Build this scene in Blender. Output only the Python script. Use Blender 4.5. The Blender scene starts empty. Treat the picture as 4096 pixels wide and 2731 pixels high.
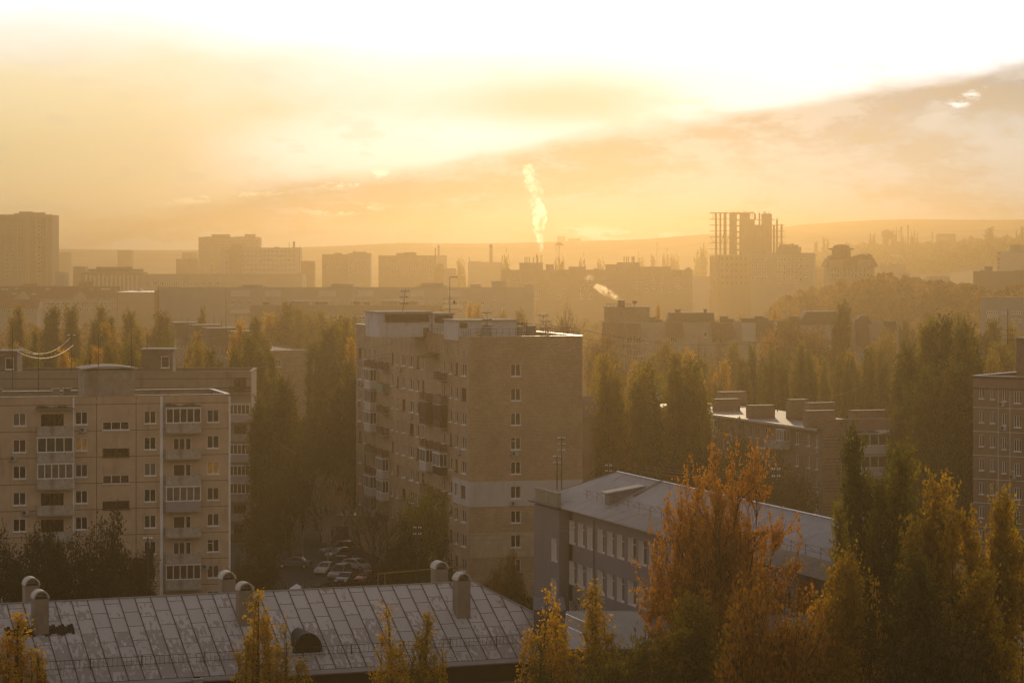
import bpy, math, random
import numpy as np
from mathutils import Vector, Matrix, Euler
F = 2700.0      # focal length in pixels of a 1024 px wide frame
H0 = 40.0       # eye height
VH = 252.0      # row of the horizon
R = math.radians
rnd = random.Random(7)
sc = bpy.context.scene
C = sc.collection

def X(u, Y): return (u - 512.0) / F * Y
def Z(v, Y): return H0 - (v - VH) / F * Y
def ss(a, b, t):
    t = min(1, max(0, (t - a) / (b - a))); return t * t * (3 - 2 * t)
def terr(x, y):
    u = 512 + F * x / max(y, 1)
    z = 14 * ss(560, 1150, y) * ss(720, 880, u)
    z += ss(1500, 2500, y) * (22 * ss(700, 860, u) + 8 * ss(900, 1060, u))
    z += 10 * ss(600, 1000, y) * ss(900, 1000, u) * (1 - ss(1500, 2500, y))
    return z

# ------------------------------------------------------------------ materials
MATS = {}
def nodes_of(m):
    m.use_nodes = True
    nt = m.node_tree
    return nt, nt.nodes, nt.links
def lin(c): return tuple(((x / 255.0 + 0.055) / 1.055) ** 2.4 if x > 10 else x / 255.0 / 12.92 for x in c)
def mat(name, col, rough=0.85, metal=0.0, var=0.12, scale=0.6, spec=0.15, stain=None, stretch=None, fine=0.0):
    if name in MATS: return MATS[name]
    m = bpy.data.materials.new(name); nt, N, L = nodes_of(m)
    b = N['Principled BSDF']
    b.inputs['Roughness'].default_value = rough
    b.inputs['Metallic'].default_value = metal
    b.inputs['Specular IOR Level'].default_value = spec
    tc = N.new('ShaderNodeTexCoord'); mp = N.new('ShaderNodeMapping')
    L.new(tc.outputs['Object'], mp.inputs['Vector'])
    if stretch: mp.inputs['Scale'].default_value = stretch
    no = N.new('ShaderNodeTexNoise'); no.inputs['Scale'].default_value = scale; no.inputs['Detail'].default_value = 6
    no.inputs['Roughness'].default_value = 0.65
    L.new(mp.outputs[0], no.inputs['Vector'])
    r = N.new('ShaderNodeValToRGB')
    r.color_ramp.elements[0].position = 0.3; r.color_ramp.elements[1].position = 0.72
    r.color_ramp.elements[0].color = tuple(c * (1 - var) for c in col) + (1,)
    r.color_ramp.elements[1].color = tuple(min(1, c * (1 + var)) for c in col) + (1,)
    L.new(no.outputs['Fac'], r.inputs['Fac'])
    out = r.outputs['Color']
    if stain:
        n2 = N.new('ShaderNodeTexNoise'); n2.inputs['Scale'].default_value = 0.9; n2.inputs['Detail'].default_value = 5
        mp2 = N.new('ShaderNodeMapping'); mp2.inputs['Scale'].default_value = (1, 1, 0.22)
        L.new(tc.outputs['Object'], mp2.inputs['Vector']); L.new(mp2.outputs[0], n2.inputs['Vector'])
        r2 = N.new('ShaderNodeValToRGB'); r2.color_ramp.elements[0].position = 0.55; r2.color_ramp.elements[1].position = 0.75
        L.new(n2.outputs['Fac'], r2.inputs['Fac'])
        mx = N.new('ShaderNodeMix'); mx.data_type = 'RGBA'
        L.new(r2.outputs['Color'], mx.inputs['Factor']); L.new(out, mx.inputs['A']); mx.inputs['B'].default_value = tuple(stain) + (1,)
        out = mx.outputs['Result']
    L.new(out, b.inputs['Base Color'])
    MATS[name] = m
    return m
def brick(name, col, mortar, bw=0.26, bh=0.085, var=0.12, mort=0.012, stain=0.25, vertical=False):
    if name in MATS: return MATS[name]
    m = bpy.data.materials.new(name); nt, N, L = nodes_of(m)
    b = N['Principled BSDF']; b.inputs['Roughness'].default_value = 0.9; b.inputs['Specular IOR Level'].default_value = 0.2
    tc = N.new('ShaderNodeTexCoord'); mp = N.new('ShaderNodeMapping')
    L.new(tc.outputs['Object'], mp.inputs['Vector'])
    mp.inputs['Rotation'].default_value = (R(90), 0, 0)      # object z (height) becomes the texture's y
    bt = N.new('ShaderNodeTexBrick')
    L.new(mp.outputs[0], bt.inputs['Vector'])
    bt.inputs['Scale'].default_value = 1.0
    bt.inputs['Brick Width'].default_value = bw; bt.inputs['Row Height'].default_value = bh
    bt.inputs['Mortar Size'].default_value = mort; bt.inputs['Mortar Smooth'].default_value = 0.3
    bt.inputs['Color1'].default_value = tuple(c * (1 - var) for c in col) + (1,)
    bt.inputs['Color2'].default_value = tuple(min(1, c * (1 + var)) for c in col) + (1,)
    bt.inputs['Mortar'].default_value = tuple(mortar) + (1,)
    no = N.new('ShaderNodeTexNoise'); no.inputs['Scale'].default_value = 0.25; no.inputs['Detail'].default_value = 7; no.inputs['Roughness'].default_value = 0.7
    L.new(tc.outputs['Object'], no.inputs['Vector'])
    r = N.new('ShaderNodeMapRange'); r.inputs['From Min'].default_value = 0.3; r.inputs['From Max'].default_value = 0.7
    r.inputs['To Min'].default_value = 1 - stain; r.inputs['To Max'].default_value = 1 + stain * 0.5
    L.new(no.outputs['Fac'], r.inputs['Value'])
    mx = N.new('ShaderNodeVectorMath'); mx.operation = 'SCALE'
    L.new(bt.outputs['Color'], mx.inputs[0]); L.new(r.outputs['Result'], mx.inputs['Scale'])
    L.new(mx.outputs[0], b.inputs['Base Color'])
    MATS[name] = m
    return m
def leafmat(name, ca, cb, cc, trans=0.5):
    if name in MATS: return MATS[name]
    m = bpy.data.materials.new(name); nt, N, L = nodes_of(m)
    N.remove(N['Principled BSDF']); out = N['Material Output']
    tc = N.new('ShaderNodeTexCoord')
    no = N.new('ShaderNodeTexNoise'); no.inputs['Scale'].default_value = 0.45; no.inputs['Detail'].default_value = 8; no.inputs['Roughness'].default_value = 0.8
    L.new(tc.outputs['Object'], no.inputs['Vector'])
    oi = N.new('ShaderNodeObjectInfo')
    ad = N.new('ShaderNodeMath'); ad.operation = 'MULTIPLY_ADD'; ad.inputs[1].default_value = 0.34; ad.inputs[2].default_value = -0.17
    L.new(oi.outputs['Random'], ad.inputs[0])
    a2 = N.new('ShaderNodeMath'); a2.operation = 'ADD'
    L.new(ad.outputs[0], a2.inputs[0]); L.new(no.outputs['Fac'], a2.inputs[1])
    r = N.new('ShaderNodeValToRGB'); e = r.color_ramp.elements
    e[0].position = 0.32; e[0].color = ca + (1,); e[1].position = 0.7; e[1].color = cc + (1,)
    k = e.new(0.5); k.color = cb + (1,)
    L.new(a2.outputs[0], r.inputs['Fac'])
    d = N.new('ShaderNodeBsdfDiffuse'); t = N.new('ShaderNodeBsdfTranslucent'); g = N.new('ShaderNodeBsdfGlossy'); g.inputs['Roughness'].default_value = 0.45
    g.inputs['Color'].default_value = (0.6, 0.55, 0.4, 1)
    br = N.new('ShaderNodeVectorMath'); br.operation = 'MULTIPLY'; br.inputs[1].default_value = (2.5, 2.1, 0.7)
    L.new(r.outputs['Color'], br.inputs[0]); L.new(br.outputs[0], t.inputs['Color']); L.new(r.outputs['Color'], d.inputs['Color'])
    mx = N.new('ShaderNodeMixShader'); mx.inputs[0].default_value = trans
    L.new(d.outputs[0], mx.inputs[1]); L.new(t.outputs[0], mx.inputs[2])
    m2 = N.new('ShaderNodeMixShader'); m2.inputs[0].default_value = 0.04
    L.new(mx.outputs[0], m2.inputs[1]); L.new(g.outputs[0], m2.inputs[2])
    L.new(m2.outputs[0], out.inputs['Surface'])
    MATS[name] = m
    return m
def volmat(name, col, dens, g, nz=0):
    m = bpy.data.materials.new(name); nt, N, L = nodes_of(m)
    N.remove(N['Principled BSDF']); out = N['Material Output']
    v = N.new('ShaderNodeVolumePrincipled')
    v.inputs['Color'].default_value = col + (1,); v.inputs['Density'].default_value = dens; v.inputs['Anisotropy'].default_value = g
    if nz:                       # ragged, uneven steam
        tc = N.new('ShaderNodeTexCoord'); n = N.new('ShaderNodeTexNoise'); n.inputs['Scale'].default_value = 0.75 / nz; n.inputs['Detail'].default_value = 5; n.inputs['Roughness'].default_value = 0.65
        L.new(tc.outputs['Object'], n.inputs['Vector']); r = N.new('ShaderNodeMapRange'); r.inputs['From Min'].default_value = 0.42; r.inputs['From Max'].default_value = 0.72; r.inputs['To Max'].default_value = dens
        L.new(n.outputs['Fac'], r.inputs['Value']); L.new(r.outputs['Result'], v.inputs['Density'])
    L.new(v.outputs[0], out.inputs['Volume'])
    return m

# ------------------------------------------------------------------ mesh helper
class MB:
    def __init__(s): s.v = []; s.f = []; s.m = []
    def quad(s, a, b, c, d, mi=0):
        n = len(s.v); s.v += [a, b, c, d]; s.f.append((n, n + 1, n + 2, n + 3)); s.m.append(mi)
    def poly(s, pts, mi=0):
        n = len(s.v); s.v += list(pts); s.f.append(tuple(range(n, n + len(pts)))); s.m.append(mi)
    def box(s, x0, x1, y0, y1, z0, z1, mi=0):
        n = len(s.v)
        s.v += [(x0, y0, z0), (x1, y0, z0), (x1, y1, z0), (x0, y1, z0), (x0, y0, z1), (x1, y0, z1), (x1, y1, z1), (x0, y1, z1)]
        for q in ((0, 3, 2, 1), (4, 5, 6, 7), (0, 1, 5, 4), (1, 2, 6, 5), (2, 3, 7, 6), (3, 0, 4, 7)):
            s.f.append(tuple(n + i for i in q)); s.m.append(mi)
    def hexa(s, bot, top, mi=0):
        n = len(s.v); s.v += list(bot) + list(top); k = len(bot)
        s.f.append(tuple(n + i for i in reversed(range(k)))); s.m.append(mi)
        s.f.append(tuple(n + k + i for i in range(k))); s.m.append(mi)
        for i in range(k):
            j = (i + 1) % k
            s.f.append((n + i, n + j, n + k + j, n + k + i)); s.m.append(mi)
    def tube(s, pts, r, n=5, mi=0, cap=True):
        pts = [Vector(p) for p in pts]; rs = r if isinstance(r, (list, tuple)) else [r] * len(pts)
        base = len(s.v)
        for i, p in enumerate(pts):
            d = (pts[min(i + 1, len(pts) - 1)] - pts[max(i - 1, 0)])
            if d.length < 1e-9: d = Vector((0, 0, 1))
            d.normalize()
            a = d.cross(Vector((0, 0, 1)) if abs(d.z) < 0.9 else Vector((1, 0, 0))).normalized(); b = d.cross(a)
            for k in range(n):
                t = 2 * math.pi * k / n
                s.v.append(tuple(p + (a * math.cos(t) + b * math.sin(t)) * rs[i]))
        for i in range(len(pts) - 1):
            for k in range(n):
                j = (k + 1) % n
                s.f.append((base + i * n + k, base + i * n + j, base + (i + 1) * n + j, base + (i + 1) * n + k)); s.m.append(mi)
        if cap:
            s.f.append(tuple(base + k for k in reversed(range(n)))); s.m.append(mi)
            s.f.append(tuple(base + (len(pts) - 1) * n + k for k in range(n))); s.m.append(mi)
    def lathe(s, cx, cy, prof, n=12, mi=0):
        base = len(s.v)
        for (r, z) in prof:
            for k in range(n):
                t = 2 * math.pi * k / n; s.v.append((cx + r * math.cos(t), cy + r * math.sin(t), z))
        for i in range(len(prof) - 1):
            for k in range(n):
                j = (k + 1) % n
                s.f.append((base + i * n + k, base + i * n + j, base + (i + 1) * n + j, base + (i + 1) * n + k)); s.m.append(mi)
        s.f.append(tuple(base + k for k in reversed(range(n)))); s.m.append(mi)
        s.f.append(tuple(base + (len(prof) - 1) * n + k for k in range(n))); s.m.append(mi)
    def mesh(s, name, mats):
        me = bpy.data.meshes.new(name); me.from_pydata(s.v, [], s.f)
        for m in (mats if isinstance(mats, (list, tuple)) else [mats]): me.materials.append(m)
        if any(s.m): me.polygons.foreach_set('material_index', s.m)
        me.update(); return me
    def build(s, name, mats, parent=None, loc=(0, 0, 0), rot=(0, 0, 0)):
        return link(name, s.mesh(name, mats), parent, loc, rot)
def link(name, me, parent=None, loc=(0, 0, 0), rot=(0, 0, 0), scale=None):
    o = bpy.data.objects.new(name, me); C.objects.link(o)
    o.location = loc; o.rotation_euler = rot
    if scale: o.scale = scale
    if parent is not None: o.parent = parent
    return o
def tag(o, label, cat, group=None, kind=None):
    if label: o['label'] = label
    if cat: o['category'] = cat
    if group: o['group'] = group
    if kind: o['kind'] = kind
    return o
def thing(name, label, cat, loc=(0, 0, 0), rotz=0, group=None):
    o = bpy.data.objects.new(name, None); C.objects.link(o); o.location = loc; o.rotation_euler = (0, 0, rotz)
    o.empty_display_size = 0.5
    return tag(o, label, cat, group)

# ------------------------------------------------------------------ shared materials
white = mat('white_paint', (0.80, 0.77, 0.76), 0.6, var=0.08)
dull_white = mat('dull_white_paint', (0.42, 0.40, 0.39), 0.75, var=0.15, stain=(0.2, 0.17, 0.15))
flash = mat('roof_flashing', (0.40, 0.36, 0.32), 0.42, 0.7, var=0.25, scale=2)
dark_metal = mat('dark_metal', (0.06, 0.05, 0.045), 0.6, 0.3)
rust = mat('rusty_metal', (0.13, 0.07, 0.04), 0.8, 0.0, var=0.4, scale=3)
wood_brown = mat('dark_boards', (0.08, 0.04, 0.025), 0.8, var=0.4, scale=3, stretch=(6, 1, 0.5))
concrete = mat('weathered_concrete', (0.32, 0.27, 0.23), 0.95, spec=0.1, var=0.2, scale=1.5, stain=(0.2, 0.18, 0.16))
bitumen = mat('bitumen_roof', (0.06, 0.055, 0.05), 0.7, var=0.4, scale=0.8, spec=0.1)
bark = mat('bark', (0.05, 0.038, 0.028), 0.95, var=0.3, scale=2)
birchbark = mat('pale_bark', (0.32, 0.27, 0.22), 0.9, var=0.3, scale=4)
asphalt = mat('asphalt', (0.05, 0.048, 0.045), 0.9, var=0.3)
glassm = {}
for nm, c, rg in (('dark', (0.008, 0.007, 0.006), 0.15), ('grey', (0.035, 0.03, 0.028), 0.15), ('curtain', (0.13, 0.10, 0.08), 0.35),
                  ('brown', (0.06, 0.022, 0.012), 0.3), ('amber', (0.62, 0.33, 0.08), 0.5), ('green', (0.04, 0.048, 0.036), 0.15)):
    glassm[nm] = mat('glass_' + nm, c, rg, 0.0, var=0.35, scale=1.3, spec=0.28)  # amber: a lit orange reflection put into the pane colour
insul = mat('glass_insulator', (0.8, 0.7, 0.6), 0.15, 0.0, spec=1.0)

# ------------------------------------------------------------------ facades
CACHE = {}
def cached(key, fn):
    if key not in CACHE: CACHE[key] = fn()
    return CACHE[key]
def win_frame(w, h, n, sill, tr):
    b = MB(); t = 0.07
    b.box(0, w, -0.02, 0.04, h - t, h); b.box(0, w, -0.02, 0.04, 0, t)
    b.box(0, t, -0.02, 0.04, t, h - t); b.box(w - t, w, -0.02, 0.04, t, h - t)
    for i in range(1, n):
        x = w * i / n; b.box(x - t * .55, x + t * .55, -0.02, 0.04, t, h - t)
    if tr: b.box(t, w / n - t * .55, -0.02, 0.04, h * 0.68, h * 0.68 + 0.05)
    if sill: b.box(-0.05, w + 0.05, -0.26, -0.02, -0.09, -0.01)
    return b
class Bld:
    def __init__(s, name, label, cat, x, y, z=0, group=None):
        s.root = thing(name, label, cat, (x, y, z), 0, group); s.o = Vector((x, y, z))
    def part(s, mb, name, mats, rel=True):          # mb holds world coordinates
        ox, oy, oz = s.o
        mb.v = [(a - ox, b - oy, c - oz) for a, b, c in mb.v]
        return mb.build(name, mats, s.root)
class Fac:
    def __init__(s, B, ox, oy, dx, dy, W, z0, z1, m, depth=0.16, rev=None, name='wall'):
        l = math.hypot(dx, dy); s.B = B; s.ox = ox; s.oy = oy; s.dx = dx / l; s.dy = dy / l; s.W = W; s.z0 = z0; s.z1 = z1
        s.m = m; s.depth = depth; s.rev = rev or m; s.open = []; s.ang = math.atan2(dy, dx); s.name = name; s.extra = []
    def S(s, u):
        k = (u - 512) / F; return (k * s.oy - s.ox) / (s.dx - k * s.dy)
    def Zv(s, v, t): return H0 - (v - VH) / F * (s.oy + s.dy * t)
    def P(s, t, off=0): return (s.ox + s.dx * t + s.dy * off, s.oy + s.dy * t - s.dx * off)
    def loc(s, t, z, off=0):
        x, y = s.P(t, off); return (x - s.B.o.x, y - s.B.o.y, z - s.B.o.z)
    def put(s, name, me, t, z, off=0, parent=None):
        if parent is None: return link(name, me, s.B.root, s.loc(t, z, off), (0, 0, s.ang))
        return link(name, me, parent)
    def win(s, a, b, z0, z1, n=2, g='dark', sill=True, fm=None, tr=False, hole=True, label=None):
        w = round(b - a, 2); h = round(z1 - z0, 2); fm = fm or white
        fr = cached(('wf', w, h, n, sill, tr, fm.name), lambda: win_frame(w, h, n, sill, tr).mesh('window', fm))
        def gl():
            q = MB(); q.quad((0.05, 0.03, 0.05), (w - 0.05, 0.03, 0.05), (w - 0.05, 0.03, h - 0.05), (0.05, 0.03, h - 0.05)); return q.mesh('pane', glassm[g])
        gm = cached(('wg', w, h, g), gl)
        o = s.put('window', fr, a, z0, -(s.depth - 0.05) if hole else 0.03)
        if label: o['label'] = label
        p = link('pane', gm, o)
        if hole: s.open.append((a, b, z0, z1))
        return o
    def wall(s):
        xs = sorted({0, s.W} | {c for o in s.open for c in (o[0], o[1])}); zs = sorted({s.z0, s.z1} | {c for o in s.open for c in (o[2], o[3])})
        xs = [x for x in xs if 0 <= x <= s.W]; zs = [z for z in zs if s.z0 <= z <= s.z1]
        b = MB(); oz = s.B.o.z
        for i in range(len(xs) - 1):
            run = None
            for j in range(len(zs) - 1):
                cx = (xs[i] + xs[i + 1]) / 2; cz = (zs[j] + zs[j + 1]) / 2
                hole = any(o[0] < cx < o[1] and o[2] < cz < o[3] for o in s.open)
                if hole:
                    if run is not None: b.quad((xs[i], 0, run), (xs[i + 1], 0, run), (xs[i + 1], 0, zs[j]), (xs[i], 0, zs[j])); run = None
                elif run is None: run = zs[j]
            if run is not None: b.quad((xs[i], 0, run), (xs[i + 1], 0, run), (xs[i + 1], 0, s.z1), (xs[i], 0, s.z1))
        d = s.depth
        for (a, c, e, f) in s.open:
            b.quad((a, 0, e), (c, 0, e), (c, d, e), (a, d, e), 1); b.quad((a, 0, f), (a, d, f), (c, d, f), (c, 0, f), 1)
            b.quad((a, 0, e), (a, d, e), (a, d, f), (a, 0, f), 1); b.quad((c, 0, e), (c, 0, f), (c, d, f), (c, d, e), 1)
            b.quad((a, d, e), (c, d, e), (c, d, f), (a, d, f), 1)
        for e in s.extra: b.box(*e)
        x, y = s.P(0)
        return b.build(s.name, [s.m, s.rev, concrete, dark_metal, white], s.B.root, (x - s.B.o.x, y - s.B.o.y, -oz), (0, 0, s.ang))
def prism_roof(B, pts, z, m, name='roof', th=0.3, over=0.0):
    b = MB(); b.hexa([(x, y, z - th) for x, y in pts], [(x, y, z) for x, y in pts]); return B.part(b, name, m)

def railpanel(b, w, d, h, mi, slat):
    if slat:
        n = int(h / 0.17)
        for i in range(n):
            z = 0.1 + i * 0.17; b.box(0, w, -d, -d + 0.03, z, z + 0.11, mi); b.box(0, 0.03, -d + .03, 0, z, z + 0.11, mi); b.box(w - .03, w, -d + .03, 0, z, z + 0.11, mi)
        for x in (0.0, w * .5, w - .05): b.box(x, x + .05, -d - .03, -d, 0, h + .08, mi)
    else:
        b.box(0, w, -d, -d + 0.05, 0.0, h, mi); b.box(0, 0.05, -d + .05, 0, 0.0, h, mi); b.box(w - .05, w, -d + .05, 0, 0, h, mi)
def balcony(fac, t, w, zf, kind='open', d=1.0, pm=None, n=5, g='grey', h=2.72, fm=None, cap=None):
    pm = pm or concrete; fm = fm or white; w = round(w, 2)
    def base():
        b = MB(); b.box(-0.05, w + 0.05, -d - 0.05, 0, -0.16, 0, 0)
        if kind == 'slat': railpanel(b, w, d, 1.0, 1, True)
        elif kind == 'full':
            b.box(0, w, -d, -d + .05, 0, h - .1, 1); b.box(0, .05, -d + .05, 0, 0, h - .1, 1); b.box(w - .05, w, -d + .05, 0, 0, h - .1, 1); b.box(-.05, w + .05, -d - .06, 0, h - .1, h - .02, 0)
            for i in range(9): b.box(w * i / 9 + .02, w * i / 9 + .08, -d - .03, -d, 0.9, h - .3, 2)
        else: railpanel(b, w, d, 1.0, 1, False)
        return b.mesh('balcony', [concrete, pm, rust])
    o = fac.put('balcony', cached(('bal', w, d, kind, pm.name, h), base), t, zf)
    if kind == 'glass':
        def fr():
            b = MB(); z0 = 1.0; z1 = h - .15; tt = 0.09
            b.box(0, w, -d - .02, -d + .05, z0, z0 + .1); b.box(0, w, -d - .02, -d + .05, z1 - .1, z1)
            for i in range(n + 1):
                x = i * (w - tt) / n; b.box(x, x + tt, -d - .02, -d + .05, z0 + .1, z1 - .1)
            for x in (0, w - .05):
                b.box(x, x + .05, -d + .05, 0, z0, z0 + .07); b.box(x, x + .05, -d + .05, 0, z1 - .07, z1); b.box(x, x + .05, -.08, 0, z0 + .07, z1 - .07); b.box(x, x + .05, -d / 2 - .03, -d / 2 + .03, z0 + .07, z1 - .07)
            b.box(-.06, w + .06, -d - .12, 0, z1, z1 + .06)
            return b.mesh('glazing_frame', fm)
        def gp():
            b = MB(); b.box(0.02, w - .02, -d + .01, -0.01, 1.05, h - .2); return b.mesh('pane', glassm[g])
        link('glazing_frame', cached(('bf', w, d, n, h, fm.name), fr), o); link('pane', cached(('bp', w, d, g, h), gp), o)
    if cap:
        def cp():
            b = MB(); b.box(-.15, w + .15, -d - .2, 0, h, h + .1); return b.mesh('canopy', cap)
        link('canopy', cached(('bc', w, d, cap.name, h), cp), o)
    return o
def acunit(fac, t, z):
    def mk():
        b = MB(); b.box(0, .8, -.32, -.03, 0, .55, 0)
        n = len(b.v)
        pts = [(0.3 + .2 * math.cos(k * math.pi / 6), -.325, .28 + .2 * math.sin(k * math.pi / 6)) for k in range(12)]
        b.poly(pts, 1); b.box(.05, .1, -.3, 0, -.08, 0, 1); b.box(.7, .75, -.3, 0, -.08, 0, 1)
        return b.mesh('air_conditioner', [dull_white, dark_metal])
    return fac.put('air_conditioner', cached('ac', mk), t, z)
# ------------------------------------------------------------------ world, sun, camera, haze
SUN_AZ, SUN_EL = 2.0, 8.5
def sky():
    w = bpy.data.worlds.new("World"); sc.world = w; w.use_nodes = True
    nt = w.node_tree; N = nt.nodes; L = nt.links; bg = N['Background']
    def mth(op, a, b=None, c=None):
        n = N.new('ShaderNodeMath'); n.operation = op
        for i, x in enumerate((a, b, c)):
            if x is None: continue
            if hasattr(x, 'is_linked') or hasattr(x, 'links'): L.new(x, n.inputs[i])
            else: n.inputs[i].default_value = x
        return n.outputs[0]
    def sstep(a, b, x):
        n = N.new('ShaderNodeMapRange'); n.interpolation_type = 'SMOOTHSTEP'
        L.new(x, n.inputs['Value']); n.inputs['From Min'].default_value = a; n.inputs['From Max'].default_value = b
        return n.outputs['Result']
    def mix(f, a, b):
        n = N.new('ShaderNodeMix'); n.data_type = 'RGBA'
        if isinstance(f, float): n.inputs['Factor'].default_value = f
        else: L.new(f, n.inputs['Factor'])
        for k, x in (('A', a), ('B', b)):
            if isinstance(x, tuple): n.inputs[k].default_value = x + (1,)
            else: L.new(x, n.inputs[k])
        return n.outputs['Result']
    sk = N.new('ShaderNodeTexSky'); sk.sky_type = 'NISHITA'; sk.sun_disc = False
    sk.sun_elevation = R(SUN_EL); sk.sun_rotation = R(SUN_AZ); sk.altitude = 50; sk.dust_density = 2.5
    bk = N.new('ShaderNodeVectorMath'); bk.operation = 'MULTIPLY'; L.new(sk.outputs[0], bk.inputs[0]); bk.inputs[1].default_value = NISHITA
    tc = N.new('ShaderNodeTexCoord'); sx = N.new('ShaderNodeSeparateXYZ'); L.new(tc.outputs['Generated'], sx.inputs[0])
    y = mth('MAXIMUM', sx.outputs['Y'], 0.15)
    p = mth('MULTIPLY', mth('DIVIDE', sx.outputs['X'], y), 2.7)
    q = mth('MULTIPLY', mth('DIVIDE', sx.outputs['Z'], y), 2.7)
    cv = N.new('ShaderNodeCombineXYZ'); L.new(p, cv.inputs[0]); L.new(mth('MULTIPLY', q, 2.6), cv.inputs[1])
    def noise(sc_, det=6, rough=0.55, off=0.0):
        n = N.new('ShaderNodeTexNoise'); n.inputs['Scale'].default_value = sc_; n.inputs['Detail'].default_value = det; n.inputs['Roughness'].default_value = rough
        mp = N.new('ShaderNodeMapping'); mp.inputs['Location'].default_value = (off, off * 1.7, 0); mp.inputs['Rotation'].default_value = (0, 0, R(-14))
        L.new(cv.outputs[0], mp.inputs[0]); L.new(mp.outputs[0], n.inputs['Vector']); return mth('SUBTRACT', n.outputs['Fac'], 0.5)
    n1 = noise(3.5, 5, 0.5, 3.1); n2 = noise(9, 7, 0.6, 7.7); n3 = noise(24, 6, 0.65, 1.3)
    wob = mth('ADD', mth('MULTIPLY', n1, 0.10), mth('ADD', mth('MULTIPLY', n2, 0.035), mth('MULTIPLY', n3, 0.028)))
    # the bright veil the sun stands in
    base = mix(sstep(0.0, 0.13, q), (0.95, 0.74, 0.43), (1.5, 1.32, 1.02))
    base = mix(sstep(0.10, 0.30, q), base, (1.75, 1.62, 1.42))
    # left golden mass
    def blob(cx, cy, rx, ry, k=0.9):
        a = mth('DIVIDE', mth('SUBTRACT', p, cx), rx); b = mth('DIVIDE', mth('SUBTRACT', q, cy), ry)
        d = mth('ADD', mth('SQRT', mth('ADD', mth('MULTIPLY', a, a), mth('MULTIPLY', b, b))), mth('MULTIPLY', wob, 9.0 * k))
        return sstep(1.45, 0.25, d)
    c = mix(mth('MULTIPLY', blob(-0.50, 0.14, 0.32, 0.105), 0.85), base, (1.35, 0.92, 0.36))
    c = mix(mth('MULTIPLY', blob(-0.42, 0.085, 0.28, 0.060), 0.75), c, (1.22, 0.80, 0.32))
    c = mix(mth('MULTIPLY', blob(-0.04, 0.165, 0.24, 0.040, 1.0), 0.35), c, (0.95, 0.72, 0.36))
    c = mix(mth('MULTIPLY', blob(0.055, 0.148, 0.115, 0.028, 1.0), 0.6), c, (0.86, 0.58, 0.24))
    c = mix(mth('MULTIPLY', blob(-0.17, 0.095, 0.13, 0.035, .5), 0.5), c, (1.7, 1.5, 1.1))
    c = mix(mth('MULTIPLY', mth('MULTIPLY', sstep(0.02, 0.16, mth('ADD', n2, mth('MULTIPLY', n3, 0.6))), sstep(0.26, 0.12, q)), 0.35), c, (1.0, 0.74, 0.40))
    # long cloud bank rising to the right
    e = mth('SUBTRACT', q, mth('ADD', mth('ADD', mth('MULTIPLY', p, 0.175), 0.099), mth('MULTIPLY', wob, 0.5)))
    pr = sstep(0.0, 0.55, p)
    bank = sstep(0.012, -0.012, e)
    bodyc = mix(sstep(-0.012, -0.085, e), mix(pr, (0.66, 0.50, 0.29), (0.56, 0.46, 0.34)), (0.88, 0.77, 0.56))
    bodyc = mix(mth('MULTIPLY', sstep(-0.02, 0.10, n2), 0.55), bodyc, (0.98, 0.86, 0.62))
    bodyc = mix(mth('MULTIPLY', sstep(0.02, -0.12, n2), 0.45), bodyc, (0.66, 0.44, 0.2))
    c = mix(mth('MULTIPLY', bank, 0.93), c, bodyc)
    # bright scraps
    def scrap(cx, cy, rx, ry, col, th=0.0, sl=0.2):
        a = mth('DIVIDE', mth('SUBTRACT', p, cx), rx); b = mth('DIVIDE', mth('SUBTRACT', mth('SUBTRACT', q, cy), mth('MULTIPLY', mth('SUBTRACT', p, cx), sl)), ry)
        d = mth('SQRT', mth('ADD', mth('MULTIPLY', a, a), mth('MULTIPLY', b, b)))
        f = mth('MULTIPLY', sstep(1.0, 0.2, d), sstep(th - .03, th + 0.07, mth('ADD', n3, mth('MULTIPLY', n2, .5))))
        return f, col
    for args in ((0.450, 0.151, 0.032, 0.010, (1.7, 1.45, 1.1), -0.03, 0.45), (0.085, 0.019, 0.05, 0.011, (1.9, 1.6, 1.1), 0.01, -0.10), (0.13, 0.018, 0.05, 0.008, (1.8, 1.5, 1.0), 0.0, -0.03),
                 (-0.15, 0.074, 0.05, 0.010, (2.0, 1.6, 1.0), 0.0, 0.2), (-0.17, 0.043, 0.06, 0.009, (1.7, 1.3, 0.75), -0.02, 0.05),
                 (-0.29, 0.055, 0.09, 0.006, (1.5, 1.1, 0.55), -0.02, 0.1)):
        f, col = scrap(*args); c = mix(f, c, col)
    front = mth('MULTIPLY', sstep(0.25, 0.7, sx.outputs['Y']), sstep(0.75, 0.35, sx.outputs['Z']))
    sv = N.new('ShaderNodeVectorMath'); sv.operation = 'MULTIPLY'; L.new(c, sv.inputs[0]); sv.inputs[1].default_value = SKYGAIN
    fin = mix(front, bk.outputs[0], sv.outputs[0])
    L.new(fin, bg.inputs['Color']); bg.inputs['Strength'].default_value = 0.1
NISHITA = (6.4, 4.05, 2.95)
SKYGAIN = (17.0, 20.0, 25.5)
sky()
sl = bpy.data.lights.new('sun', 'SUN'); sl.energy = 3.6; sl.angle = R(1.5); sl.color = (1.0, 0.74, 0.42)
so = bpy.data.objects.new('sun', sl); C.objects.link(so)
sd = Vector((math.sin(R(SUN_AZ)) * math.cos(R(SUN_EL)), math.cos(R(SUN_AZ)) * math.cos(R(SUN_EL)), math.sin(R(SUN_EL))))
so.rotation_euler = sd.to_track_quat('Z', 'Y').to_euler(); so.location = (0, 0, 200)
cam = bpy.data.cameras.new('camera'); co = bpy.data.objects.new('camera', cam); C.objects.link(co)
co.location = (0, 0, H0); co.rotation_euler = (R(90), 0, 0); cam.sensor_width = 36; cam.lens = 36 * F / 1024
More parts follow.
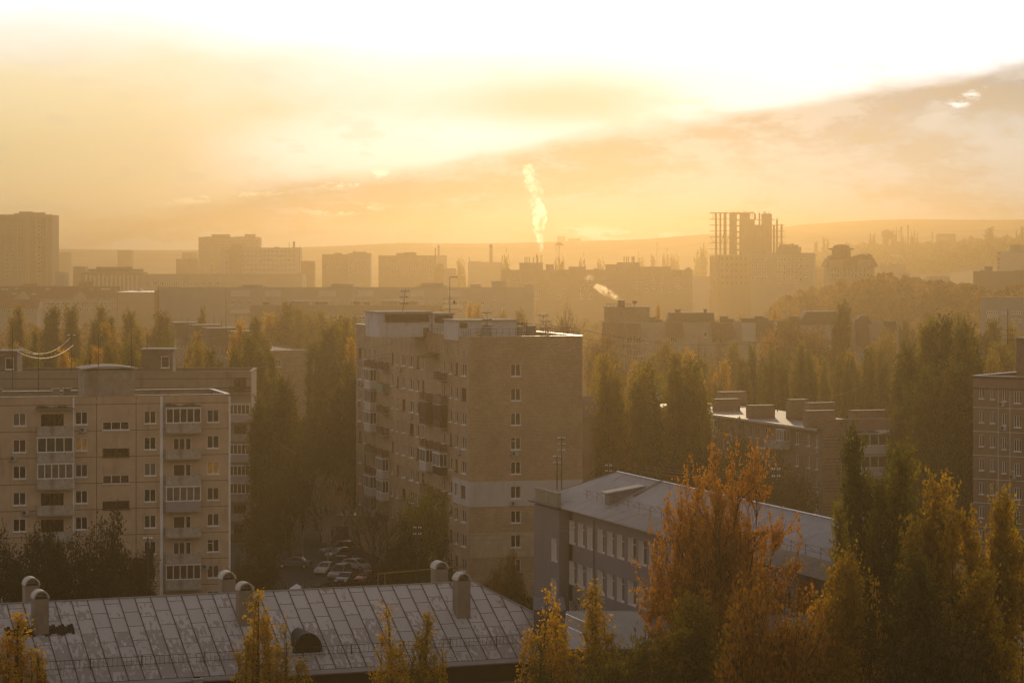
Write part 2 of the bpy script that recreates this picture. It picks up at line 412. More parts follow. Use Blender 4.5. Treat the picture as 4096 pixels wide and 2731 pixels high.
cam.shift_y = (VH - 341.0) / 1024; cam.clip_end = 20000; cam.clip_start = 1
sc.camera = co
sc.view_settings.view_transform = 'Standard'; sc.view_settings.look = 'None'; sc.view_settings.gamma = 1; sc.view_settings.exposure = -1.2
sc.cycles.volume_bounces = 5; sc.cycles.max_bounces = 8; sc.cycles.diffuse_bounces = 3; sc.cycles.transmission_bounces = 3
sc.cycles.use_denoising = True; sc.cycles.volume_max_steps = 64; sc.cycles.caustics_reflective = False; sc.cycles.caustics_refractive = False
sc.cycles.sample_clamp_indirect = 4
HAZE_D = 0.00045
b = MB(); b.box(-3000, 3000, -60, 4300, -1, 88)
hz = b.build('haze', volmat('haze_air', (0.315, 0.233, 0.123), HAZE_D, 0.84)); tag(hz, None, None, kind='stuff')
hz.display_type = 'WIRE'

# ------------------------------------------------------------------ ground and hills
def grid(name, xs, ys, fn, m):
    v = [(x, y, fn(x, y)) for y in ys for x in xs]; nx = len(xs)
    f = [(j * nx + i, j * nx + i + 1, (j + 1) * nx + i + 1, (j + 1) * nx + i) for j in range(len(ys) - 1) for i in range(nx - 1)]
    me = bpy.data.meshes.new(name); me.from_pydata(v, [], f); me.materials.append(m)
    me.polygons.foreach_set('use_smooth', [True] * len(f)); return link(name, me)
soil = mat('grass_and_soil', (0.045, 0.042, 0.02), 1.0, var=0.5, scale=0.05)
xs = [-2900 + 5800 * i / 90 for i in range(91)]
ys = [-50, 0, 100, 200, 300, 400, 500] + [560 + i * 60 for i in range(40)] + [3000 + i * 200 for i in range(7)]
tag(grid('ground', xs, ys, terr, soil), None, None, kind='structure')
def prof(pts, u):
    for (a, va), (b_, vb) in zip(pts, pts[1:]):
        if a <= u <= b_: return va + (vb - va) * (u - a) / (b_ - a)
    return pts[0][1] if u < pts[0][0] else pts[-1][1]
hillm = mat('hill_slopes', (0.30, 0.235, 0.14), 1.0, var=0.4, scale=0.01)  # dry slopes, colour also paled to put haze over the far ridges
def ridge(pts, Y, depth, sd_):
    def fn(x, y):
        u = 512 + F * x / y; zt = Z(prof(pts, u), Y) + 2 * math.sin(x * .011 + sd_) * math.sin(x * .005)
        t = 1 - abs(y - Y) / depth
        return max(0, t) ** 0.8 * zt - 0.5
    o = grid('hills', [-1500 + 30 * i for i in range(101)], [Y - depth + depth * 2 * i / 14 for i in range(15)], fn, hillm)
    tag(o, None, None, kind='structure')
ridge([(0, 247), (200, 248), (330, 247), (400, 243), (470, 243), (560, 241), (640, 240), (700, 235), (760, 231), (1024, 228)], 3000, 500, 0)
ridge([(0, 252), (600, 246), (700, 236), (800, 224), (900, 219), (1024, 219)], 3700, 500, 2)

# courtyard with parked cars
b = MB(); b.box(-42, -8, 312, 372, 0.0, 0.04)
tag(b.build('courtyard', asphalt), None, None, kind='structure')
b = MB(); b.box(-60, 30, 232, 246, 0.0, 0.04)
tag(b.build('road', asphalt), None, None, kind='structure')

# ------------------------------------------------------------------ 1 low building with the metal roof, in front
def roof_sheet_mat():
    m = bpy.data.materials.new('painted_roof_sheets'); nt, N, L = nodes_of(m); bs = N['Principled BSDF']
    bs.inputs['Roughness'].default_value = 0.55; bs.inputs['Metallic'].default_value = 0.0
    tc = N.new('ShaderNodeTexCoord'); mp = N.new('ShaderNodeMapping'); mp.inputs['Rotation'].default_value = (0, 0, R(90))
    L.new(tc.outputs['Object'], mp.inputs['Vector'])
    bt = N.new('ShaderNodeTexBrick'); L.new(mp.outputs[0], bt.inputs['Vector']); bt.inputs['Scale'].default_value = 1
    bt.inputs['Brick Width'].default_value = 1.75; bt.inputs['Row Height'].default_value = 1.24; bt.inputs['Mortar Size'].default_value = 0.035
    bt.offset = 0.37; bt.inputs['Mortar'].default_value = (0.05, 0.045, 0.045, 1); bt.inputs['Mortar Smooth'].default_value = 0.1
    bt.inputs['Color1'].default_value = (0.44, 0.41, 0.40, 1); bt.inputs['Color2'].default_value = (0.56, 0.525, 0.515, 1)
    # patchy worn paint: drips inside the sheets
    mp2 = N.new('ShaderNodeMapping'); mp2.inputs['Scale'].default_value = (2.2, 0.75, 1); L.new(tc.outputs['Object'], mp2.inputs['Vector'])
    n = N.new('ShaderNodeTexNoise'); n.inputs['Scale'].default_value = 1.5; n.inputs['Detail'].default_value = 5; n.inputs['Roughness'].default_value = 0.6
    L.new(mp2.outputs[0], n.inputs['Vector'])
    # worn more towards the eave and the left
    sp = N.new('ShaderNodeSeparateXYZ'); L.new(tc.outputs['Object'], sp.inputs[0])
    mr = N.new('ShaderNodeMapRange'); L.new(sp.outputs['Y'], mr.inputs['Value']); mr.inputs['From Min'].default_value = 0; mr.inputs['From Max'].default_value = 9
    mr.inputs['To Min'].default_value = 0.06; mr.inputs['To Max'].default_value = -0.13
    mr2 = N.new('ShaderNodeMapRange'); L.new(sp.outputs['X'], mr2.inputs['Value']); mr2.inputs['From Min'].default_value = 5; mr2.inputs['From Max'].default_value = 60
    mr2.inputs['To Min'].default_value = 0.05; mr2.inputs['To Max'].default_value = -0.05
    # per-sheet shift
    b2 = N.new('ShaderNodeTexBrick'); L.new(mp.outputs[0], b2.inputs['Vector']); b2.inputs['Scale'].default_value = 1
    b2.inputs['Brick Width'].default_value = 1.75; b2.inputs['Row Height'].default_value = 1.24; b2.inputs['Mortar Size'].default_value = 0; b2.offset = 0.37
    b2.inputs['Color1'].default_value = (0, 0, 0, 1); b2.inputs['Color2'].default_value = (0.22, 0.22, 0.22, 1)
    def add(a, c):
        k = N.new('ShaderNodeMath'); k.operation = 'ADD'; L.new(a, k.inputs[0]); L.new(c, k.inputs[1]); return k.outputs[0]
    s_ = add(add(add(n.outputs['Fac'], mr.outputs[0]), mr2.outputs[0]), b2.outputs['Color'])
    rp = N.new('ShaderNodeValToRGB'); rp.color_ramp.elements[0].position = 0.58; rp.color_ramp.elements[1].position = 0.62; L.new(s_, rp.inputs['Fac'])
    mx = N.new('ShaderNodeMix'); mx.data_type = 'RGBA'; L.new(rp.outputs['Color'], mx.inputs['Factor']); L.new(bt.outputs['Color'], mx.inputs['A']); mx.inputs['B'].default_value = (0.31, 0.275, 0.265, 1)
    # rust spots
    n3 = N.new('ShaderNodeTexNoise'); n3.inputs['Scale'].default_value = 0.33; n3.inputs['Detail'].default_value = 7; n3.inputs['Roughness'].default_value = 0.75
    mp3 = N.new('ShaderNodeMapping'); mp3.inputs['Scale'].default_value = (1.6, 0.7, 1); mp3.inputs['Location'].default_value = (3, 1, 0); L.new(tc.outputs['Object'], mp3.inputs['Vector']); L.new(mp3.outputs[0], n3.inputs['Vector'])
    r3 = N.new('ShaderNodeValToRGB'); r3.color_ramp.elements[0].position = 0.60; r3.color_ramp.elements[1].position = 0.72; L.new(n3.outputs['Fac'], r3.inputs['Fac'])
    m3 = N.new('ShaderNodeMix'); m3.data_type = 'RGBA'; L.new(r3.outputs['Color'], m3.inputs['Factor']); L.new(mx.outputs['Result'], m3.inputs['A']); m3.inputs['B'].default_value = (0.16, 0.07, 0.03, 1)
    L.new(m3.outputs['Result'], bs.inputs['Base Color'])
    return m
def front_building():
    d = Vector((0.930, 0.3665, 0)); n = Vector((-0.3665, 0.930, 0)); EZ, RZ, HW = 8.5, 13.25, 8.1
    A = Vector((7.2, 215.0, 0)); Lh = 72.0; O = A - d * Lh          # O: left front corner, A: right front corner
    B = Bld('low_building', 'long low building with a worn grey sheet metal hip roof across the foreground', 'building', O.x, O.y)
    rm = roof_sheet_mat(); ang = math.atan2(d.y, d.x)
    slope = math.atan2(RZ - EZ, HW); sl_ = math.hypot(HW, RZ - EZ)
    # front slope as its own plane, local x along the eave, y up the slope
    b = MB(); ov = -0.5
    b.quad((0, ov, 0), (Lh + .3, ov, 0), (Lh - 8, sl_, 0), (0, sl_, 0)); b.v += []
    for k in range(int(Lh / 1.24) + 1):           # standing seams
        x = 0.0 + 1.24 * k + 0.0
        top = sl_ if x < Lh - 8 else sl_ * (Lh - x) / 8
        if top > .3: b.box(x - .025, x + .025, ov, top - .05, 0.0, 0.05, 1)
    seam = mat('seam', (0.07, 0.062, 0.06), 0.6, 0.2)
    rot = Euler((slope, 0, ang), 'XYZ')
    f = b.build('roof', [rm, seam], B.root, (0, 0, EZ), rot)
    # hip end and back slope
    b = MB(); P = lambda t, w, z: tuple(O + d * t + n * w + Vector((0, 0, z)))
    b.poly([P(Lh + .3, -.4, EZ - .2), P(Lh + .3, 2 * HW + .4, EZ - .2), P(Lh - 8, HW, RZ)])
    b.poly([P(Lh + .3, 2 * HW + .4, EZ - .2), P(0, 2 * HW + .4, EZ - .2), P(0, HW, RZ), P(Lh - 8, HW, RZ)])
    B.part(b, 'roof', seam if False else mat('plain_roof_sheets', (0.45, 0.42, 0.41), 0.7, 0.0, var=0.25, scale=0.7))
    b = MB(); b.tube([P(0, HW, RZ + .03), P(Lh - 8, HW, RZ + .03), P(Lh + .2, -.3, EZ)], 0.07, 5); B.part(b, 'ridge_cap', flash)
    b = MB(); b.tube([P(Lh - 8, HW, RZ + .03), P(Lh + .2, 2 * HW + .3, EZ)], 0.06, 5); B.part(b, 'ridge_cap', flash)
    # gutter and fascia
    b = MB()
    for (t0, t1) in ((0, 38.4), (38.9, Lh)):
        b.hexa([P(t0, -.95, EZ - .62), P(t1, -.95, EZ - .62), P(t1, -.45, EZ - .42), P(t0, -.45, EZ - .42)], [P(t0, -.97, EZ - .52), P(t1, -.97, EZ - .52), P(t1, -.45, EZ - .28), P(t0, -.45, EZ - .28)])
    B.part(b, 'gutter', mat('gutter_zinc', (0.26, 0.24, 0.24), 0.5, 0.3, var=0.2))
    b = MB(); b.hexa([P(38.45, -1.0, EZ - .9), P(38.85, -1.0, EZ - .9), P(38.85, -.6, EZ - .9), P(38.45, -.6, EZ - .9)], [P(38.2, -1.15, EZ - .35), P(39.1, -1.15, EZ - .35), P(39.1, -.6, EZ - .35), P(38.2, -.6, EZ - .35)])
    b.tube([P(38.65, -.8, EZ - .9), P(38.65, -.8, EZ - 1.5), P(38.65, -.15, EZ - 2.0), P(38.65, -.15, 0.3)], .11, 6); B.part(b, 'downpipe', dull_white)
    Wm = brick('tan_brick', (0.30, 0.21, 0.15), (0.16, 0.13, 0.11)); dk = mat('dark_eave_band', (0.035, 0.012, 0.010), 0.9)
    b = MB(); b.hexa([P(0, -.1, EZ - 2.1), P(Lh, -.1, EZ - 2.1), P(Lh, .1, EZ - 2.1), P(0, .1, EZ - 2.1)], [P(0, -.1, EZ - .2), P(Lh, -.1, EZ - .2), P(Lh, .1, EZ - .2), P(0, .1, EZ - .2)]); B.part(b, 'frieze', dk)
    fc = Fac(B, O.x, O.y, d.x, d.y, Lh, 0, EZ - 2.1, Wm)
    for k in range(14):
        fc.win(3 + k * 4.9, 5.4 + k * 4.9, 3.4, 5.35, 3, rnd.choice(['dark', 'grey', 'amber']))
    fc.wall()
    e = P(Lh, 0, 0); Fac(B, e[0], e[1], n.x, n.y, 2 * HW, 0, EZ - .3, Wm).wall()
    e = P(Lh, 2 * HW, 0); Fac(B, e[0], e[1], -d.x, -d.y, Lh, 0, EZ - .3, Wm).wall()
    # snow guard railing on the eave
    for (t0, t1) in ((22.5, 38.6), (39.0, 54.5), (54.9, 70.8)):
        b = MB(); k = t0; up = 0.75
        def Q(t, w, h): return tuple(O + d * t + n * w + Vector((0, 0, EZ + w * math.tan(slope) + h)))
        b.tube([Q(t0, .9, up), Q(t1, .9, up)], .022, 4); b.tube([Q(t0, .9, .15), Q(t1, .9, .15)], .016, 4)
        while k < t1: b.tube([Q(k, .9, .08), Q(k, .9, up)], .014, 3, cap=False); k += .36
        k = t0 + .6
        while k < t1: b.tube([Q(k, .9, .0), Q(k, .82, up + .15)], .04, 4); k += 3.9
        B.part(b, 'snow_guard', dark_metal)
    # dark arched dormer
    def place(t, w): return O + d * t + n * w
    us = [(307, 'dormer')]
    t = None
    k_ = (307.5 - 512) / F; c0 = O + n * 1.4; t = (k_ * c0.y - c0.x) / (d.x - k_ * d.y)
    b = MB(); pr = [(1.15 * math.cos(a), 1.55 * math.sin(a) ** .8 if math.sin(a) > 0 else 0) for a in [math.pi * i / 12 for i in range(13)]]
    fr = [tuple(place(t + x, 1.2) + Vector((0, 0, EZ + .75 + z))) for x, z in pr]; bk_ = [tuple(place(t + x * .8, 4.6) + Vector((0, 0, EZ + .9 + z * .95))) for x, z in pr]
    for i in range(12): b.quad(fr[i], fr[i + 1], bk_[i + 1], bk_[i], 0)
    b.poly([tuple(place(t + x * .88, 1.28) + Vector((0, 0, EZ + .75 + z * .9))) for x, z in pr], 1)
    b.hexa([tuple(place(t + x, w) + Vector((0, 0, EZ + .45))) for x, w in ((-1.3, .9), (1.3, .9), (1.3, 1.5), (-1.3, 1.5))], [tuple(place(t + x, w) + Vector((0, 0, EZ + .78))) for x, w in ((-1.3, .9), (1.3, .9), (1.3, 1.5), (-1.3, 1.5))], 2)
    B.part(b, 'dormer', [mat('tarred_sheet', (0.03, 0.026, 0.024), 0.7), mat('black_void', (0.008, 0.006, 0.005), 1.0), dull_white])
    # ventilation shafts with round hoods
    pl = mat('shaft_plaster', (0.24, 0.19, 0.15), 0.9, var=0.2, stain=(0.14, 0.11, 0.09)); hd = mat('hood_sheet', (0.50, 0.45, 0.38), 0.7, 0.0, var=0.25, scale=3)
    for (u, vt, w, lbl) in ((31, 577, 9.6, 0), (40, 590, 5.2, 1), (244.5, 582, 5.0, 1), (227, 571, 9.4, 0), (439.5, 561, 9.6, 0), (461.5, 572.5, 4.6, 1)):
        c0 = O + n * w; kk = (u - 512) / F; t = (kk * c0.y - c0.x) / (d.x - kk * d.y); c = place(t, w); hw, dp = .56, .55
        zt = Z(vt, c.y); zb = (EZ + w * math.tan(slope) if w < HW else EZ + (2 * HW - w) * math.tan(slope)) - .6; zs = zt - hw
        b = MB(); q = [c - d * hw - n * dp, c + d * hw - n * dp, c + d * hw + n * dp, c - d * hw + n * dp]
        b.hexa([(p.x, p.y, zb) for p in q], [(p.x, p.y, zs) for p in q], 0)
        sh = B.part(b, 'ventilation_shaft', pl)
        b = MB(); ro, ri = hw + .05, hw - .06; fo, fi, bo, bi = [], [], [], []
        for i in range(15):
            a = math.pi * i / 14
            for lst, r_, w_ in ((fo, ro, -dp - .06), (fi, ri, -dp - .06), (bo, ro, dp + .06), (bi, ri, dp + .06)):
                p = c + d * (r_ * math.cos(a)) + n * w_; lst.append((p.x, p.y, zs + .03 + r_ * math.sin(a)))
        for i in range(14):
            b.quad(fo[i], fo[i + 1], bo[i + 1], bo[i]); b.quad(fi[i], bi[i], bi[i + 1], fi[i + 1]); b.quad(fo[i], fi[i], fi[i + 1], fo[i + 1])
        b.poly(bo)
        q = [c - d * hw - n * dp, c + d * hw - n * dp, c + d * hw + n * dp, c - d * hw + n * dp]
        b.hexa([(p.x, p.y, zs + .001) for p in q], [(p.x, p.y, zs + .03) for p in q], 1)
        oo = B.o; b.v = [(x - oo.x, y - oo.y, z - oo.z) for x, y, z in b.v]
        h = b.build('shaft_hood', [hd, dark_metal]); h.parent = sh
    # torn dark strip of roofing lying on the slope
    b = MB(); c0 = O + n * 5.0
    pts = []
    for i in range(24):
        u = 5 + i * 3.0; kk = (u - 512) / F; t = (kk * c0.y - c0.x) / (d.x - kk * d.y); pts.append(t)
    def Q(t, w, h): return tuple(O + d * t + n * w + Vector((0, 0, EZ + w * math.tan(slope) + h)))
    for i in range(23):
        wa = 4.55 + .12 * math.sin(i * 1.3); wb = 5.35 + .15 * math.sin(i * 2.1)
        b.quad(Q(pts[i], wa, .05), Q(pts[i + 1], wa + .04, .05), Q(pts[i + 1], wb, .16), Q(pts[i], wb + .03, .16))
    B.part(b, 'roofing_felt_strip', mat('tarred_felt', (0.02, 0.014, 0.012), 0.95, var=.5, scale=3))
    return B, O, d, n, EZ, HW, slope
FB = front_building()
def roofbox(B, fac, t0, t1, w0, w1, z0, z1, m, name='penthouse', slab=True, ov=0.2, sm=None):
    b = MB(); q = [fac.P(t0, -w0), fac.P(t1, -w0), fac.P(t1, -w1), fac.P(t0, -w1)]
    b.hexa([(x, y, z0) for x, y in q], [(x, y, z1) for x, y in q]); o = B.part(b, name, m)
    if slab:
        b = MB(); q = [fac.P(t0 - ov, -w0 + ov), fac.P(t1 + ov, -w0 + ov), fac.P(t1 + ov, -w1 - ov), fac.P(t0 - ov, -w1 - ov)]
        b.hexa([(x - B.o.x, y - B.o.y, z1 + .002 - B.o.z) for x, y in q], [(x - B.o.x, y - B.o.y, z1 + .14 - B.o.z) for x, y in q])
        s = b.build('roof_slab', sm or concrete); s.parent = o
    return o
def shell(B, fac, D, z1, m, roof_z, right=True, left=True, roofm=None, back=True):
    """side and back walls plus the flat roof behind a facade"""
    W = fac.W; nx, ny = -fac.dy, fac.dx          # inward direction
    p0 = fac.P(0); p1 = fac.P(W)
    if right: Fac(B, p1[0], p1[1], nx, ny, D, 0, z1, m).wall()
    if back: Fac(B, p1[0] + nx * D, p1[1] + ny * D, -fac.dx, -fac.dy, W, 0, z1, m).wall()
    if left: Fac(B, p0[0] + nx * D, p0[1] + ny * D, -nx, -ny, D, 0, z1, m).wall()
    q = [fac.P(.02, -.02), fac.P(W - .02, -.02), fac.P(W - .02, -D + .02), fac.P(.02, -D + .02)]
    b = MB(); b.hexa([(x, y, roof_z - .3) for x, y in q], [(x, y, roof_z) for x, y in q]); B.part(b, 'roof', roofm or bitumen)
def parapet(B, fac, D, z, m=None, w=0.35, h=0.09, sides='fblr'):
    W = fac.W; m = m or flash; b = MB()
    def bar(a, c):
        b.hexa([(x, y, z + .003) for x, y in a + c], [(x, y, z + h) for x, y in a + c])
    if 'f' in sides: bar([fac.P(-.1, .08), fac.P(W + .1, .08)], [fac.P(W + .1, -w), fac.P(-.1, -w)])
    if 'b' in sides: bar([fac.P(-.1, -D + w), fac.P(W + .1, -D + w)], [fac.P(W + .1, -D - .08), fac.P(-.1, -D - .08)])
    if 'l' in sides: bar([fac.P(-.1, -w - .01), fac.P(w, -w - .01)], [fac.P(w, -D + w + .01), fac.P(-.1, -D + w + .01)])
    if 'r' in sides: bar([fac.P(W - w, -w - .01), fac.P(W + .1, -w - .01)], [fac.P(W + .1, -D + w + .01), fac.P(W - w, -D + w + .01)])
    B.part(b, 'parapet_cap', m)

# ------------------------------------------------------------------ 2 nine storey brick block
def brick_block():
    cx, cy = -4.9, 310.0; e = Vector((.9613, .2756, 0)); g = Vector((.2756, -.9613, 0)); LW = 59.0; RW = 13.6
    B = Bld('brick_apartment_block', 'tall nine storey tan brick block in the centre with a band of pale cladding', 'building', cx, cy)
    bm = brick('tan_block_brick', (0.45, 0.305, 0.19), (0.26, 0.185, 0.125), 0.34, 0.16, 0.13, 0.02, .30)
    ZT = 30.25
    L_ = Fac(B, cx - g.x * LW, cy - g.y * LW, g.x, g.y, LW, 0, ZT, bm); Rf = Fac(B, cx, cy, e.x, e.y, RW, 0, ZT, bm)
    ST = 2.815; ZC = 26.43
    clad = mat('pale_cladding', (0.50, 0.45, 0.44), 0.85, var=0.06, stain=(0.36, 0.34, 0.33)); oldp = mat('old_plaster_patch', (0.48, 0.36, 0.25), 0.95, var=0.2, scale=1.0, stain=(0.30, 0.23, 0.17))
    # right face: one column
    for k in range(9):
        zc = ZC - ST * k
        Rf.win(4.95, 6.15, zc - .72, zc + .70, 2, ['brown', 'grey', 'green', 'green', 'dark', 'grey', 'dark', 'dark', 'dark'][k], tr=(k == 3))
    acunit(Rf, 4.95, ZC - ST * 3 - 1.45); acunit(Rf, 4.85, ZC - ST * 5 - 1.55)
    # panels of cladding set on the wall, with the window opening left free
    def panel(fac, t0, t1, z0, z1, m, holes, th):
        b = MB(); xs = sorted({t0, t1} | {h for q in holes for h in q[:2]}); zs = sorted({z0, z1} | {h for q in holes for h in q[2:]})
        for i in range(len(xs) - 1):
            for j in range(len(zs) - 1):
                xc = (xs[i] + xs[i + 1]) / 2; zc = (zs[j] + zs[j + 1]) / 2
                if any(q[0] < xc < q[1] and q[2] < zc < q[3] for q in holes): continue
                b.box(xs[i], xs[i + 1], -th, 0.01, zs[j], zs[j + 1])
        x, y = fac.P(0); o = b.build('wall_cladding', m, B.root, (x - B.o.x, y - B.o.y, 0), (0, 0, fac.ang))
        return o
    k5 = ZC - ST * 5; panel(Rf, -.09, RW, 10.75, 13.65, clad, [(4.95, 6.15, k5 - .72, k5 + .70)], .09)
    k7 = ZC - ST * 7; panel(Rf, .1, RW, 4.95, 7.75, oldp, [(4.95, 6.15, k7 - .72, k7 + .70)], .03)
    # long left face
    cols = [(190, 213, 2), (240, 256, 1), (282, 298, 1), (330, 350, 2), (487, 501, 1), (533, 547, 1), (580, 608, 2), (648, 682, 2), (710, 730, 1), (757, 778, 2), (940, 972, 2), (1005, 1027, 1), (1057, 1078, 1), (1112, 1152, 2)]
    bal = [(252, 352), (362, 462), (742, 858), (866, 986)]
    cells = []
    for ci, (a, c, n) in enumerate(cols):
        s0 = L_.S(337.5 + a / 8.96); s1 = L_.S(337.5 + c / 8.96); cells.append((s0, s1, n, ci))
    gl = ['dark', 'grey', 'green', 'dark', 'curtain', 'grey']
    n_ = 0
    for k in range(9):
        zc = ZC - ST * k
        for (s0, s1, n, ci) in cells:
            if k == 8 and ci < 9: continue
            if k >= 7 and ci in (6, 7, 8, 9, 10): continue
            if ci == 2 and k > 0: continue
            fm = white if (k * 5 + ci * 3) % 4 else wood_brown
            L_.win(s0, s1, zc - .72, zc + .70, n, gl[(k * 7 + ci * 5) % 6], fm=fm); n_ += 1
    kinds = {0: ['slat', 'glass', 'glass2', 'glass', 'slat2', 'slat', 'glass', 'glass2', 'glass'],
             1: ['slat', 'slatg', 'slat', 'slat', 'slat', 'glass', 'glass', 'slat', 'glass'],
             2: ['none', 'slat', 'full', 'slat', 'glass', 'slat2', 'slat', 'glass', 'slat'],
             3: ['slat', 'slat2', 'fullw', 'slat', 'glassw', 'slat', 'slat', 'full', 'slat']}
    grn = mat('green_board', (0.16, 0.22, 0.13), 0.8, var=.3); rus2 = mat('brown_sheet', (0.17, 0.11, 0.08), 0.8, var=.35, scale=2)
    for bi, (a, c) in enumerate(bal):
        s0 = L_.S(337.5 + a / 8.96 + (5 if bi < 2 else 6)); s1 = L_.S(337.5 + c / 8.96) - .1; w = s1 - s0
        for k in range(8):
            zf = ZC - ST * k - 1.55; kd = kinds[bi][k]
            if kd == 'none': continue
            if kd == 'slat': balcony(L_, s0, w, zf, 'slat', .85, rust)
            elif kd == 'slat2': balcony(L_, s0, w, zf, 'solid', .85, rus2)
            elif kd == 'slatg': balcony(L_, s0, w, zf, 'solid', .85, grn)
            elif kd == 'full': balcony(L_, s0, w, zf, 'full', .9, wood_brown)
            elif kd == 'fullw': balcony(L_, s0, w, zf, 'full', .9, wood_brown); 
            elif kd == 'glass': balcony(L_, s0, w, zf, 'glass', .9, clad, 4, 'grey')
            elif kd == 'glassw': balcony(L_, s0, w, zf, 'glass', .95, glassm['grey'], 5, 'grey')
            elif kd == 'glass2': balcony(L_, s0, w, zf, 'glass', .85, clad, 5, 'curtain', fm=dull_white)
    s0 = L_.S(337.5 + 866 / 8.96)
    b = MB(); w = 3.4; b.hexa([(0, -1.6, 2.3), (w * 1.3, -1.6, 2.3), (w * 1.3, 0, 2.85), (0, 0, 2.85)], [(0, -1.6, 2.36), (w * 1.3, -1.6, 2.36), (w * 1.3, 0, 2.91), (0, 0, 2.91)])
    x, y, z = L_.loc(s0 - 2, ZC - 1.4); b.build('canopy', rust, B.root, (x, y, z), (0, 0, L_.ang))
    for (u, k) in ((360, 0), (358.5, 1), (362, 1), (400, 0), (358, 2), (411, 2), (358, 3), (459, 3), (438, 0)):
        acunit(L_, L_.S(u), ZC - ST * k - 1.5)
    for (u, k) in ((413, 6),): acunit(L_, L_.S(u), ZC - ST * k - 1.5)
    # cladding patch wraps on the long side
    s0 = L_.S(453.2); h1 = [(a, c, ZC - ST * 5 - .72, ZC - ST * 5 + .70) for (a, c, n, ci) in cells if ci in (12, 13)]
    panel(L_, s0, LW, 10.75, 13.65, clad, h1, .09)
    # vent slits below the roof line
    for i in range(22):
        t = 3 + i * 2.55; L_.extra.append((t, t + .07, -.015, .0, 28.0, 28.7 + (i % 3) * .12, 3))
    L_.wall(); Rf.wall()
    for (x, z) in ((1.0, 29.4), (8.7, 28.6), (11.1, 28.5)): pass
    shell(B, Rf, LW, ZT, bm, ZT - .55, right=True, left=False, back=True)
    parapet(B, Rf, LW, ZT)
    # roof structures
    wp = mat('whitewashed_wall', (0.50, 0.47, 0.49), 0.85, var=0.1, scale=1.5, stain=(0.33, 0.3, 0.29))
    zr = ZT - .55
    def rb(u0, u1, v1, w0, w1, m, **k):            # on the roof, t measured by the column the wall shows at
        yb = cy + w0; b = MB()
        P0 = lambda u, w: None
        c0 = Vector((cx, cy, 0)) - g * w0; kk0 = (u0 - 512) / F; kk1 = (u1 - 512) / F
        t0 = (kk0 * c0.y - c0.x) / (e.x - kk0 * e.y); t1 = (kk1 * c0.y - c0.x) / (e.x - kk1 * e.y)
        zt = H0 - (v1 - VH) / F * (c0 + e * (t0 + t1) / 2).y
        return roofbox(B, Rf, t0, t1, w0, w1, zr, zt, m, **k), t0, t1, zt
    _, a0, a1, za = rb(378.5, 431.5, 312.4, 20, 27, wp)
    a0_ = a0
    b = MB()
    _, a2, a3, zb2 = rb(433, 453.5, 313.8, 19.5, 27, wp)
    # eaves strips with their shade put into a dark colour, and the small door
    x, y = Rf.P(a0 + .8, -19.97); b = MB(); b.box(0, a1 - a0 - 1.2, -.25, .0, -1.1, -.15); b.build('eaves_shade_strip', wood_brown, B.root, (x - cx, y - cy, za), (0, 0, Rf.ang))
    x, y = Rf.P(a2 + .2, -19.47); b = MB(); b.box(0, a3 - a2 - .4, -.25, .0, -1.0, -.15); b.build('eaves_shade_strip', wood_brown, B.root, (x - cx, y - cy, zb2), (0, 0, Rf.ang))
    _, c0_, c1_, zc_ = rb(458, 516.5, 320.6, 4.5, 11, wp)
    x, y = Rf.P(c0_ + .2, -4.47); b = MB(); b.box(0, .9, -.03, 0, zc_ - .75, zc_ - .2); b.build('louvre', wood_brown, B.root, (x - cx, y - cy, 0), (0, 0, Rf.ang))
    x, y = Rf.P(c0_ + 2.2, -4.47)
    q = MB(); q.box(0, .9, -.05, 0, 0, .75); h = q.build('access_hatch', white, B.root, (x - cx, y - cy, zr + .15), (0, 0, Rf.ang))
    q = MB(); q.box(.08, .46, -.07, -.05, .08, .67); q.build('pane', glassm['amber'], h); q = MB(); q.box(.5, .85, -.07, -.05, .08, .67); q.build('pane', glassm['dark'], h)
    x, y = Rf.P(a0 + 5.6, -19.97); q = MB(); q.box(0, .7, -.05, 0, 0, 1.1); q.build('access_hatch', wood_brown, B.root, (x - cx, y - cy, zr), (0, 0, Rf.ang))
    tankm = mat('water_tank_grey', (0.22, 0.21, 0.21), 0.7, var=.25)
    for (u, w, vt) in ((486.5, 3.2, 326.5), (518.5, 6.5, 325.5), (531, 7.0, 325)):
        c0 = Vector((cx, cy, 0)) - g * w; kk = (u - 512) / F; t = (kk * c0.y - c0.x) / (e.x - kk * e.y); c = c0 + e * t; zt = H0 - (vt - VH) / F * c.y
        b = MB(); b.lathe(c.x, c.y, [(.42, zr), (.42, zr + .35), (.62, zr + .36), (.62, zt - .08), (.5, zt)], 14); B.part(b, 'water_tank', tankm)
    # guard rail on the roof edges
    b = MB()
    def rail(p, q_, step=.75, h=.85):
        p = Vector(p); q_ = Vector(q_); l = (q_ - p).length; k = int(l / step)
        b.tube([p + Vector((0, 0, h)), q_ + Vector((0, 0, h))], .022, 3); b.tube([p + Vector((0, 0, h * .5)), q_ + Vector((0, 0, h * .5))], .016, 3)
        for i in range(k + 1): c = p.lerp(q_, i / k); b.tube([c, c + Vector((0, 0, h))], .02, 3, cap=False)
    def rp(t, w): x, y = Rf.P(t, -w); return (x, y, ZT + .09)
    rail(rp(0.2, .3), rp(.2, LW - 1)); rail(rp(.2, .25), rp(13.3, .25)); rail(rp(13.3, .3), rp(13.3, 30))
    B.part(b, 'roof_railing', dark_metal)
    return B, Rf, L_, e, g, cx, cy
BB = brick_block()

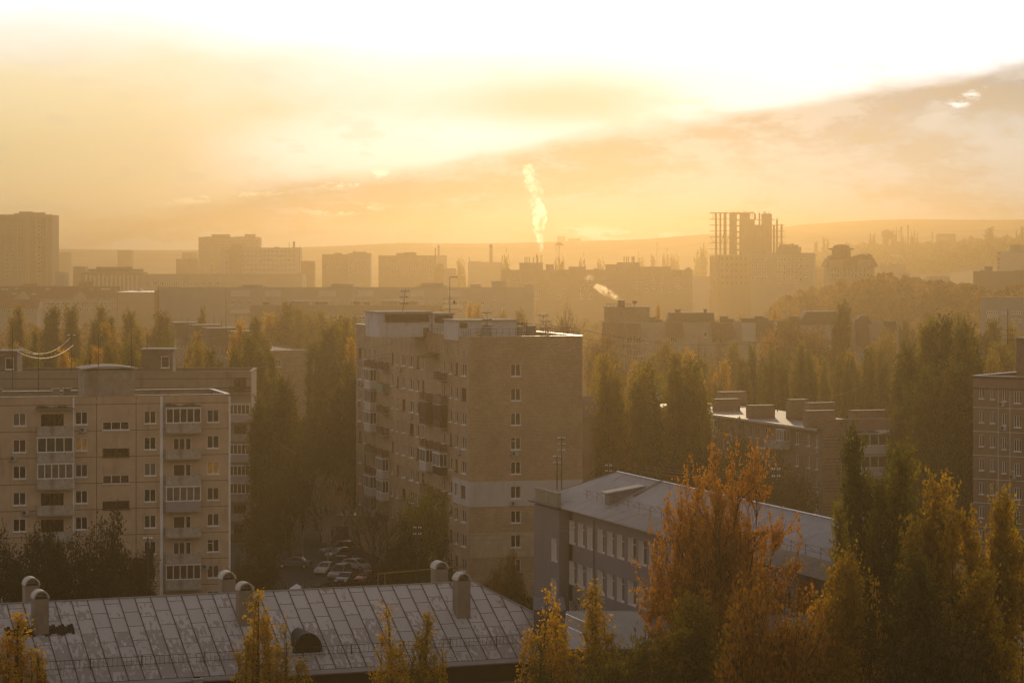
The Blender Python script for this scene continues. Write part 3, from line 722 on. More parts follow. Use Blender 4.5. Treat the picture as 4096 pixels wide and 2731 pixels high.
# ------------------------------------------------------------------ antennas and insulator poles on roofs: things of their own
def pole_thing(u, vt, vb, Y, kind, label, group=None, lean=0.0, r=.05, arms=None, cat='antenna', name='antenna'):
    x = X(u, Y); zb = Z(vb, Y); zt = Z(vt, Y); h = zt - zb
    t = thing(name, label, cat, (x, Y, zb), 0, group)
    b = MB(); b.tube([(0, 0, 0), (lean, 0, h)], [r, r * .6], 5); b.build('mast', dark_metal, t)
    if kind == 'insul':
        for i in range(arms or 3):
            z = h - .25 - i * .75; cx_ = lean * z / h
            b = MB(); b.box(cx_ - .55, cx_ + .55, -.05, .05, z - .05, z + .03)
            for k in (-.5, -.3, .3, .5): b.lathe(cx_ + k, 0, [(.03, z + .03), (.05, z + .1), (.09, z + .12), (.09, z + .2), (.04, z + .26)], 6, 1)
            b.build('crossarm', [dark_metal, insul], t)
    elif kind == 'yagi':
        for i in range(arms or 3):
            z = h * (.4 - .14 * i); b = MB(); b.tube([(-.9, 0, z), (.9, 0, z)], .025, 3)
            for k in (-.8, -.4, 0, .4, .8): b.tube([(k, -.35, z), (k, .35, z)], .02, 3); 
            b.build('aerial', dark_metal, t)
    elif kind == 'flag':
        b = MB(); b.tube([(lean, 0, h - .05), (lean + 1.1, 0, h - .05)], .03, 3); b.box(lean + .2, lean + 1.0, -.02, .02, h - .15, h - .08); b.build('aerial', dark_metal, t)
    return t
Yr = 335
pole_thing(402.5, 288.7, 313, 331, 'insul', 'leaning mast with three insulator crossarms over the white roof room of the brick block', lean=.35, arms=3)
m_ = pole_thing(449.8, 276, 313.5, 331, 'yagi', 'tallest thin antenna mast with comb aerials and a side arm on the brick block', arms=3)
b = MB(); b.tube([(0, 0, 4.5), (1.0, 0, 4.52)], .03, 3); b.box(.15, .95, -.02, .02, 4.47, 4.56); b.build('aerial', dark_metal, m_)
pole_thing(487, 310.4, 335.4, 315, 'insul', 'short insulator mast in front of the whitewashed roof room of the brick block', arms=4, r=.045)
pole_thing(543.2, 313.7, 333.6, 318, 'insul', 'thin insulator mast on the right half of the brick block roof', arms=1, r=.045)
pole_thing(545.8, 319, 333.6, 318, 'insul', 'lower stub mast with stacked insulators beside the thin mast on the brick block', arms=3, r=.045)
t = thing('insulator_rack', 'dark lattice rack full of wire insulators on the brick block roof', 'wire rack', (X(522, 319), 319, 29.8))
b = MB()
for x in (-.55, 0, .55): b.tube([(x, 0, 0), (x, 0, 1.9)], .04, 4)
for z in (1.0, 1.35, 1.7): b.box(-.6, .6, -.03, .03, z, z + .06)
b.build('rack_frame', dark_metal, t); b = MB()
for z in (1.06, 1.41, 1.76):
    for k in range(6): b.lathe(-.5 + k * .2, 0, [(.03, z), (.06, z + .06), (.06, z + .12), (.03, z + .17)], 6)
b.build('insulators', rust, t)
b = MB(); b.lathe(0, 0, [(.01, 0), (.1, .05), (.14, .2), (.08, .32), (.02, .36)], 8); b.hexa([(-.05, .05, .1), (.05, .05, .1), (.05, .35, .02), (-.05, .35, .02)], [(-.05, .05, .16), (.05, .05, .16), (.04, .35, .05), (-.04, .35, .05)]); b.lathe(0, -.06, [(.02, .3), (.07, .34), (.06, .42), (.01, .46)], 6)
o = b.build('crow', mat('black_feathers', (.02, .02, .02), .6), None, (X(454.2, 331), 331, Z(303.6, 331))); tag(o, 'small dark crow perched on the aerial of the tallest mast', 'bird')

# ------------------------------------------------------------------ 3 beige panel block, left
def panel_house():
    dx, dy = .963, .269; W = 30.7; R0 = Vector((-30.4, 291, 0)); O = (R0.x - dx * W, R0.y - dy * W)
    B = Bld('panel_apartment_block', 'beige concrete panel block with balconies filling the left foreground', 'building', O[0], O[1])
    wm = mat('beige_panel', (0.52, 0.37, 0.255), 0.92, var=0.16, scale=0.5, stain=(0.36, 0.235, 0.15))
    ZT = 24.7; f = Fac(B, O[0], O[1], dx, dy, W, 0, ZT, wm, depth=.14)
    def U(x): return f.S(x / 9.19)
    def zz(v, x): return f.Zv(v, U(x))
    ST = 2.785
    base = zz(375 + 383 / 9.19, 1375)        # centre of the top window row
    gl = ['dark', 'grey', 'brown', 'dark', 'curtain', 'grey', 'brown']
    a, c = U(1325), U(1435); a2, c2 = U(1903), U(2015); a3, c3 = U(693), U(806); a4, c4 = U(120), U(240)
    for k in range(8):
        zc = base - ST * k
        f.win(a, c, zc - .68, zc + .68, 2, ['brown', 'dark', 'curtain', 'dark', 'grey', 'dark', 'brown', 'dark'][k])
        f.win(a2, c2, zc - .66, zc + .70, 2, ['grey', 'grey', 'amber', 'brown', 'grey', 'dark', 'brown', 'dark'][k], tr=(k == 5), label='window with amber light painted into its pane' if k == 2 else None)
        if k < 5:
            f.win(a3, c3, zc - .66, zc + .70, 2, ['dark', 'amber', 'grey', 'dark', 'dark'][k])
            f.win(a4, c4, zc - .70, zc + .66, 2, ['curtain', 'brown', 'dark', 'grey', 'dark'][k])
        if k < 4:
            z0 = f.Zv(375 + (500, 745, 990, 1228)[k] / 9.19, U(1065)); n = (3, 2, 3, 2)[k]
            f.win(U(943), U(1190), z0, z0 + .88, n, ('dark', 'dark', 'brown', 'dark')[k], fm=white if n == 3 else rust)
    # balcony stacks
    old = mat('grey_balcony_panel', (0.42, 0.36, 0.31), 0.92, var=0.25, scale=2.5, stain=(0.14, 0.12, 0.10)); lil = mat('lilac_panel', (0.30, 0.26, 0.28), 0.8)
    sR, wR = U(1512), U(1832) - U(1512)
    for k in range(8):
        zf = base - ST * k - 1.62; kd = ['g', 'o', 'o', 'g', 'o', 'o', 'g', 'o'][k]
        if kd == 'g': balcony(f, sR, wR, zf, 'glass', 1.1, lil if k == 3 else old, 5, ['grey', 0, 0, 'curtain', 0, 0, 'brown', 0][k], h=2.75)
        else:
            balcony(f, sR, wR, zf, 'solid', 1.1, old)
            f.win(U(1592), U(1702), zf + .75, zf + 2.1, 1 + (k % 2), 'brown', hole=True); f.win(U(1706), U(1757), zf + .12, zf + 2.1, 1, 'dark')
    sL, wL = U(332), U(662) - U(332)
    for k in range(5):
        zf = base - ST * k - 1.7; kd = ['d', 'g', 'g', 'd', 'd'][k]
        if kd == 'g': balcony(f, sL, wL, zf, 'glass', 1.1, old, 4 + (k == 2), ['', 'green', 'curtain', '', ''][k], h=2.75)
        else:
            balcony(f, sL, wL, zf, 'solid', 1.1, old); f.win(sL + .5, sL + 2.9, zf + .1, zf + 2.2, 5, 'dark', fm=rust)
    # little bushes growing on the top balcony roofs
    for (s, w) in ((sL, wL), (sR, wR)):
        z = base + 1.05; b = MB(); b.box(-.1, w + .1, -1.2, 0, 0, .1); o = f.put('canopy', b.mesh('canopy', concrete), s, z)
        b = MB()
        for i in range(240):
            x = rnd.uniform(-.1, w); h = rnd.uniform(.05, .5) * (0.6 + .4 * math.sin(x * 3)); y = rnd.uniform(-1.15, -.1); dx_ = rnd.uniform(-.12, .12)
            b.poly([(x, y, .1), (x + .1, y + .04, .1), (x + .05 + dx_, y, .1 + h)])
        b.build('roof_weeds', mat('dry_weeds', (0.07, 0.045, 0.025), 1.0, var=.5, scale=5), o)
    # seams, ribs and pipes as relief of the wall
    for k in range(9):
        z = base + 1.42 - ST * k; f.extra.append((0.02, W - .02, -.012, 0, z, z + .06, 3))
    for x in (885, 1248): s = U(x); f.extra.append((s, s + .06, -.014, 0, 1, ZT - .1, 3))
    k = 0.2
    while k < W - .3:
        f.extra.append((k, k + .11, -.03, 0, base + 1.55, ZT - .35, 2 if False else 0)); k += .24
    for (x, w) in ((668, .16), (1470, .30)): s = U(x); f.extra.append((s, s + w, -.16, 0, .5, ZT - .1, 4))
    f.extra.append((W - .14, W + .05, -.05, 0, .5, ZT - .2, 4))
    f.wall(); shell(B, f, 12, ZT, wm, ZT - .5)
    # parapet flashing, broken by joints
    D = 12; b = MB(); t = 0
    while t < W - .3:
        t1 = min(W, t + 1.15); q = [f.P(t, .1), f.P(t1 - .05, .1), f.P(t1 - .05, -.3), f.P(t, -.3)]; b.hexa([(x, y, ZT + .003) for x, y in q], [(x, y, ZT + .07) for x, y in q])
        q = [f.P(t, -D + .45), f.P(t1 - .05, -D + .45), f.P(t1 - .05, -D - .1), f.P(t, -D - .1)]; b.hexa([(x, y, ZT + .003) for x, y in q], [(x, y, ZT + .07) for x, y in q]); t = t1
    q = [f.P(W - .35, -.5), f.P(W + .1, -.5), f.P(W + .1, -D + .5), f.P(W - .35, -D + .5)]; b.hexa([(x, y, ZT + .003) for x, y in q], [(x, y, ZT + .07) for x, y in q])
    B.part(b, 'parapet_cap', flash)
    # lift room
    lm = mat('lift_room_render', (0.36, 0.28, 0.22), .9, var=.2, scale=1.5, stain=(.2, .11, .08))
    o = roofbox(B, f, U(0) + 0, 0, 0, 0, 0, 0, lm, slab=False) if False else None
    t0, t1 = f.S(84.6), f.S(135.8)
    b = MB(); q = [f.P(t0, -.6), f.P(t1, -.6), f.P(t1, -6), f.P(t0, -6)]
    zt = H0 - (370 - VH) / F * 287; b.hexa([(x, y, ZT - .5) for x, y in q], [(x, y, zt) for x, y in q]); lr = B.part(b, 'lift_room', lm)
    b = MB(); n = 12
    for i in range(n):
        ta = t0 - .3 + (t1 - t0 + .6) * i / n; tb = t0 - .3 + (t1 - t0 + .6) * (i + 1) / n
        za = zt + .02 + .28 * math.sin(math.pi * i / n); zb = zt + .02 + .28 * math.sin(math.pi * (i + 1) / n)
        q = [f.P(ta, -.3), f.P(tb, -.3), f.P(tb, -6.3), f.P(ta, -6.3)]; zz_ = [za, zb, zb, za]
        b.hexa([(x - B.o.x, y - B.o.y, z_) for (x, y), z_ in zip(q, zz_)], [(x - B.o.x, y - B.o.y, z_ + .14) for (x, y), z_ in zip(q, zz_)])
    h = b.build('roof_slab', concrete); h.parent = lr
    for (u, w) in ((60.5, 4), (72, 4.5), (3, 5)):
        t = f.S(u); roofbox(B, f, t - .35, t + .35, w, w + .7, ZT - .5, ZT + .55, lm, 'vent_chimney', True, .15)
    for (t_, k) in ((f.S(82), 0), (f.S(13 - 3), 1), (f.S(27) , 3)): pass
    acunit(f, f.S(79), base - 1.5); acunit(f, f.S(9), base - ST - 1.6); acunit(f, f.S(21), base - 3 * ST - 1.75); acunit(f, f.S(201), base - 6 * ST + .3)
    return B, f
PH = panel_house()
for (u, vt, vb, lb) in ((89.3, 358.5, 390, 'short dark rod left of the lift room wall on the beige panel block'), (98.5, 334, 366.5, 'thin mast rising from the lift room roof left of its twin'), (131.5, 330.6, 367.5, 'taller mast with a small box at the right end of the lift room roof'),
                    (12.5, 326, 389, 'lone thin mast near the left end of the beige panel block roof'), (38.5, 352, 389.5, 'low rod mast between the left end and the lift room of the panel block')):
    pole_thing(u, vt, vb, 289 if vb < 380 else 291, 'plain', lb, 'roof masts on the beige panel block', r=.05)
# insulator post fixed behind the front roof ridge
t = pole_thing(147.8, 611 - 2, 668 - 80, 224, 'x', '') if False else None
def ins_post(u, v0, Yp, zb, label, arms=1):
    x = X(u, Yp); zt = Z(v0, Yp); t = thing('insulator_post', label, 'utility pole', (x, Yp, zb), 0, 'posts with glass insulators'); h = zt - zb
    b = MB(); b.tube([(0, 0, 0), (0, 0, h)], [.07, .05], 6); b.build('mast', dark_metal, t)
    for i in range(arms):
        z = h - .15 - i * .6; b = MB(); b.box(-.36, .36, -.03, .03, z - .08, z - .02)
        for k in (-.32, -.14, .14, .32): b.lathe(k, 0, [(.02, z - .02), (.025, z + .04), (.055, z + .05), (.06, z + .12), (.03, z + .16)], 8, 1)
        b.build('crossarm', [dark_metal, insul], t)
    return t
pole_thing(71.5, 334, 372, 380, 'insul', 'post ending the bright cables over the left grove', arms=1)
ins_post(147.8, 536.5, 221.5, 12.6, 'dark steel post with four clear insulators on the ridge of the front roof')
ins_post(417.3, 526, 255, 0, 'dark post with two rows of glass insulators before the green tree by the brick block', 2)
ins_post(513 + 446 / 9.19 - 0, 436.5, 262, 17, 'post topped with a cluster of glinting insulators on the ridge of the pale metal roof', 3)
ins_post(508.5 + 446 / 9.19, 455, 262, 17, 'short post with shining insulators just left of the tall ridge post', 2)
ins_post(608.5, 464, 290, 8, 'post with three small glints standing in the dark trees beyond the pale roof', 3)
ins_post(776, 467.5, 232, 0, 'post with white insulators rising behind the top of the orange tree', 2)
# ------------------------------------------------------------------ 4 second panel block behind (left)
def block5():
    a = R(2.0); dx, dy = math.cos(a), math.sin(a); W = 46; Rc = (X(251.4, 378), 378); O = (Rc[0] - dx * W, Rc[1] - dy * W)
    B = Bld('panel_apartment_block', 'grey brown panel block directly behind the beige one with loggias at its right end', 'building', *O)
    wm = mat('grey_panel', (0.30, 0.23, 0.18), .92, var=.12, stain=(.2, .14, .1)); ZT = 23.3
    f = Fac(B, O[0], O[1], dx, dy, W, 0, ZT, wm)
    s0 = f.S(229.5); s1 = f.S(250.3)
    pan = mat('loggia_panel', (0.36, 0.32, 0.33), .85, var=.08)
    for k in range(8):
        v = 375 + (160, 425, 600, 790, 985, 1150, 1330, 1510)[k] / 9.19; zf = f.Zv(v, s1) + .05
        kd = [('slat', rust), ('glass', pan), ('solid', concrete), ('glass', pan), ('glass', pan), ('glass', concrete), ('solid', concrete), ('slat', rust)][k]
        balcony(f, s0, s1 - s0, zf, kd[0], .9, kd[1], 5, 'brown', h=2.6)
        if kd[0] != 'glass': f.win(s0 + .6, s1 - .6, zf + .3, zf + 2.1, 4, 'dark', fm=rust)
    for i in range(12):
        s = f.S(8 + i * 14.5); f.extra.append((s, s + .05, -.015, 0, 15, ZT - .1, 2))
    for z in (ZT - 1.0, ZT - 2.3): f.extra.append((.02, W, -.02, 0, z, z + .1, 3))
    f.wall(); shell(B, f, 12, ZT, wm, ZT - .4); parapet(B, f, 12, ZT, concrete)
    sb = brick('stair_room_brick', (0.22, 0.15, 0.115), (.13, .1, .08))
    for (u0, u1, vt) in ((-3, 16, 351), (141.5, 172, 349.5)):
        t0, t1 = f.S(u0), f.S(u1); zt = H0 - (vt - VH) / F * 378
        roofbox(B, f, t0, t1, 1.0, 6, ZT - .4, zt, sb, 'stair_room', True, .25, concrete)
        ff = Fac(B, *f.P(0, -.9), dx, dy, W, 0, 1, sb); ff.win(t1 - 1.6, t1 - .45, zt - 2.5, zt - .9, 1, 'dark', hole=False)
block5()
# ------------------------------------------------------------------ 5 brick block with a row of roof rooms
def block6():
    B = Bld('brick_apartment_block', 'brown brick block seen end on between poplars with a stepped row of roof rooms', 'building', X(273, 550), 550)
    wm = brick('brown_brick', (0.27, 0.19, 0.145), (.17, .13, .1), .4, .2); ZT = 20.0
    x0, y0 = X(273, 550), 550; e = (.956, .293); g = (.293, -.956); LW = 113
    f = Fac(B, x0, y0, e[0], e[1], 8.2, 0, ZT, wm); l = Fac(B, x0 - g[0] * LW, y0 - g[1] * LW, g[0], g[1], LW, 0, ZT, wm)
    for k in range(3):
        z = ZT - 3.3 - 2.8 * k; f.win(.5, 1.7, z, z + 1.5, 2, 'dark')
    f.wall()
    for k in range(2):
        for i in range(22): l.win(3 + i * 5, 4.6 + i * 5, ZT - 3.2 - 2.8 * k, ZT - 1.8 - 2.8 * k, 2, 'dark')
    l.wall(); shell(B, f, LW, ZT, wm, ZT - .4, left=False); parapet(B, f, LW, ZT, flash, sides='fl')
    rmm = mat('roof_room_brown', (0.16, 0.11, 0.085), .9, var=.15)
    for (u0, u1, vt, w) in ((175.8, 198, 322.6, 96), (195, 222, 325.0, 68), (210, 245, 328.0, 44), (236, 262, 331.5, 24)):
        c0 = Vector((x0 - g[0] * w, y0 - g[1] * w, 0)); tt = []
        for u in (u0, u1):
            kk = (u - 512) / F; tt.append((kk * c0.y - c0.x) / (e[0] - kk * e[1]))
        zt = H0 - (vt - VH) / F * c0.y; roofbox(B, f, tt[0], tt[1], w, w + 8, ZT - .4, zt, rmm, 'roof_room', True, .4)
block6()
for i, (u, vt, vb, Y) in enumerate(((182, 316, 324, 645), (187.5, 317.5, 325, 640), (201, 308, 326, 625), (214, 314.5, 327, 610), (221.5, 320, 329, 600), (226, 287.5, 330, 590), (236, 314, 331, 590), (245, 323, 334, 570), (173, 330, 345, 560), (147, 333, 349, 380))):
    pole_thing(u, vt, vb + 4, Y, 'plain', 'thin antenna mast over the stepped roof rooms and stair rooms behind the left block', 'antenna masts over the stepped roofs', r=.07)

# ------------------------------------------------------------------ generic block seen nearly front on
def winmesh(w, h, n, fm, g):
    def mk():
        b = MB(); b.box(0, w, -.04, 0, 0, h, 0)
        for i in range(n):
            b.quad((w * i / n + .1, -.05, .1), (w * (i + 1) / n - .08, -.05, .1), (w * (i + 1) / n - .08, -.05, h - .1), (w * i / n + .1, -.05, h - .1), 1)
        return b.mesh('window', [fm, glassm[g]])
    return cached(('far', w, h, n, fm.name, g), mk)
def far_block(name, label, cat, u0, u1, vt, Y, m, D=14, ang=0.0, rows=(), boxes=(), group=None, rooff=None, balc=(), cap=True):
    x0, x1 = X(u0, Y), X(u1, Y); a = R(ang); W = (x1 - x0) / math.cos(a)
    B = Bld(name, label, cat, x0, Y, 0, group); z = Z(vt, Y + 0)
    f = Fac(B, x0, Y, math.cos(a), math.sin(a), W, 0, z, m); 
    for (va, vb, ulist, w, n, g) in rows:
        for u in ulist:
            s = f.S(u); zb, zt = f.Zv(vb, s), f.Zv(va, s); w_ = round(w * Y / F, 1)
            if 0.1 < s and s + w_ < W - .1: link('window', winmesh(w_, round(zt - zb, 1), n, white, g), B.root, f.loc(s, zb, .01), (0, 0, f.ang))
    f.wall(); shell(B, f, D, z, m, z - .3)
    if cap: parapet(B, f, D, z, concrete, .5, .3, 'f')
    for bx in boxes:
        (ua, ub, v) = bx[:3]; mm = bx[3] if len(bx) > 3 else m
        t0, t1 = f.S(ua), f.S(ub); roofbox(B, f, t0, t1, 1.5, min(D - 1, 9), z - .3, H0 - (v - VH) / F * (Y + 1.5 + dx_(f, (t0 + t1) / 2)), mm, 'roof_room', True, .3, concrete)
    return B, f
def dx_(f, t): return f.dy * t
def seq(a, b, n): return [a + (b - a) * i / (n - 1) for i in range(n)]
pale = mat('pale_far_wall', (0.40, 0.33, 0.28), .95, var=.08, scale=.2); tanw = mat('tan_far_wall', (0.33, 0.25, 0.19), .95, var=.08, scale=.2)
greyw = mat('grey_far_wall', (0.34, 0.31, 0.29), .95, var=.08, scale=.2); redw = mat('red_far_wall', (0.30, 0.15, 0.10), .95, var=.1, scale=.2); darkw = mat('dark_far_wall', (0.17, 0.12, 0.09), .95, var=.1, scale=.2)
redroof = mat('red_tile_roof', (0.22, 0.09, 0.06), .9, var=.2, scale=.5); brownroof = mat('brown_tile_roof', (0.13, 0.075, 0.055), .9, var=.2, scale=.5)

# long pale block u155-534
B, f = far_block('long_apartment_block', 'long pale panel block spanning the left middle distance behind the poplars', 'building', 159, 534, 287.6, 950, greyw, 14, -1.0,
    rows=[(300.5, 304.5, [282, 312, 318, 350, 358, 364, 402, 408, 415, 453, 459, 465, 480], 4.2, 2, 'dark'), (300.5, 304.5, [326, 332, 420, 428, 444, 449], 5.2, 4, 'dark'),
          (308.5, 312.5, [458, 464, 470, 482, 490, 500], 4.2, 2, 'dark'), (316.5, 320.5, [458, 466, 474, 486, 500], 4.2, 2, 'dark'), (296, 299.5, [352, 493], 2.6, 2, 'dark'),
          (300, 304, [231, 239, 247], 4.0, 2, 'brown')],
    boxes=[(176, 191, 287.2), (192.5, 203, 289.5), (238, 264, 286.5), (242, 260, 284.6), (328, 356, 286.5), (331, 352, 283.8), (417, 446, 285.5), (421, 442, 282.8), (470, 480, 284.4), (491.5, 506, 281.2), (524, 532, 284)])
wp_ = mat('white_far_panel', (0.50, 0.47, 0.46), .9, var=.05)
for (ua, ub) in ((231, 250), (265, 281), (318, 336), (358, 373), (410, 424), (448, 463)):
    s0, s1 = f.S(ua), f.S(ub); b = MB(); b.box(s0, s1, -.06, -.01, f.Zv(296, s0), f.Zv(290, s0)); x, y = f.P(0); b.build('attic_panel', wp_, B.root, (x - B.o.x, y - B.o.y, 0), (0, 0, f.ang))
for (ua, ub, v) in ((231, 250, 309), (352, 373, 304), (410, 424, 303.5), (444, 463, 304)):
    s0, s1 = f.S(ua), f.S(ub); b = MB(); b.box(s0, s1, -1.2, -.01, f.Zv(v + 4, s0), f.Zv(v, s0)); x, y = f.P(0); b.build('balcony', wp_, B.root, (x - B.o.x, y - B.o.y, 0), (0, 0, f.ang))
s0 = f.S(159); q = MB(); q.box(-1.6, .2, 0, 8, 0, Z(290, 950)); q.build('gable_strip', redw, B.root); q = MB(); q.tube([(-.3, -.2, 20), (-.3, -.2, Z(286, 950))], .2, 5); q.build('chimney_pipe', dark_metal, B.root)
# lower block in front of it u250-441
B, f = far_block('apartment_block', 'lower brown grey block with a glazed balcony in front of the long pale block', 'building', 250, 441, 305.3, 800, mat('brown_grey_wall', (0.27, 0.21, 0.17), .95, var=.08, scale=.2), 12, -.6,
    rows=[(315, 318.8, seq(351, 366, 5), 3.2, 1, 'curtain'), (314.5, 319, [333, 338, 343], 3, 1, 'dark'), (323, 327, seq(350, 436, 14), 3.6, 2, 'dark')],
    boxes=[(290, 308, 301), (381, 397, 300.7)])
for (u, v) in ((265, 303.5), (317, 303.2), (323, 303.2), (356, 303), (366, 303.2), (404, 303), (408, 303), (414, 303)):
    s = f.S(u); roofbox(B, f, s - .9, s + .9, 3, 5, Z(306, 800), Z(v - 1.6, 800), darkw, 'vent_chimney', True, .3, concrete)
s0, s1 = f.S(318), f.S(329); b = MB(); b.box(s0, s1, -1.4, -.01, f.Zv(321, s0), f.Zv(314.4, s0)); x, y = f.P(0); b.build('balcony', wp_, B.root, (x - B.o.x, y - B.o.y, 0), (0, 0, f.ang))
s0, s1 = f.S(349), f.S(370); b = MB(); b.box(s0, s1, -1.4, -.01, f.Zv(323.5, s0), f.Zv(319, s0)); x, y = f.P(0); b.build('balcony', wp_, B.root, (x - B.o.x, y - B.o.y, 0), (0, 0, f.ang))

# terraced brick houses with tiled roofs, far left
def tiled_house(name, label, u0, u1, vr, ve, Y, wall, roofm, D=14, hip=0.0, rows=(), gables=(), sky=(), ch=()):
    x0, x1 = X(u0, Y), X(u1, Y); B = Bld(name, label, 'building', x0, Y); W = x1 - x0; zr, ze = Z(vr, Y + D / 2), Z(ve, Y)
    f = Fac(B, x0, Y, 1, 0, W, 0, ze, wall)
    for (va, vb, ul, w, n, g) in rows:
        for u in ul:
            s = f.S(u); w_ = round(w * Y / F, 1)
            if .1 < s and s + w_ < W - .1: link('window', winmesh(w_, round(f.Zv(va, s) - f.Zv(vb, s), 1), n, white, g), B.root, f.loc(s, f.Zv(vb, s), .01), (0, 0, 0))
    f.wall(); shell(B, f, D, ze, wall, ze - .3)
    h = hip; b = MB(); b.poly([(x0, Y - .6, ze), (x1 + .5, Y - .6, ze), (x1 + .5 - h, Y + D / 2, zr), (x0 + h, Y + D / 2, zr)]); b.poly([(x1 + .5, Y + D + .6, ze), (x0, Y + D + .6, ze), (x0 + h, Y + D / 2, zr), (x1 + .5 - h, Y + D / 2, zr)])
    b.poly([(x1 + .5, Y - .6, ze), (x1 + .5, Y + D + .6, ze), (x1 + .5 - h, Y + D / 2, zr)], 0 if h else 1); b.poly([(x0, Y + D + .6, ze), (x0, Y - .6, ze), (x0 + h, Y + D / 2, zr)], 0 if h else 1)
    B.part(b, 'roof', [roofm, wall])
    for (ua, ub, va, vb) in gables:
        xa, xb = X(ua, Y), X(ub, Y); za, zb = Z(va, Y), Z(vb, Y); b = MB()
        b.hexa([(xa, Y - .9, zb - 1.5), (xb, Y - .9, zb - 1.5), (xb, Y + D / 2, zb - 1.5), (xa, Y + D / 2, zb - 1.5)], [(xa, Y - .9, zb), (xb, Y - .9, zb), (xb, Y + D / 2, zb), (xa, Y + D / 2, zb)])
        b.hexa([(xa, Y - .9, zb + .01), (xb, Y - .9, zb + .01), (xb, Y + D / 2, zb + .01), (xa, Y + D / 2, zb + .01)], [((xa + xb) / 2 - .1, Y - .9, za), ((xa + xb) / 2 + .1, Y - .9, za), ((xa + xb) / 2 + .1, Y + D / 2, za), ((xa + xb) / 2 - .1, Y + D / 2, za)])
        g = B.part(b, 'gable_dormer', pale); n = 4; w = (xb - xa) * .7
        link('window', winmesh(round(w, 1), 1.4, 4, white, 'dark'), g, (xa + (xb - xa) * .15 - B.o.x, Y - .95, zb - 1.0))
    for (u, v) in sky:
        t = (v - vr) / (ve - vr); y = Y + D / 2 * (1 - t) - .6 * t; z = zr + (ze - zr) * t; x = X(u, y); b = MB(); b.hexa([(x - 1, y - .5, z - .25), (x + 1, y - .5, z - .25), (x + 1, y + .5, z + .35), (x - 1, y + .5, z + .35)], [(x - 1, y - .5, z - .05), (x + 1, y - .5, z - .05), (x + 1, y + .5, z + .5), (x - 1, y + .5, z + .5)]); B.part(b, 'skylight', flash)
    for (ua, ub, v) in ch:
        b = MB(); b.box(X(ua, Y), X(ub, Y), Y + D / 2 - 1, Y + D / 2 + 1, zr - 2, Z(v, Y + D / 2)); B.part(b, 'chimney', redw)
    return B
tiled_house('terraced_house', 'long terrace of brick houses with a brown tiled roof and pale gables, far left', -14, 117, 285.7, 298, 1200, pale, brownroof, 16,
    rows=[(301.5, 304.8, seq(46, 112, 14), 3.2, 2, 'dark'), (307.5, 311, seq(58, 112, 11), 3.0, 2, 'dark'), (298.5, 300.5, seq(98, 108, 3), 3, 2, 'dark')],
    gables=[(15, 30, 291.5, 298), (73, 87, 291.5, 298)], sky=[(91, 289), (103, 289), (107.5, 289), (3, 289.2), (6, 289.2), (16.5, 288.4), (34, 294), (48, 289), (14, 293.8)],
    ch=[(20, 30, 283.2), (31.5, 34, 282.5), (76, 84, 281.5), (85, 90.5, 281), (51, 51.8, 283.8)])
tiled_house('small_house', 'small house with a plain red gable roof at the left edge', -20, 37, 299.2, 307.5, 1080, pale, redroof, 10, rows=[(309, 312, seq(2, 30, 6), 3, 2, 'dark')])
tiled_house('brick_house', 'orange brick house with a hipped terracotta roof right of the terrace', 117, 156, 291.3, 298.5, 1190, mat('orange_brick_far', (0.34, 0.19, 0.12), .95, var=.1), redroof, 14, 4,
    rows=[(300.8, 303.5, seq(132, 147, 8), 1.8, 1, 'dark'), (306, 309, seq(120, 150, 8), 2.4, 2, 'dark')], gables=[(131, 147, 287.8, 293.5)])
# far left tower
wmt = mat('tower_cladding', (0.30, 0.23, 0.19), .95, var=.06, scale=.15)
B, f = far_block('residential_tower', 'massive residential tower at the left edge of the skyline', 'tower block', -16, 52.0, 214.6, 1700, wmt, 26, 0,
    rows=[(v, v + 2.6, [5.6, 11, 18, 37.5], 2.4, 1, 'dark') for v in seq(220.5, 274, 14)] + [(v, v + 3, [34, 40.5], 1.5, 1, 'dark') for v in seq(226, 270, 10)],
    boxes=[(18.6, 30.6, 211.5), (31.4, 43, 212.4), (14, 19, 213.2)])
for (ua, ub, dd, mm) in ((25.5, 31.0, 2.5, tanw), (31.8, 33, 1.0, wmt), (35.5, 38.5, 2.0, tanw), (42.5, 46.5, 1.5, darkw), (46.5, 48, 2.4, tanw)):
    q = MB(); q.box(X(ua, 1700) - B.o.x, X(ub, 1700) - B.o.x, -dd, -.02, 0, Z(217.5, 1700)); q.build('facade_pier', mm, B.root)
q = MB(); q.box(-1.5, X(52.6, 1700) - B.o.x, -2.8, 0, Z(217.2, 1700), Z(216.0, 1700)); q.box(-1.5, X(52.2, 1700) - B.o.x, -2.7, 0, Z(236.6, 1700), Z(235.9, 1700)); q.build('cornice', tanw, B.root)
# theatre-like block with fins
B, f = far_block('assembly_hall', 'low brown hall with tall pale fins between its windows, left of centre distance', 'building', 81, 141.5, 272, 1500, darkw, 24, 0, boxes=[(88, 141.3, 268.8), (95.8, 130.5, 266.8)])
for i, u in enumerate(seq(85.5, 136, 13)):
    q = MB(); q.box(X(u, 1500) - B.o.x, X(u + 2.0, 1500) - B.o.x, -1.2, -.02, 0, Z(274.5 + (i % 3) * .4, 1500)); q.build('fin', wp_, B.root)
far_block('long_hall', 'very long low hall with a pale flat roof band in front of the office slab', 'building', 141, 302, 274.2, 1420, pale, 30, 0, rows=[(281, 285, seq(146, 215, 11), 3.6, 2, 'dark')])
B, f = far_block('flat_roofed_shed', 'wide low shed whose wet flat roof catches a bright gold line of sun', 'building', 118, 240, 292.2, 1150, tanw, 40, 0, cap=False)
q = MB(); q.box(-1, f.W + 1, -1, 41, 0.3, .5); q.build('roof_sheet', mat('wet_roof', (.5, .45, .38), .18, .9, var=.05), B.root, (0, 0, f.z1 - .3))
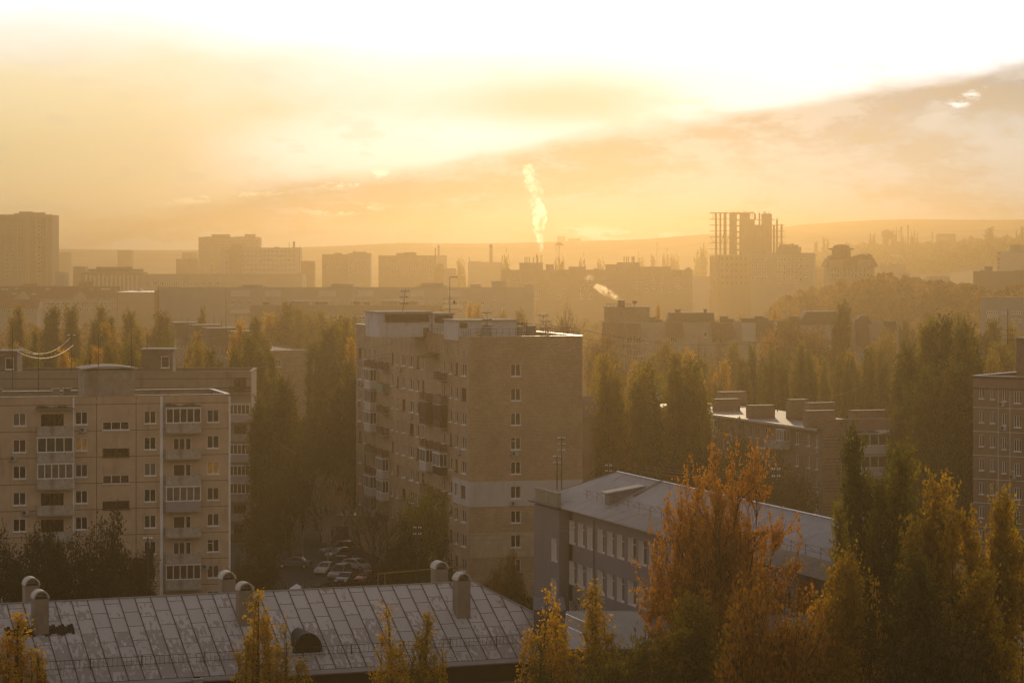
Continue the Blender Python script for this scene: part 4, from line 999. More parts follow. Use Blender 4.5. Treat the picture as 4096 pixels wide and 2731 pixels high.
# twin tower and office slab
far_block('residential_tower', 'pale twin topped tower block behind the office slab', 'tower block', 198.5, 259, 237, 2000, pale, 20, 0,
    rows=[(v, v + 1.6, seq(202, 256, 7), 1.6, 1, 'dark') for v in seq(240, 268, 9)], boxes=[(211.4, 229, 234.2), (244.5, 254.5, 234), (205, 210, 236.4), (235, 243, 236.4)])
B, f = far_block('office_block', 'long office slab with a grid of window bays and a darker stair tower', 'building', 221, 300, 247.8, 1700, wp_, 16, 0,
    rows=[(v, v + 2.9, seq(241.5, 292, 13), 3.3, 3, 'dark') for v in (249.6, 254.0, 258.6, 263.3, 268.0)] + [(v, v + 2.4, [225.5, 228.3], 1.8, 1, 'dark') for v in seq(250, 272, 5)], boxes=[(231, 242, 244.2, tanw), (274, 278, 246.8, darkw)])
q = MB(); q.box(X(229, 1700) - B.o.x, X(240.7, 1700) - B.o.x, -3, -.02, 0, Z(247, 1700)); q.build('stair_tower', tanw, B.root)
q = MB(); q.box(X(292.6, 1700) - B.o.x, X(294.6, 1700) - B.o.x, 2, 4, 60 - 18, Z(241, 1700)); q.build('chimney', darkw, B.root)
q = MB(); q.box(X(288.7, 1700) - B.o.x, X(289.2, 1700) - B.o.x, 2, 3, 42, Z(242.3, 1700)); q.build('chimney_pipe', darkw, B.root)
q = MB(); q.box(X(299.6, 1700) - B.o.x, X(300.2, 1700) - B.o.x, -1, 0, 20, Z(245.8, 1700)); q.build('drain_pipe', darkw, B.root)
# skyline blocks, centre
far_block('apartment_block', 'stepped twin block standing left of centre on the skyline', 'building', 322, 348, 254.4, 1600, tanw, 14, 0, rows=[(v, v + 2, seq(324, 345, 6), 2, 1, 'dark') for v in (262, 267)], boxes=[(333.6, 341, 252.8)])
far_block('apartment_block', 'taller half of the stepped pair left of centre on the skyline', 'building', 348.2, 370.3, 253.2, 1590, greyw, 14, 0, rows=[(v, v + 2, seq(350, 367, 5), 2, 1, 'dark') for v in (261, 266, 271)], boxes=[(355, 366, 251.7), (353, 354.5, 251)])
far_block('apartment_block', 'wide block with a raised middle, on the skyline behind the insulator mast', 'building', 378.4, 434.5, 255.6, 1560, tanw, 16, 0, rows=[(v, v + 2, seq(381, 430, 10), 1.8, 1, 'dark') for v in (260, 265, 270, 275)], boxes=[(396.3, 416, 252.9), (404, 415, 252.2)])
far_block('apartment_block', 'narrow pale block behind the slim round tower on the skyline', 'building', 434.8, 446.6, 255.5, 1800, pale, 12, 0)
tiled_house('gabled_house', 'dark red steep roofed house below the slim round tower', 434.6, 444, 263.3, 270.5, 1450, redw, redroof, 12, 1.5)
far_block('workshop', 'low pale factory hall under the big brick chimney', 'building', 468, 502, 262.2, 1700, pale, 20, 0, boxes=[(470, 481, 261.2)])
far_block('low_building', 'low grey building right of the steep roofed house on the skyline', 'building', 444.5, 456, 268.5, 1500, greyw, 12, 0)
far_block('low_building', 'low dark shed beside the office slab drain pipe', 'building', 301, 314, 261, 1650, darkw, 12, 0)
# long block u501-693
B, f = far_block('long_apartment_block', 'long brick apartment block with pipe topped roof rooms below the steam plume', 'building', 501.5, 692.6, 270, 1260, tanw, 16, 0,
    rows=[(278, 281.5, [506, 513, 519, 536, 548, 583, 590, 604, 607, 635, 641], 2.6, 2, 'dark'), (276.8, 280, [651, 660, 676], 4.6, 4, 'dark'), (284.5, 288, [583, 590, 604, 607, 636, 645], 2.6, 2, 'dark'), (282.8, 286.2, [651, 659.5, 676.5], 4.6, 4, 'dark'), (288.6, 292, [651, 659.5, 676.5], 4.6, 4, 'dark'), (288.6, 292, [519, 529, 539, 549, 563, 579, 588, 636, 645, 668, 685], 2.8, 2, 'dark'), (294, 298.5, [519, 534, 556, 579, 588], 4.2, 3, 'curtain')],
    boxes=[(519.4, 543, 262.6), (546, 554, 264.2), (568.9, 586, 266.6), (606, 617, 264.3), (617.6, 639.6, 262.3), (640, 671, 266.6), (594, 598, 268.3)])
for i, u in enumerate((525.1, 527, 529.3, 533.6, 537.9)):
    q = MB(); q.tube([(X(u, 1262) - B.o.x, 4, Z(264, 1262)), (X(u, 1262) - B.o.x, 4, Z(256.5, 1262))], .22, 5); q.build('flue_pipe', darkw, B.root)
for i, u in enumerate((624.3, 626.7, 628.5, 632.2, 633.3, 634.3)):
    q = MB(); q.tube([(X(u, 1262) - B.o.x, 4, Z(264, 1262)), (X(u, 1262) - B.o.x, 4, Z(256.2, 1262))], .22, 5); q.build('flue_pipe', darkw, B.root)
for (ua, ub, va) in ((505.5, 511, 267.6), (684.5, 692.4, 266.8)):
    xa, xb, z0 = X(ua, 1260) - B.o.x, X(ub, 1260) - B.o.x, f.z1; q = MB(); q.hexa([(xa, -.4, z0), (xb, -.4, z0), (xb, 5, z0), (xa, 5, z0)], [((xa + xb) / 2 - .3, -.4, Z(va, 1260)), ((xa + xb) / 2 + .3, -.4, Z(va, 1260)), ((xa + xb) / 2 + .3, 5, Z(va, 1260)), ((xa + xb) / 2 - .3, 5, Z(va, 1260))]); q.build('gable', tanw, B.root)
for (ua, ub) in ((557, 566), (673, 681.5)):
    q = MB(); q.box(X(ua, 1260) - B.o.x, X(ub, 1260) - B.o.x, -.5, -.02, Z(276.2, 1260), Z(270.2, 1260)); q.build('attic_panel', mat('green_roof_panel', (.12, .13, .08), .9), B.root)

# ------------------------------------------------------------------ chimneys, towers, masts on the skyline
def chimney(u, vt, vb, wt, wb, Y, label, m=tanw, band=True, group=None):
    x = X(u, Y); zb = max(0, terr(x, Y)); zt = Z(vt, Y); k = Y / F / 2; t = thing('factory_chimney', label, 'chimney', (x, Y, zb), 0, group)
    b = MB(); b.lathe(0, 0, [(wb * k * 1.1, 0), (wt * k, zt - zb)], 14); b.build('stack', m, t)
    if band: b = MB(); b.lathe(0, 0, [(wt * k * 1.12, zt - zb - 2.5), (wt * k * 1.12, zt - zb - .6)], 14); b.build('collar', darkw, t)
chimney(435.3, 247.8, 264, .9, .9, 1430, 'thin straight flue with a wisp of smoke on the skyline', darkw, False)
chimney(491, 243.7, 262, 3.0, 3.5, 1750, 'stout brick chimney rising from the low factory hall')
chimney(469.3, 256.3, 264, 1.0, 1.3, 2100, 'small distant chimney left of the stout brick chimney')
chimney(541.2, 254.3, 266, 2.3, 2.6, 2300, 'power station chimney under the tall steam plume')
chimney(657, 241.7, 259, 1.2, 2.2, 2700, 'slender tapering chimney alone on the horizon right of the plume')
chimney(536.8, 253.6, 262, 1.6, 1.8, 1700, 'short round stack just left of the steam plume')
chimney(901.4, 226.2, 243, 1.5, 2.1, 2350, 'left and shorter of two tapering chimneys on the right hill', darkw)
chimney(908.0, 224.5, 243, 1.5, 2.1, 2400, 'right and taller of two tapering chimneys on the right hill', darkw)
t = thing('round_tower', 'slim round tower with a domed lantern on the skyline', 'tower', (X(438.6, 1700), 1700, 0)); k = 1700 / F / 2
b = MB(); b.lathe(0, 0, [(2.1 * k, 0), (1.9 * k, Z(247, 1700))], 12); b.build('shaft', pale, t); b = MB(); b.lathe(0, 0, [(2.2 * k, Z(247, 1700)), (2.2 * k, Z(246.3, 1700)), (1.2 * k, Z(245.6, 1700)), (.3, Z(244.6, 1700))], 12); b.build('lantern_roof', darkw, t)
def mast(u, vt, vb, Y, label, kind):
    x = X(u, Y); zb = max(0, terr(x, Y)); h = Z(vt, Y) - zb; t = thing({'lamp': 'floodlight_mast', 'water': 'water_tower', 'radio': 'radio_mast', 'plain': 'post'}[kind], label, {'lamp': 'light mast', 'water': 'water tower', 'radio': 'mast', 'plain': 'post'}[kind], (x, Y, zb))
    if kind == 'lamp':
        b = MB(); b.tube([(0, 0, 0), (0, 0, h)], .35, 6); b.build('mast', darkw, t); b = MB(); b.box(-3, 3, -.5, .5, h - 1.6, h - .6); b.box(-1.6, 1.6, -.5, .5, h - .55, h + .5); b.build('lamp_cluster', darkw, t)
    elif kind == 'water':
        b = MB(); b.tube([(0, 0, 0), (0, 0, h - 6)], 1.4, 8); b.build('shaft', darkw, t); b = MB(); b.lathe(0, 0, [(1.4, h - 9), (5, h - 5.5), (5, h - 1.5), (1, h)], 12); b.build('tank', darkw, t)
    elif kind == 'radio':
        b = MB(); b.tube([(0, 0, 0), (0, 0, h)], [.9, .3], 4); b.build('mast', darkw, t); b = MB()
        for z, w in ((h - 8, 3.0), (h - 5, 2.6)): b.box(-w, w, -.3, .3, z, z + .5)
        for x_ in (-2.8, 2.5): b.box(x_, x_ + .5, -.3, .3, h - 8.5, h - 2)
        b.build('antenna_panels', darkw, t)
    else:
        b = MB(); b.tube([(0, 0, 0), (0, 0, h)], .5, 6); b.build('mast', darkw, t); b = MB(); b.lathe(0, 0, [(.8, h - .1), (.8, h + .3)], 6); b.build('cap', darkw, t)
mast(559.2, 242.8, 262, 1900, 'tall floodlight mast with a lamp cluster right of the steam plume', 'lamp')
U6 = lambda x: 812.5 + x / 11.12
mast(U6(832), 229.3, 243, 2300, 'water tower with a cup shaped tank among the hill poplars', 'water')
mast(U6(933), 226, 243, 2300, 'thin radio mast between the water tower and the chimneys', 'radio')
mast(U6(1135), 228.6, 243, 2350, 'radio mast with side panels right of the hill chimneys', 'radio')
mast(U6(1332), 232, 241, 2400, 'bare post standing on the hill crest', 'plain')
mast(700.8 + 3, 247, 254, 2000, 'leaning post above the trees left of the concrete skeleton', 'plain')
# ------------------------------------------------------------------ mansard block with steaming flues
def mansard():
    Y = 600; x0, x1 = X(604, Y), X(899, Y)
    B = Bld('mansard_apartment_block', 'pale apartment block with dark mansard panels and steaming twin flues', 'building', x0, Y); W = x1 - x0
    wl = mat('mansard_pale_wall', (0.36, 0.31, 0.27), .95, var=.08, scale=.3); tile = mat('dark_mansard_tiles', (0.13, 0.095, 0.075), .9, var=.12, scale=1.5)
    ze = Z(322, Y); f = Fac(B, x0, Y, 1, 0, W, 0, ze, wl)
    V = lambda x: 587.5 + x / 10.45; VV = lambda y: 287.5 + y / 10.45; z = lambda y: Z(VV(y), Y)
    for (xa, xb, ya, yb, n, g) in ((410, 560, 510, 580, 5, 'dark'), (410, 560, 645, 713, 5, 'curtain'), (605, 640, 528, 572, 2, 'dark'), (845, 930, 515, 575, 4, 'dark'), (1655, 1710, 525, 575, 2, 'dark'), (1985, 2110, 622, 700, 4, 'grey'), (1985, 2110, 760, 832, 4, 'grey'),
                             (720, 735, 440, 465, 1, 'dark'), (1216, 1250, 460, 515, 1, 'dark'), (1672, 1690, 436, 460, 1, 'dark'), (1540, 1590, 655, 715, 2, 'grey'), (3040, 3165, 466, 466 + 60, 5, 'curtain')):
        s0, s1 = X(V(xa), Y) - x0, X(V(xb), Y) - x0
        if s1 < W: f.win(s0, s1, z(yb), z(ya), n, g)
    for (u0, u1, va, vb, n) in ((883.5, 897, 333.5, 341.5, 5), (872.8, 879, 336, 341, 2), (884, 897, 347, 355, 4)):
        f.win(X(u0, Y) - x0, X(u1, Y) - x0, Z(vb, Y), Z(va, Y), n, 'curtain')
    f.wall(); shell(B, f, 13, ze, wl, ze - .3)
    def slab(pts, off0, off1, nm='mansard_panel', m=tile):           # pts in (u,v), leaning panel in front of the wall
        b = MB(); vs = [v for u, v in pts]; v0, v1 = min(vs), max(vs)
        fr = []
        for (u, v) in pts:
            t = (v - v0) / (v1 - v0); yy = -(off0 + (off1 - off0) * t); fr.append((X(u, Y) - x0, yy, Z(v, Y)))
        b.hexa([(a, min(-.02, y + .25) , c) for a, y, c in fr], fr); b.build(nm, m, B.root)
    slab([(602.3, 321.8), (623.8, 322.6), (623.8, 348.5), (616.5, 348.5), (616.5, 342), (600.5, 347.5)], .4, 2.0)
    slab([(626.8, 322.8), (640.4, 323), (641.6, 336), (626.8, 336)], .3, 1.2)
    slab([(665.8, 322.8), (682, 322.8), (684.5, 337), (665.8, 337)], .3, 1.2); slab([(711.7, 322.4), (721, 322.4), (721, 341), (711.7, 341)], .3, 1.0)
    slab([(721.7, 322.4), (731.5, 322.4), (736.5, 338), (721.7, 338)], .3, 1.2); slab([(756, 319.5), (772, 320), (773.5, 336.2), (756, 336)], .4, 1.3)
    slab([(777, 320.5), (800, 320.5), (800, 338), (777, 338)], .3, 1.2); slab([(883.5, 320.9), (895.6, 321), (896.6, 333), (883.5, 333)], .3, 1.1); slab([(855, 319), (868, 318.2), (869.5, 345), (856, 345)], .3, 1.1)
    # roof level pieces
    def rbx(ua, ub, v, w0=2.0, w1=9, m=tile, nm='roof_room'):
        b = MB(); xa, xb = X(ua, Y + w0) , X(ub, Y + w0); b.box(xa - x0, xb - x0, w0, w1, ze - .3, Z(v, Y + w0)); o = b.build(nm, m, B.root)
        b = MB(); b.box(xa - x0 - .2, xb - x0 + .2, w0 - .2, w1 + .2, Z(v, Y + w0) + .003, Z(v, Y + w0) + .15); q = b.build('roof_slab', tile); q.parent = o
    rbx(605.2, 649.7, 307.1, .4, 9, brick('mansard_room_brick', (0.31, 0.225, 0.17), (.2, .15, .12), .5, .25), 'lift_room')
    b = MB(); za = ze; zb = Z(312.4, Y + .5); b.hexa([(X(668, Y) - x0, -.2, za), (X(715, Y) - x0, -.2, za), (X(715, Y) - x0, 9, za), (X(668, Y) - x0, 9, za)], [(X(670, Y) - x0, .8, zb), (X(714, Y) - x0, .8, zb), (X(714, Y) - x0, 8, zb), (X(670, Y) - x0, 8, zb)]); b.build('raised_mansard', tile, B.root)
    b = MB(); b.hexa([(X(798, Y) - x0, -.2, za - .5), (X(852, Y) - x0, -.2, za - .5), (X(852, Y) - x0, 9, za - .5), (X(798, Y) - x0, 9, za - .5)], [(X(806.5, Y) - x0, .8, Z(311.2, Y)), (X(850, Y) - x0, .8, Z(311.2, Y)), (X(850, Y) - x0, 8, Z(311.2, Y)), (X(806.5, Y) - x0, 8, Z(311.2, Y))]); b.build('raised_mansard', tile, B.root)
    for (ua, ub, uc, ud, v) in ((787.5, 801, 790, 798, 316.0), (854, 872, 861, 868, 315.3)):
        b = MB(); zt = Z(v, Y); b.hexa([(X(ua, Y) - x0, -.2, za - .3), (X(ub, Y) - x0, -.2, za - .3), (X(ub, Y) - x0, 5, za - .3), (X(ua, Y) - x0, 5, za - .3)], [(X(uc, Y) - x0, .5, zt), (X(ud, Y) - x0, .5, zt), (X(ud, Y) - x0, 5, zt), (X(uc, Y) - x0, 5, zt)]); b.build('raised_mansard', tile, B.root)
    for (ua, ub, v) in ((649.8, 655.5, 317.4), (657, 662, 319.8), (675.7, 680.5, 309.7), (704.5, 706.7, 309.4), (720.7, 728, 316.6), (728, 733.8, 319), (741.8, 757, 318.3), (756, 763, 316.3), (763, 768, 318)):
        rbx(ua, ub, v, 3, 5.5, tile, 'chimney')
    wt_ = mat('mansard_white', (.5, .46, .43), .9, var=.05)
    for (ua, ub, va, vb) in ((773.5, 777, 321.5, 341), (741.8, 755.5, 323, 341)):
        b = MB(); b.box(X(ua, Y) - x0, X(ub, Y) - x0, -.5, -.02, Z(vb, Y), Z(va, Y)); b.build('stair_bay', wt_, B.root)
    # slanted dark right end
    b = MB(); b.hexa([(W, 0, Z(346, Y)), (W + 1.2, 0, Z(346, Y)), (W + 1.2, 12, Z(346, Y)), (W, 12, Z(346, Y))], [(W, 0, ze), (W + .15, 0, ze), (W + .15, 12, ze), (W, 12, ze)]); b.build('mansard_panel', tile, B.root)
    for u in (619.6, 622.8):
        b = MB(); x = X(u, Y + 3) - x0; b.tube([(x, 3, Z(308, Y + 3)), (x, 3, Z(300.2, Y + 3))], .22 * 2, 10); b.tube([(x, 3, Z(300.6, Y + 3)), (x, 3, Z(299.8, Y + 3))], .5, 10); b.build('flue_pipe', dark_metal, B.root)
    b = MB(); zr = Z(307, Y + .6)
    for h in (.7, 1.1): b.tube([(X(606.7, Y) - x0, .6, zr + h - .3), (X(631, Y) - x0, .6, zr + h - .3)], .05, 3)
    for u in seq(606.7, 631, 8): b.tube([(X(u, Y) - x0, .6, zr), (X(u, Y) - x0, .6, zr + .8)], .05, 3)
    b.build('roof_railing', dark_metal, B.root)
    b = MB(); b.lathe(X(635.2, Y) - x0, 3, [(.1, zr), (.12, zr + .7), (.5, zr + .9), (.55, zr + 1.3), (.3, zr + 1.5)], 8); b.build('roof_vent', dark_metal, B.root)
mansard()

# ------------------------------------------------------------------ concrete skeleton of an unfinished tower
def skeleton():
    Y = 1400; U = lambda x: 700 + x / 14.58; x0 = X(U(165), Y)
    B = Bld('unfinished_tower', 'unfinished concrete tower skeleton with open floors and bare columns', 'building', x0, Y); cm = mat('raw_concrete', (0.26, 0.20, 0.15), .95, var=.12, scale=.3); bm = mat('block_infill', (0.30, 0.20, 0.14), .95, var=.12, scale=.3)
    V = lambda y: Z(205 + y / 14.58, Y); XX = lambda x: X(U(x), Y) - x0; D = 15
    lev = [110, 200, 287, 373, 460, 547, 635, 720]
    b = MB()
    for i, y in enumerate(lev):
        b.box(XX(165), XX([790, 450, 450, 450, 450, 450, 450, 730][i]), 0, D, V(y + 4), V(y - 3) if i else V(y - 5))
    for y in (205, 287, 373, 460, 547): b.box(XX(1050), XX(1240 if y > 205 else 1095), .5, D - 1, V(y + 4), V(y - 3))
    b.box(XX(815), XX(917), .5, D, V(210), V(203)); b.build('floor_slabs', cm, B.root)
    def col(xa, xb, yt, yb, d0=.3, d1=1.1, m=cm, nm='column'):
        b = MB(); b.box(XX(xa), XX(xb), d0, d1, V(yb) if yb else 0, V(yt)); b.build(nm, m, B.root)
    for (xa, xb) in ((220, 250), (285, 312), (345, 388)): col(xa, xb, 104.6, 716)
    col(448, 540, 104.6, 716, .3, 9, cm, 'core_wall')
    b = MB()
    for y in (110, 200, 287, 373, 460, 547, 635): b.box(XX(540), XX(590), .4, 1.2, V(y + 24), V(y + 2 if y > 110 else 114))
    b.box(XX(575), XX(589), .45, 1.1, V(716), V(205)); b.build('lintels', cm, B.root)
    # solid walls right of the gap with a few openings near the top
    col(600, 730, 114.2, None, .4, 10, cm, 'core_wall') if False else None
    b = MB(); b.box(XX(600), XX(648), .4, 10, 0, V(114)); b.box(XX(668), XX(730), .4, 10, 0, V(114)); b.box(XX(648), XX(668), .41, 9.9, 0, V(190)); b.box(XX(648), XX(668), .41, 9.9, V(135), V(114.3)); b.build('core_wall', cm, B.root)
    b = MB(); b.box(XX(731), XX(800), .5, 9, 0, V(204)); b.box(XX(801), XX(904), .6, 9, 0, V(283)); b.build('core_wall', cm, B.root)
    b = MB(); b.box(XX(905), XX(915), .9, 1.3, 0, V(600)); b.build('lintels', cm, B.root)
    col(792, 817, 122, 206, .5, 1.6); col(858, 881, 122, 284, .5, 1.6); col(917, 1050, 122, None, .4, 9, cm, 'core_wall')
    col(1068, 1097, 284, 700, 1, 2.2); col(1115, 1140, 205, 700, 1.1, 2.3); col(1180, 1205, 284, 700, 1, 2.2)
    for x in seq(735, 783, 6): col(x, x + 3, 114.5, 200, .4, .5)
    for x in (180, 200, 216): col(x, x + 4, 114.5, 198, .4, .5)
    b = MB(); rr = random.Random(3)
    for (xa, xb, y, h) in ((480, 790, 104, 22), (790, 815, 122, 25), (860, 880, 122, 30), (920, 1048, 122, 40), (1118, 1138, 205, 35), (1182, 1204, 284, 22)):
        for i in range(int((xb - xa) / 9) + 2):
            x = XX(rr.uniform(xa, xb)); b.tube([(x, 1.5, V(y)), (x + rr.uniform(-.2, .2), 1.5, V(y - h * rr.uniform(.5, 1)))], .07, 3, cap=False)
    b.build('rebar', darkw, B.root)
    # lower infilled storeys
    b = MB(); b.box(XX(290), XX(728), .02, 12, 0, V(727)); b.box(XX(165), XX(728), 12, 12.5, 0, V(740)); b.build('infill_wall', bm, B.root)
    for i, y in enumerate(seq(720 + 90, 720 + 90 * 6, 6)):
        b = MB(); b.box(XX(165), XX(730), -.3, 11, V(y + 4), V(y - 4)); b.build('floor_slabs', cm, B.root)
        if i < 6:
            b = MB(); b.box(XX(165), XX(216), -.25, -.05, V(y - 6), V(y - 42)); b.build('balcony_wall', bm, B.root)
    for (xa, xb) in ((182, 200), (215, 266)): col(xa, xb, 727, None, .3, 1.5)
    b = MB()
    for r_ in range(5):
        for k in range(6): x = 310 + k * 68; y = 745 + r_ * 90; b.box(XX(x), XX(x + 30), -.05, .0, V(y + 50), V(y + 8))
    b.build('window_opening', mat('void_far', (.10, .07, .05), 1), B.root)
    for (p_, q_) in (((160, 470), (205, 545)), ((205, 545), (250, 470)), ((395, 520), (440, 415)), ((315, 545), (340, 430))):
        b = MB(); b.tube([(XX(p_[0]), -.2, V(p_[1])), (XX(q_[0]), -.2, V(q_[1]))], .14, 3); b.build('scaffold_tube', darkw, B.root)
skeleton()
UU = lambda x: 700 + x / 14.58; VU = lambda y: 205 + y / 14.58
far_block('apartment_block', 'pale ten storey block with glazed balconies right in front of the concrete skeleton', 'building', UU(730), UU(1645), VU(702), 1200, mat('cream_far_wall', (.40, .33, .27), .95, var=.06, scale=.2), 16, -9,
    rows=[(VU(y), VU(y + 42), [UU(x) for x in (755, 808, 895, 945)], 1.7, 1, 'dark') for y in (762, 860, 950, 1040)] + [(VU(y), VU(y + 42), [UU(x) for x in (1110,)], 5.4, 4, 'dark') for y in (762, 860, 950, 1040, 1130)] + [(VU(y), VU(y + 42), [UU(x) for x in (1300,)], 8.2, 6, 'dark') for y in (762, 860, 950, 1040, 1130)] + [(VU(y), VU(y + 42), [UU(x) for x in (1525,)], 4.6, 4, 'dark') for y in (762, 860, 950, 1040)] + [(VU(y), VU(y + 60), [UU(x) for x in (1215, 1455)], 2.2, 1, 'dark') for y in (762, 860, 950, 1040)],
    boxes=[(UU(1100), UU(1460), VU(612)), (UU(1150), UU(1310), VU(572)), (UU(1330), UU(1420), VU(580)), (UU(1333), UU(1348), VU(556))])
# domed building
def domed():
    Y = 1100; U = lambda x: 812.5 + x / 11.12; V = lambda y: Z(212.5 + y / 11.12, Y); x0 = X(U(178), Y)
    B = Bld('domed_building', 'brown gabled building with a round domed corner tower on the right', 'building', x0, Y); XX = lambda x: X(U(x), Y) - x0
    q = MB(); q.box(0, XX(690), 0, 16, 0, V(600)); q.build('wall', tanw, B.root)
    q = MB(); q.hexa([(XX(143), -1.2, V(602)), (XX(728), -1.2, V(602)), (XX(728), 17, V(602)), (XX(143), 17, V(602))], [(XX(180), 1.5, V(505)), (XX(690), 1.5, V(505)), (XX(690), 14, V(505)), (XX(180), 14, V(505))]); q.build('mansard_roof', brownroof, B.root)
    q = MB(); q.lathe(XX(337), 5, [(1.85 * 2.1, V(600)), (1.85 * 2.1, V(410))], 12); q.build('tower', brownroof, B.root)
    q = MB(); q.lathe(XX(337), 5, [(4.4, V(412)), (5.4, V(402)), (5.4, V(395)), (3.4, V(388)), (3.4, V(375)), (2.9, V(362)), (1.6, V(353)), (.2, V(350))], 14); q.build('dome', brownroof, B.root)
    for (xa, xb, xc, yt) in ((200, 285, 240, 458), (480, 620, 550, 456), (590, 672, 630, 453)):
        q = MB(); q.hexa([(XX(xa), .6, V(507)), (XX(xb), .6, V(507)), (XX(xb), 12, V(507)), (XX(xa), 12, V(507))], [(XX(xa + 6), .6, V(480)), (XX(xb - 6), .6, V(480)), (XX(xb - 6), 12, V(480)), (XX(xa + 6), 12, V(480))])
        q.hexa([(XX(xa - 3), .3, V(480) + .01), (XX(xb + 3), .3, V(480) + .01), (XX(xb + 3), 12, V(480) + .01), (XX(xa - 3), 12, V(480) + .01)], [(XX(xc - 4), .3, V(yt)), (XX(xc + 4), .3, V(yt)), (XX(xc + 4), 12, V(yt)), (XX(xc - 4), 12, V(yt))]); q.build('gable_dormer', brownroof, B.root)
    q = MB(); q.box(XX(410), XX(480), .8, 12, V(507), V(490)); q.build('roof_room', brownroof, B.root)
    for (xa, xb) in ((180, 330), (500, 650)): q = MB(); q.box(XX(xa), XX(xb), -1.0, -.02, 0, V(520)); q.build('wall_bay', tanw, B.root)
    for r_ in range(2):
        for x in (200, 235, 270, 345, 385, 425, 465, 520, 560, 600): link('window', winmesh(1.0, 1.9, 1, white, 'dark'), B.root, (XX(x), -1.05 if (180 < x < 330 or 500 < x < 650) else -.02, V(655 + r_ * 62)))
domed()
U6 = lambda x: 812.5 + x / 11.12; V6 = lambda y: 212.5 + y / 11.12
far_block('long_shed', 'long low shed with a gleaming pale roof between the cream block and the domed building', 'building', 811, 832, 268.8, 1500, redw, 30, 0, boxes=[(811, 831, 267.2)])
q_ = far_block('long_shed', 'low white roofed shed left of the concrete skeleton', 'building', 693, 718, 276.5, 1450, wp_, 30, 0)
far_block('hilltop_building', 'flat topped building standing on the crest of the right hill', 'building', U6(1402), U6(1592), V6(234), 2450, darkw, 14, 0, rows=[(V6(272), V6(292), [U6(1425), U6(1450), U6(1485)], 2, 1, 'curtain')], boxes=[(U6(1402), U6(1445), V6(240))])
# right edge blocks
rw = mat('banded_white', (.45, .41, .38), .95, var=.05, scale=.2)
B, f = far_block('apartment_block', 'white block with red brown floor bands at the right edge', 'building', U6(2052), 1036, V6(436), 1350, rw, 14, -11, boxes=[(U6(2192), 1034, V6(366)), (U6(2222), U6(2320), V6(356))])
for (ya, yb, xa) in ((436, 456, 2052), (500, 534, 2052), (556, 574, 2052), (598, 618, 2052)): q = MB(); q.box(X(U6(xa), 1350) - B.o.x, f.W, -.3, -.02, Z(V6(yb), 1350), Z(V6(ya), 1350)); q.build('floor_band', redw, B.root)
far_block('apartment_block', 'tan block with a small roof box below the banded block, right edge', 'building', U6(1787), 1036, V6(655), 1000, tanw, 14, -11, boxes=[(U6(1912), U6(1999), V6(600)), (U6(1878), U6(1892), V6(636)), (U6(2245), 1034, V6(640))])
B, f = far_block('apartment_block', 'grey block with white glazed loggias among trees at the right edge', 'building', U6(1868), 1036, V6(948), 700, greyw, 14, -11,
    rows=[(V6(y), V6(y + 38), [U6(1938), U6(2210)], 10.5, 6, 'curtain') for y in (1090, 1180)] + [(V6(1100), V6(1130), [U6(2095), U6(2135)], 2.5, 2, 'dark')], boxes=[(U6(1868), U6(1985), V6(944)), (U6(2080), U6(2130), V6(944)), (U6(2170), 1034, V6(944))])
for (xa, y) in ((1938, 1134), (2222, 1222)): q = MB(); q.box(X(U6(xa), 700) - B.o.x, X(U6(xa + 122), 700) - B.o.x, -.9, -.05, Z(V6(y + 40), 700), Z(V6(y), 700)); q.build('balcony', wp_, B.root)
# warehouses on the slope with bright roofs
for i, (ua, ub, v, Y) in enumerate(((880, 905, 264, 1500), (899, 910, 272, 1300), (930, 950, 276, 1250), (862, 876, 258.5, 1900), (893, 904, 254, 2000))):
    b_, f_ = far_block('low_warehouse', ['long low warehouse on the slope right of the domed building', 'small pale roofed shed over the orange wood', 'low shed half hidden at the lower right of the slope', 'small shed just right of the domed building, further up', 'tiny pale roof high on the slope'][i], 'building', ua, ub, v, Y, pale, 14, 0, cap=False)

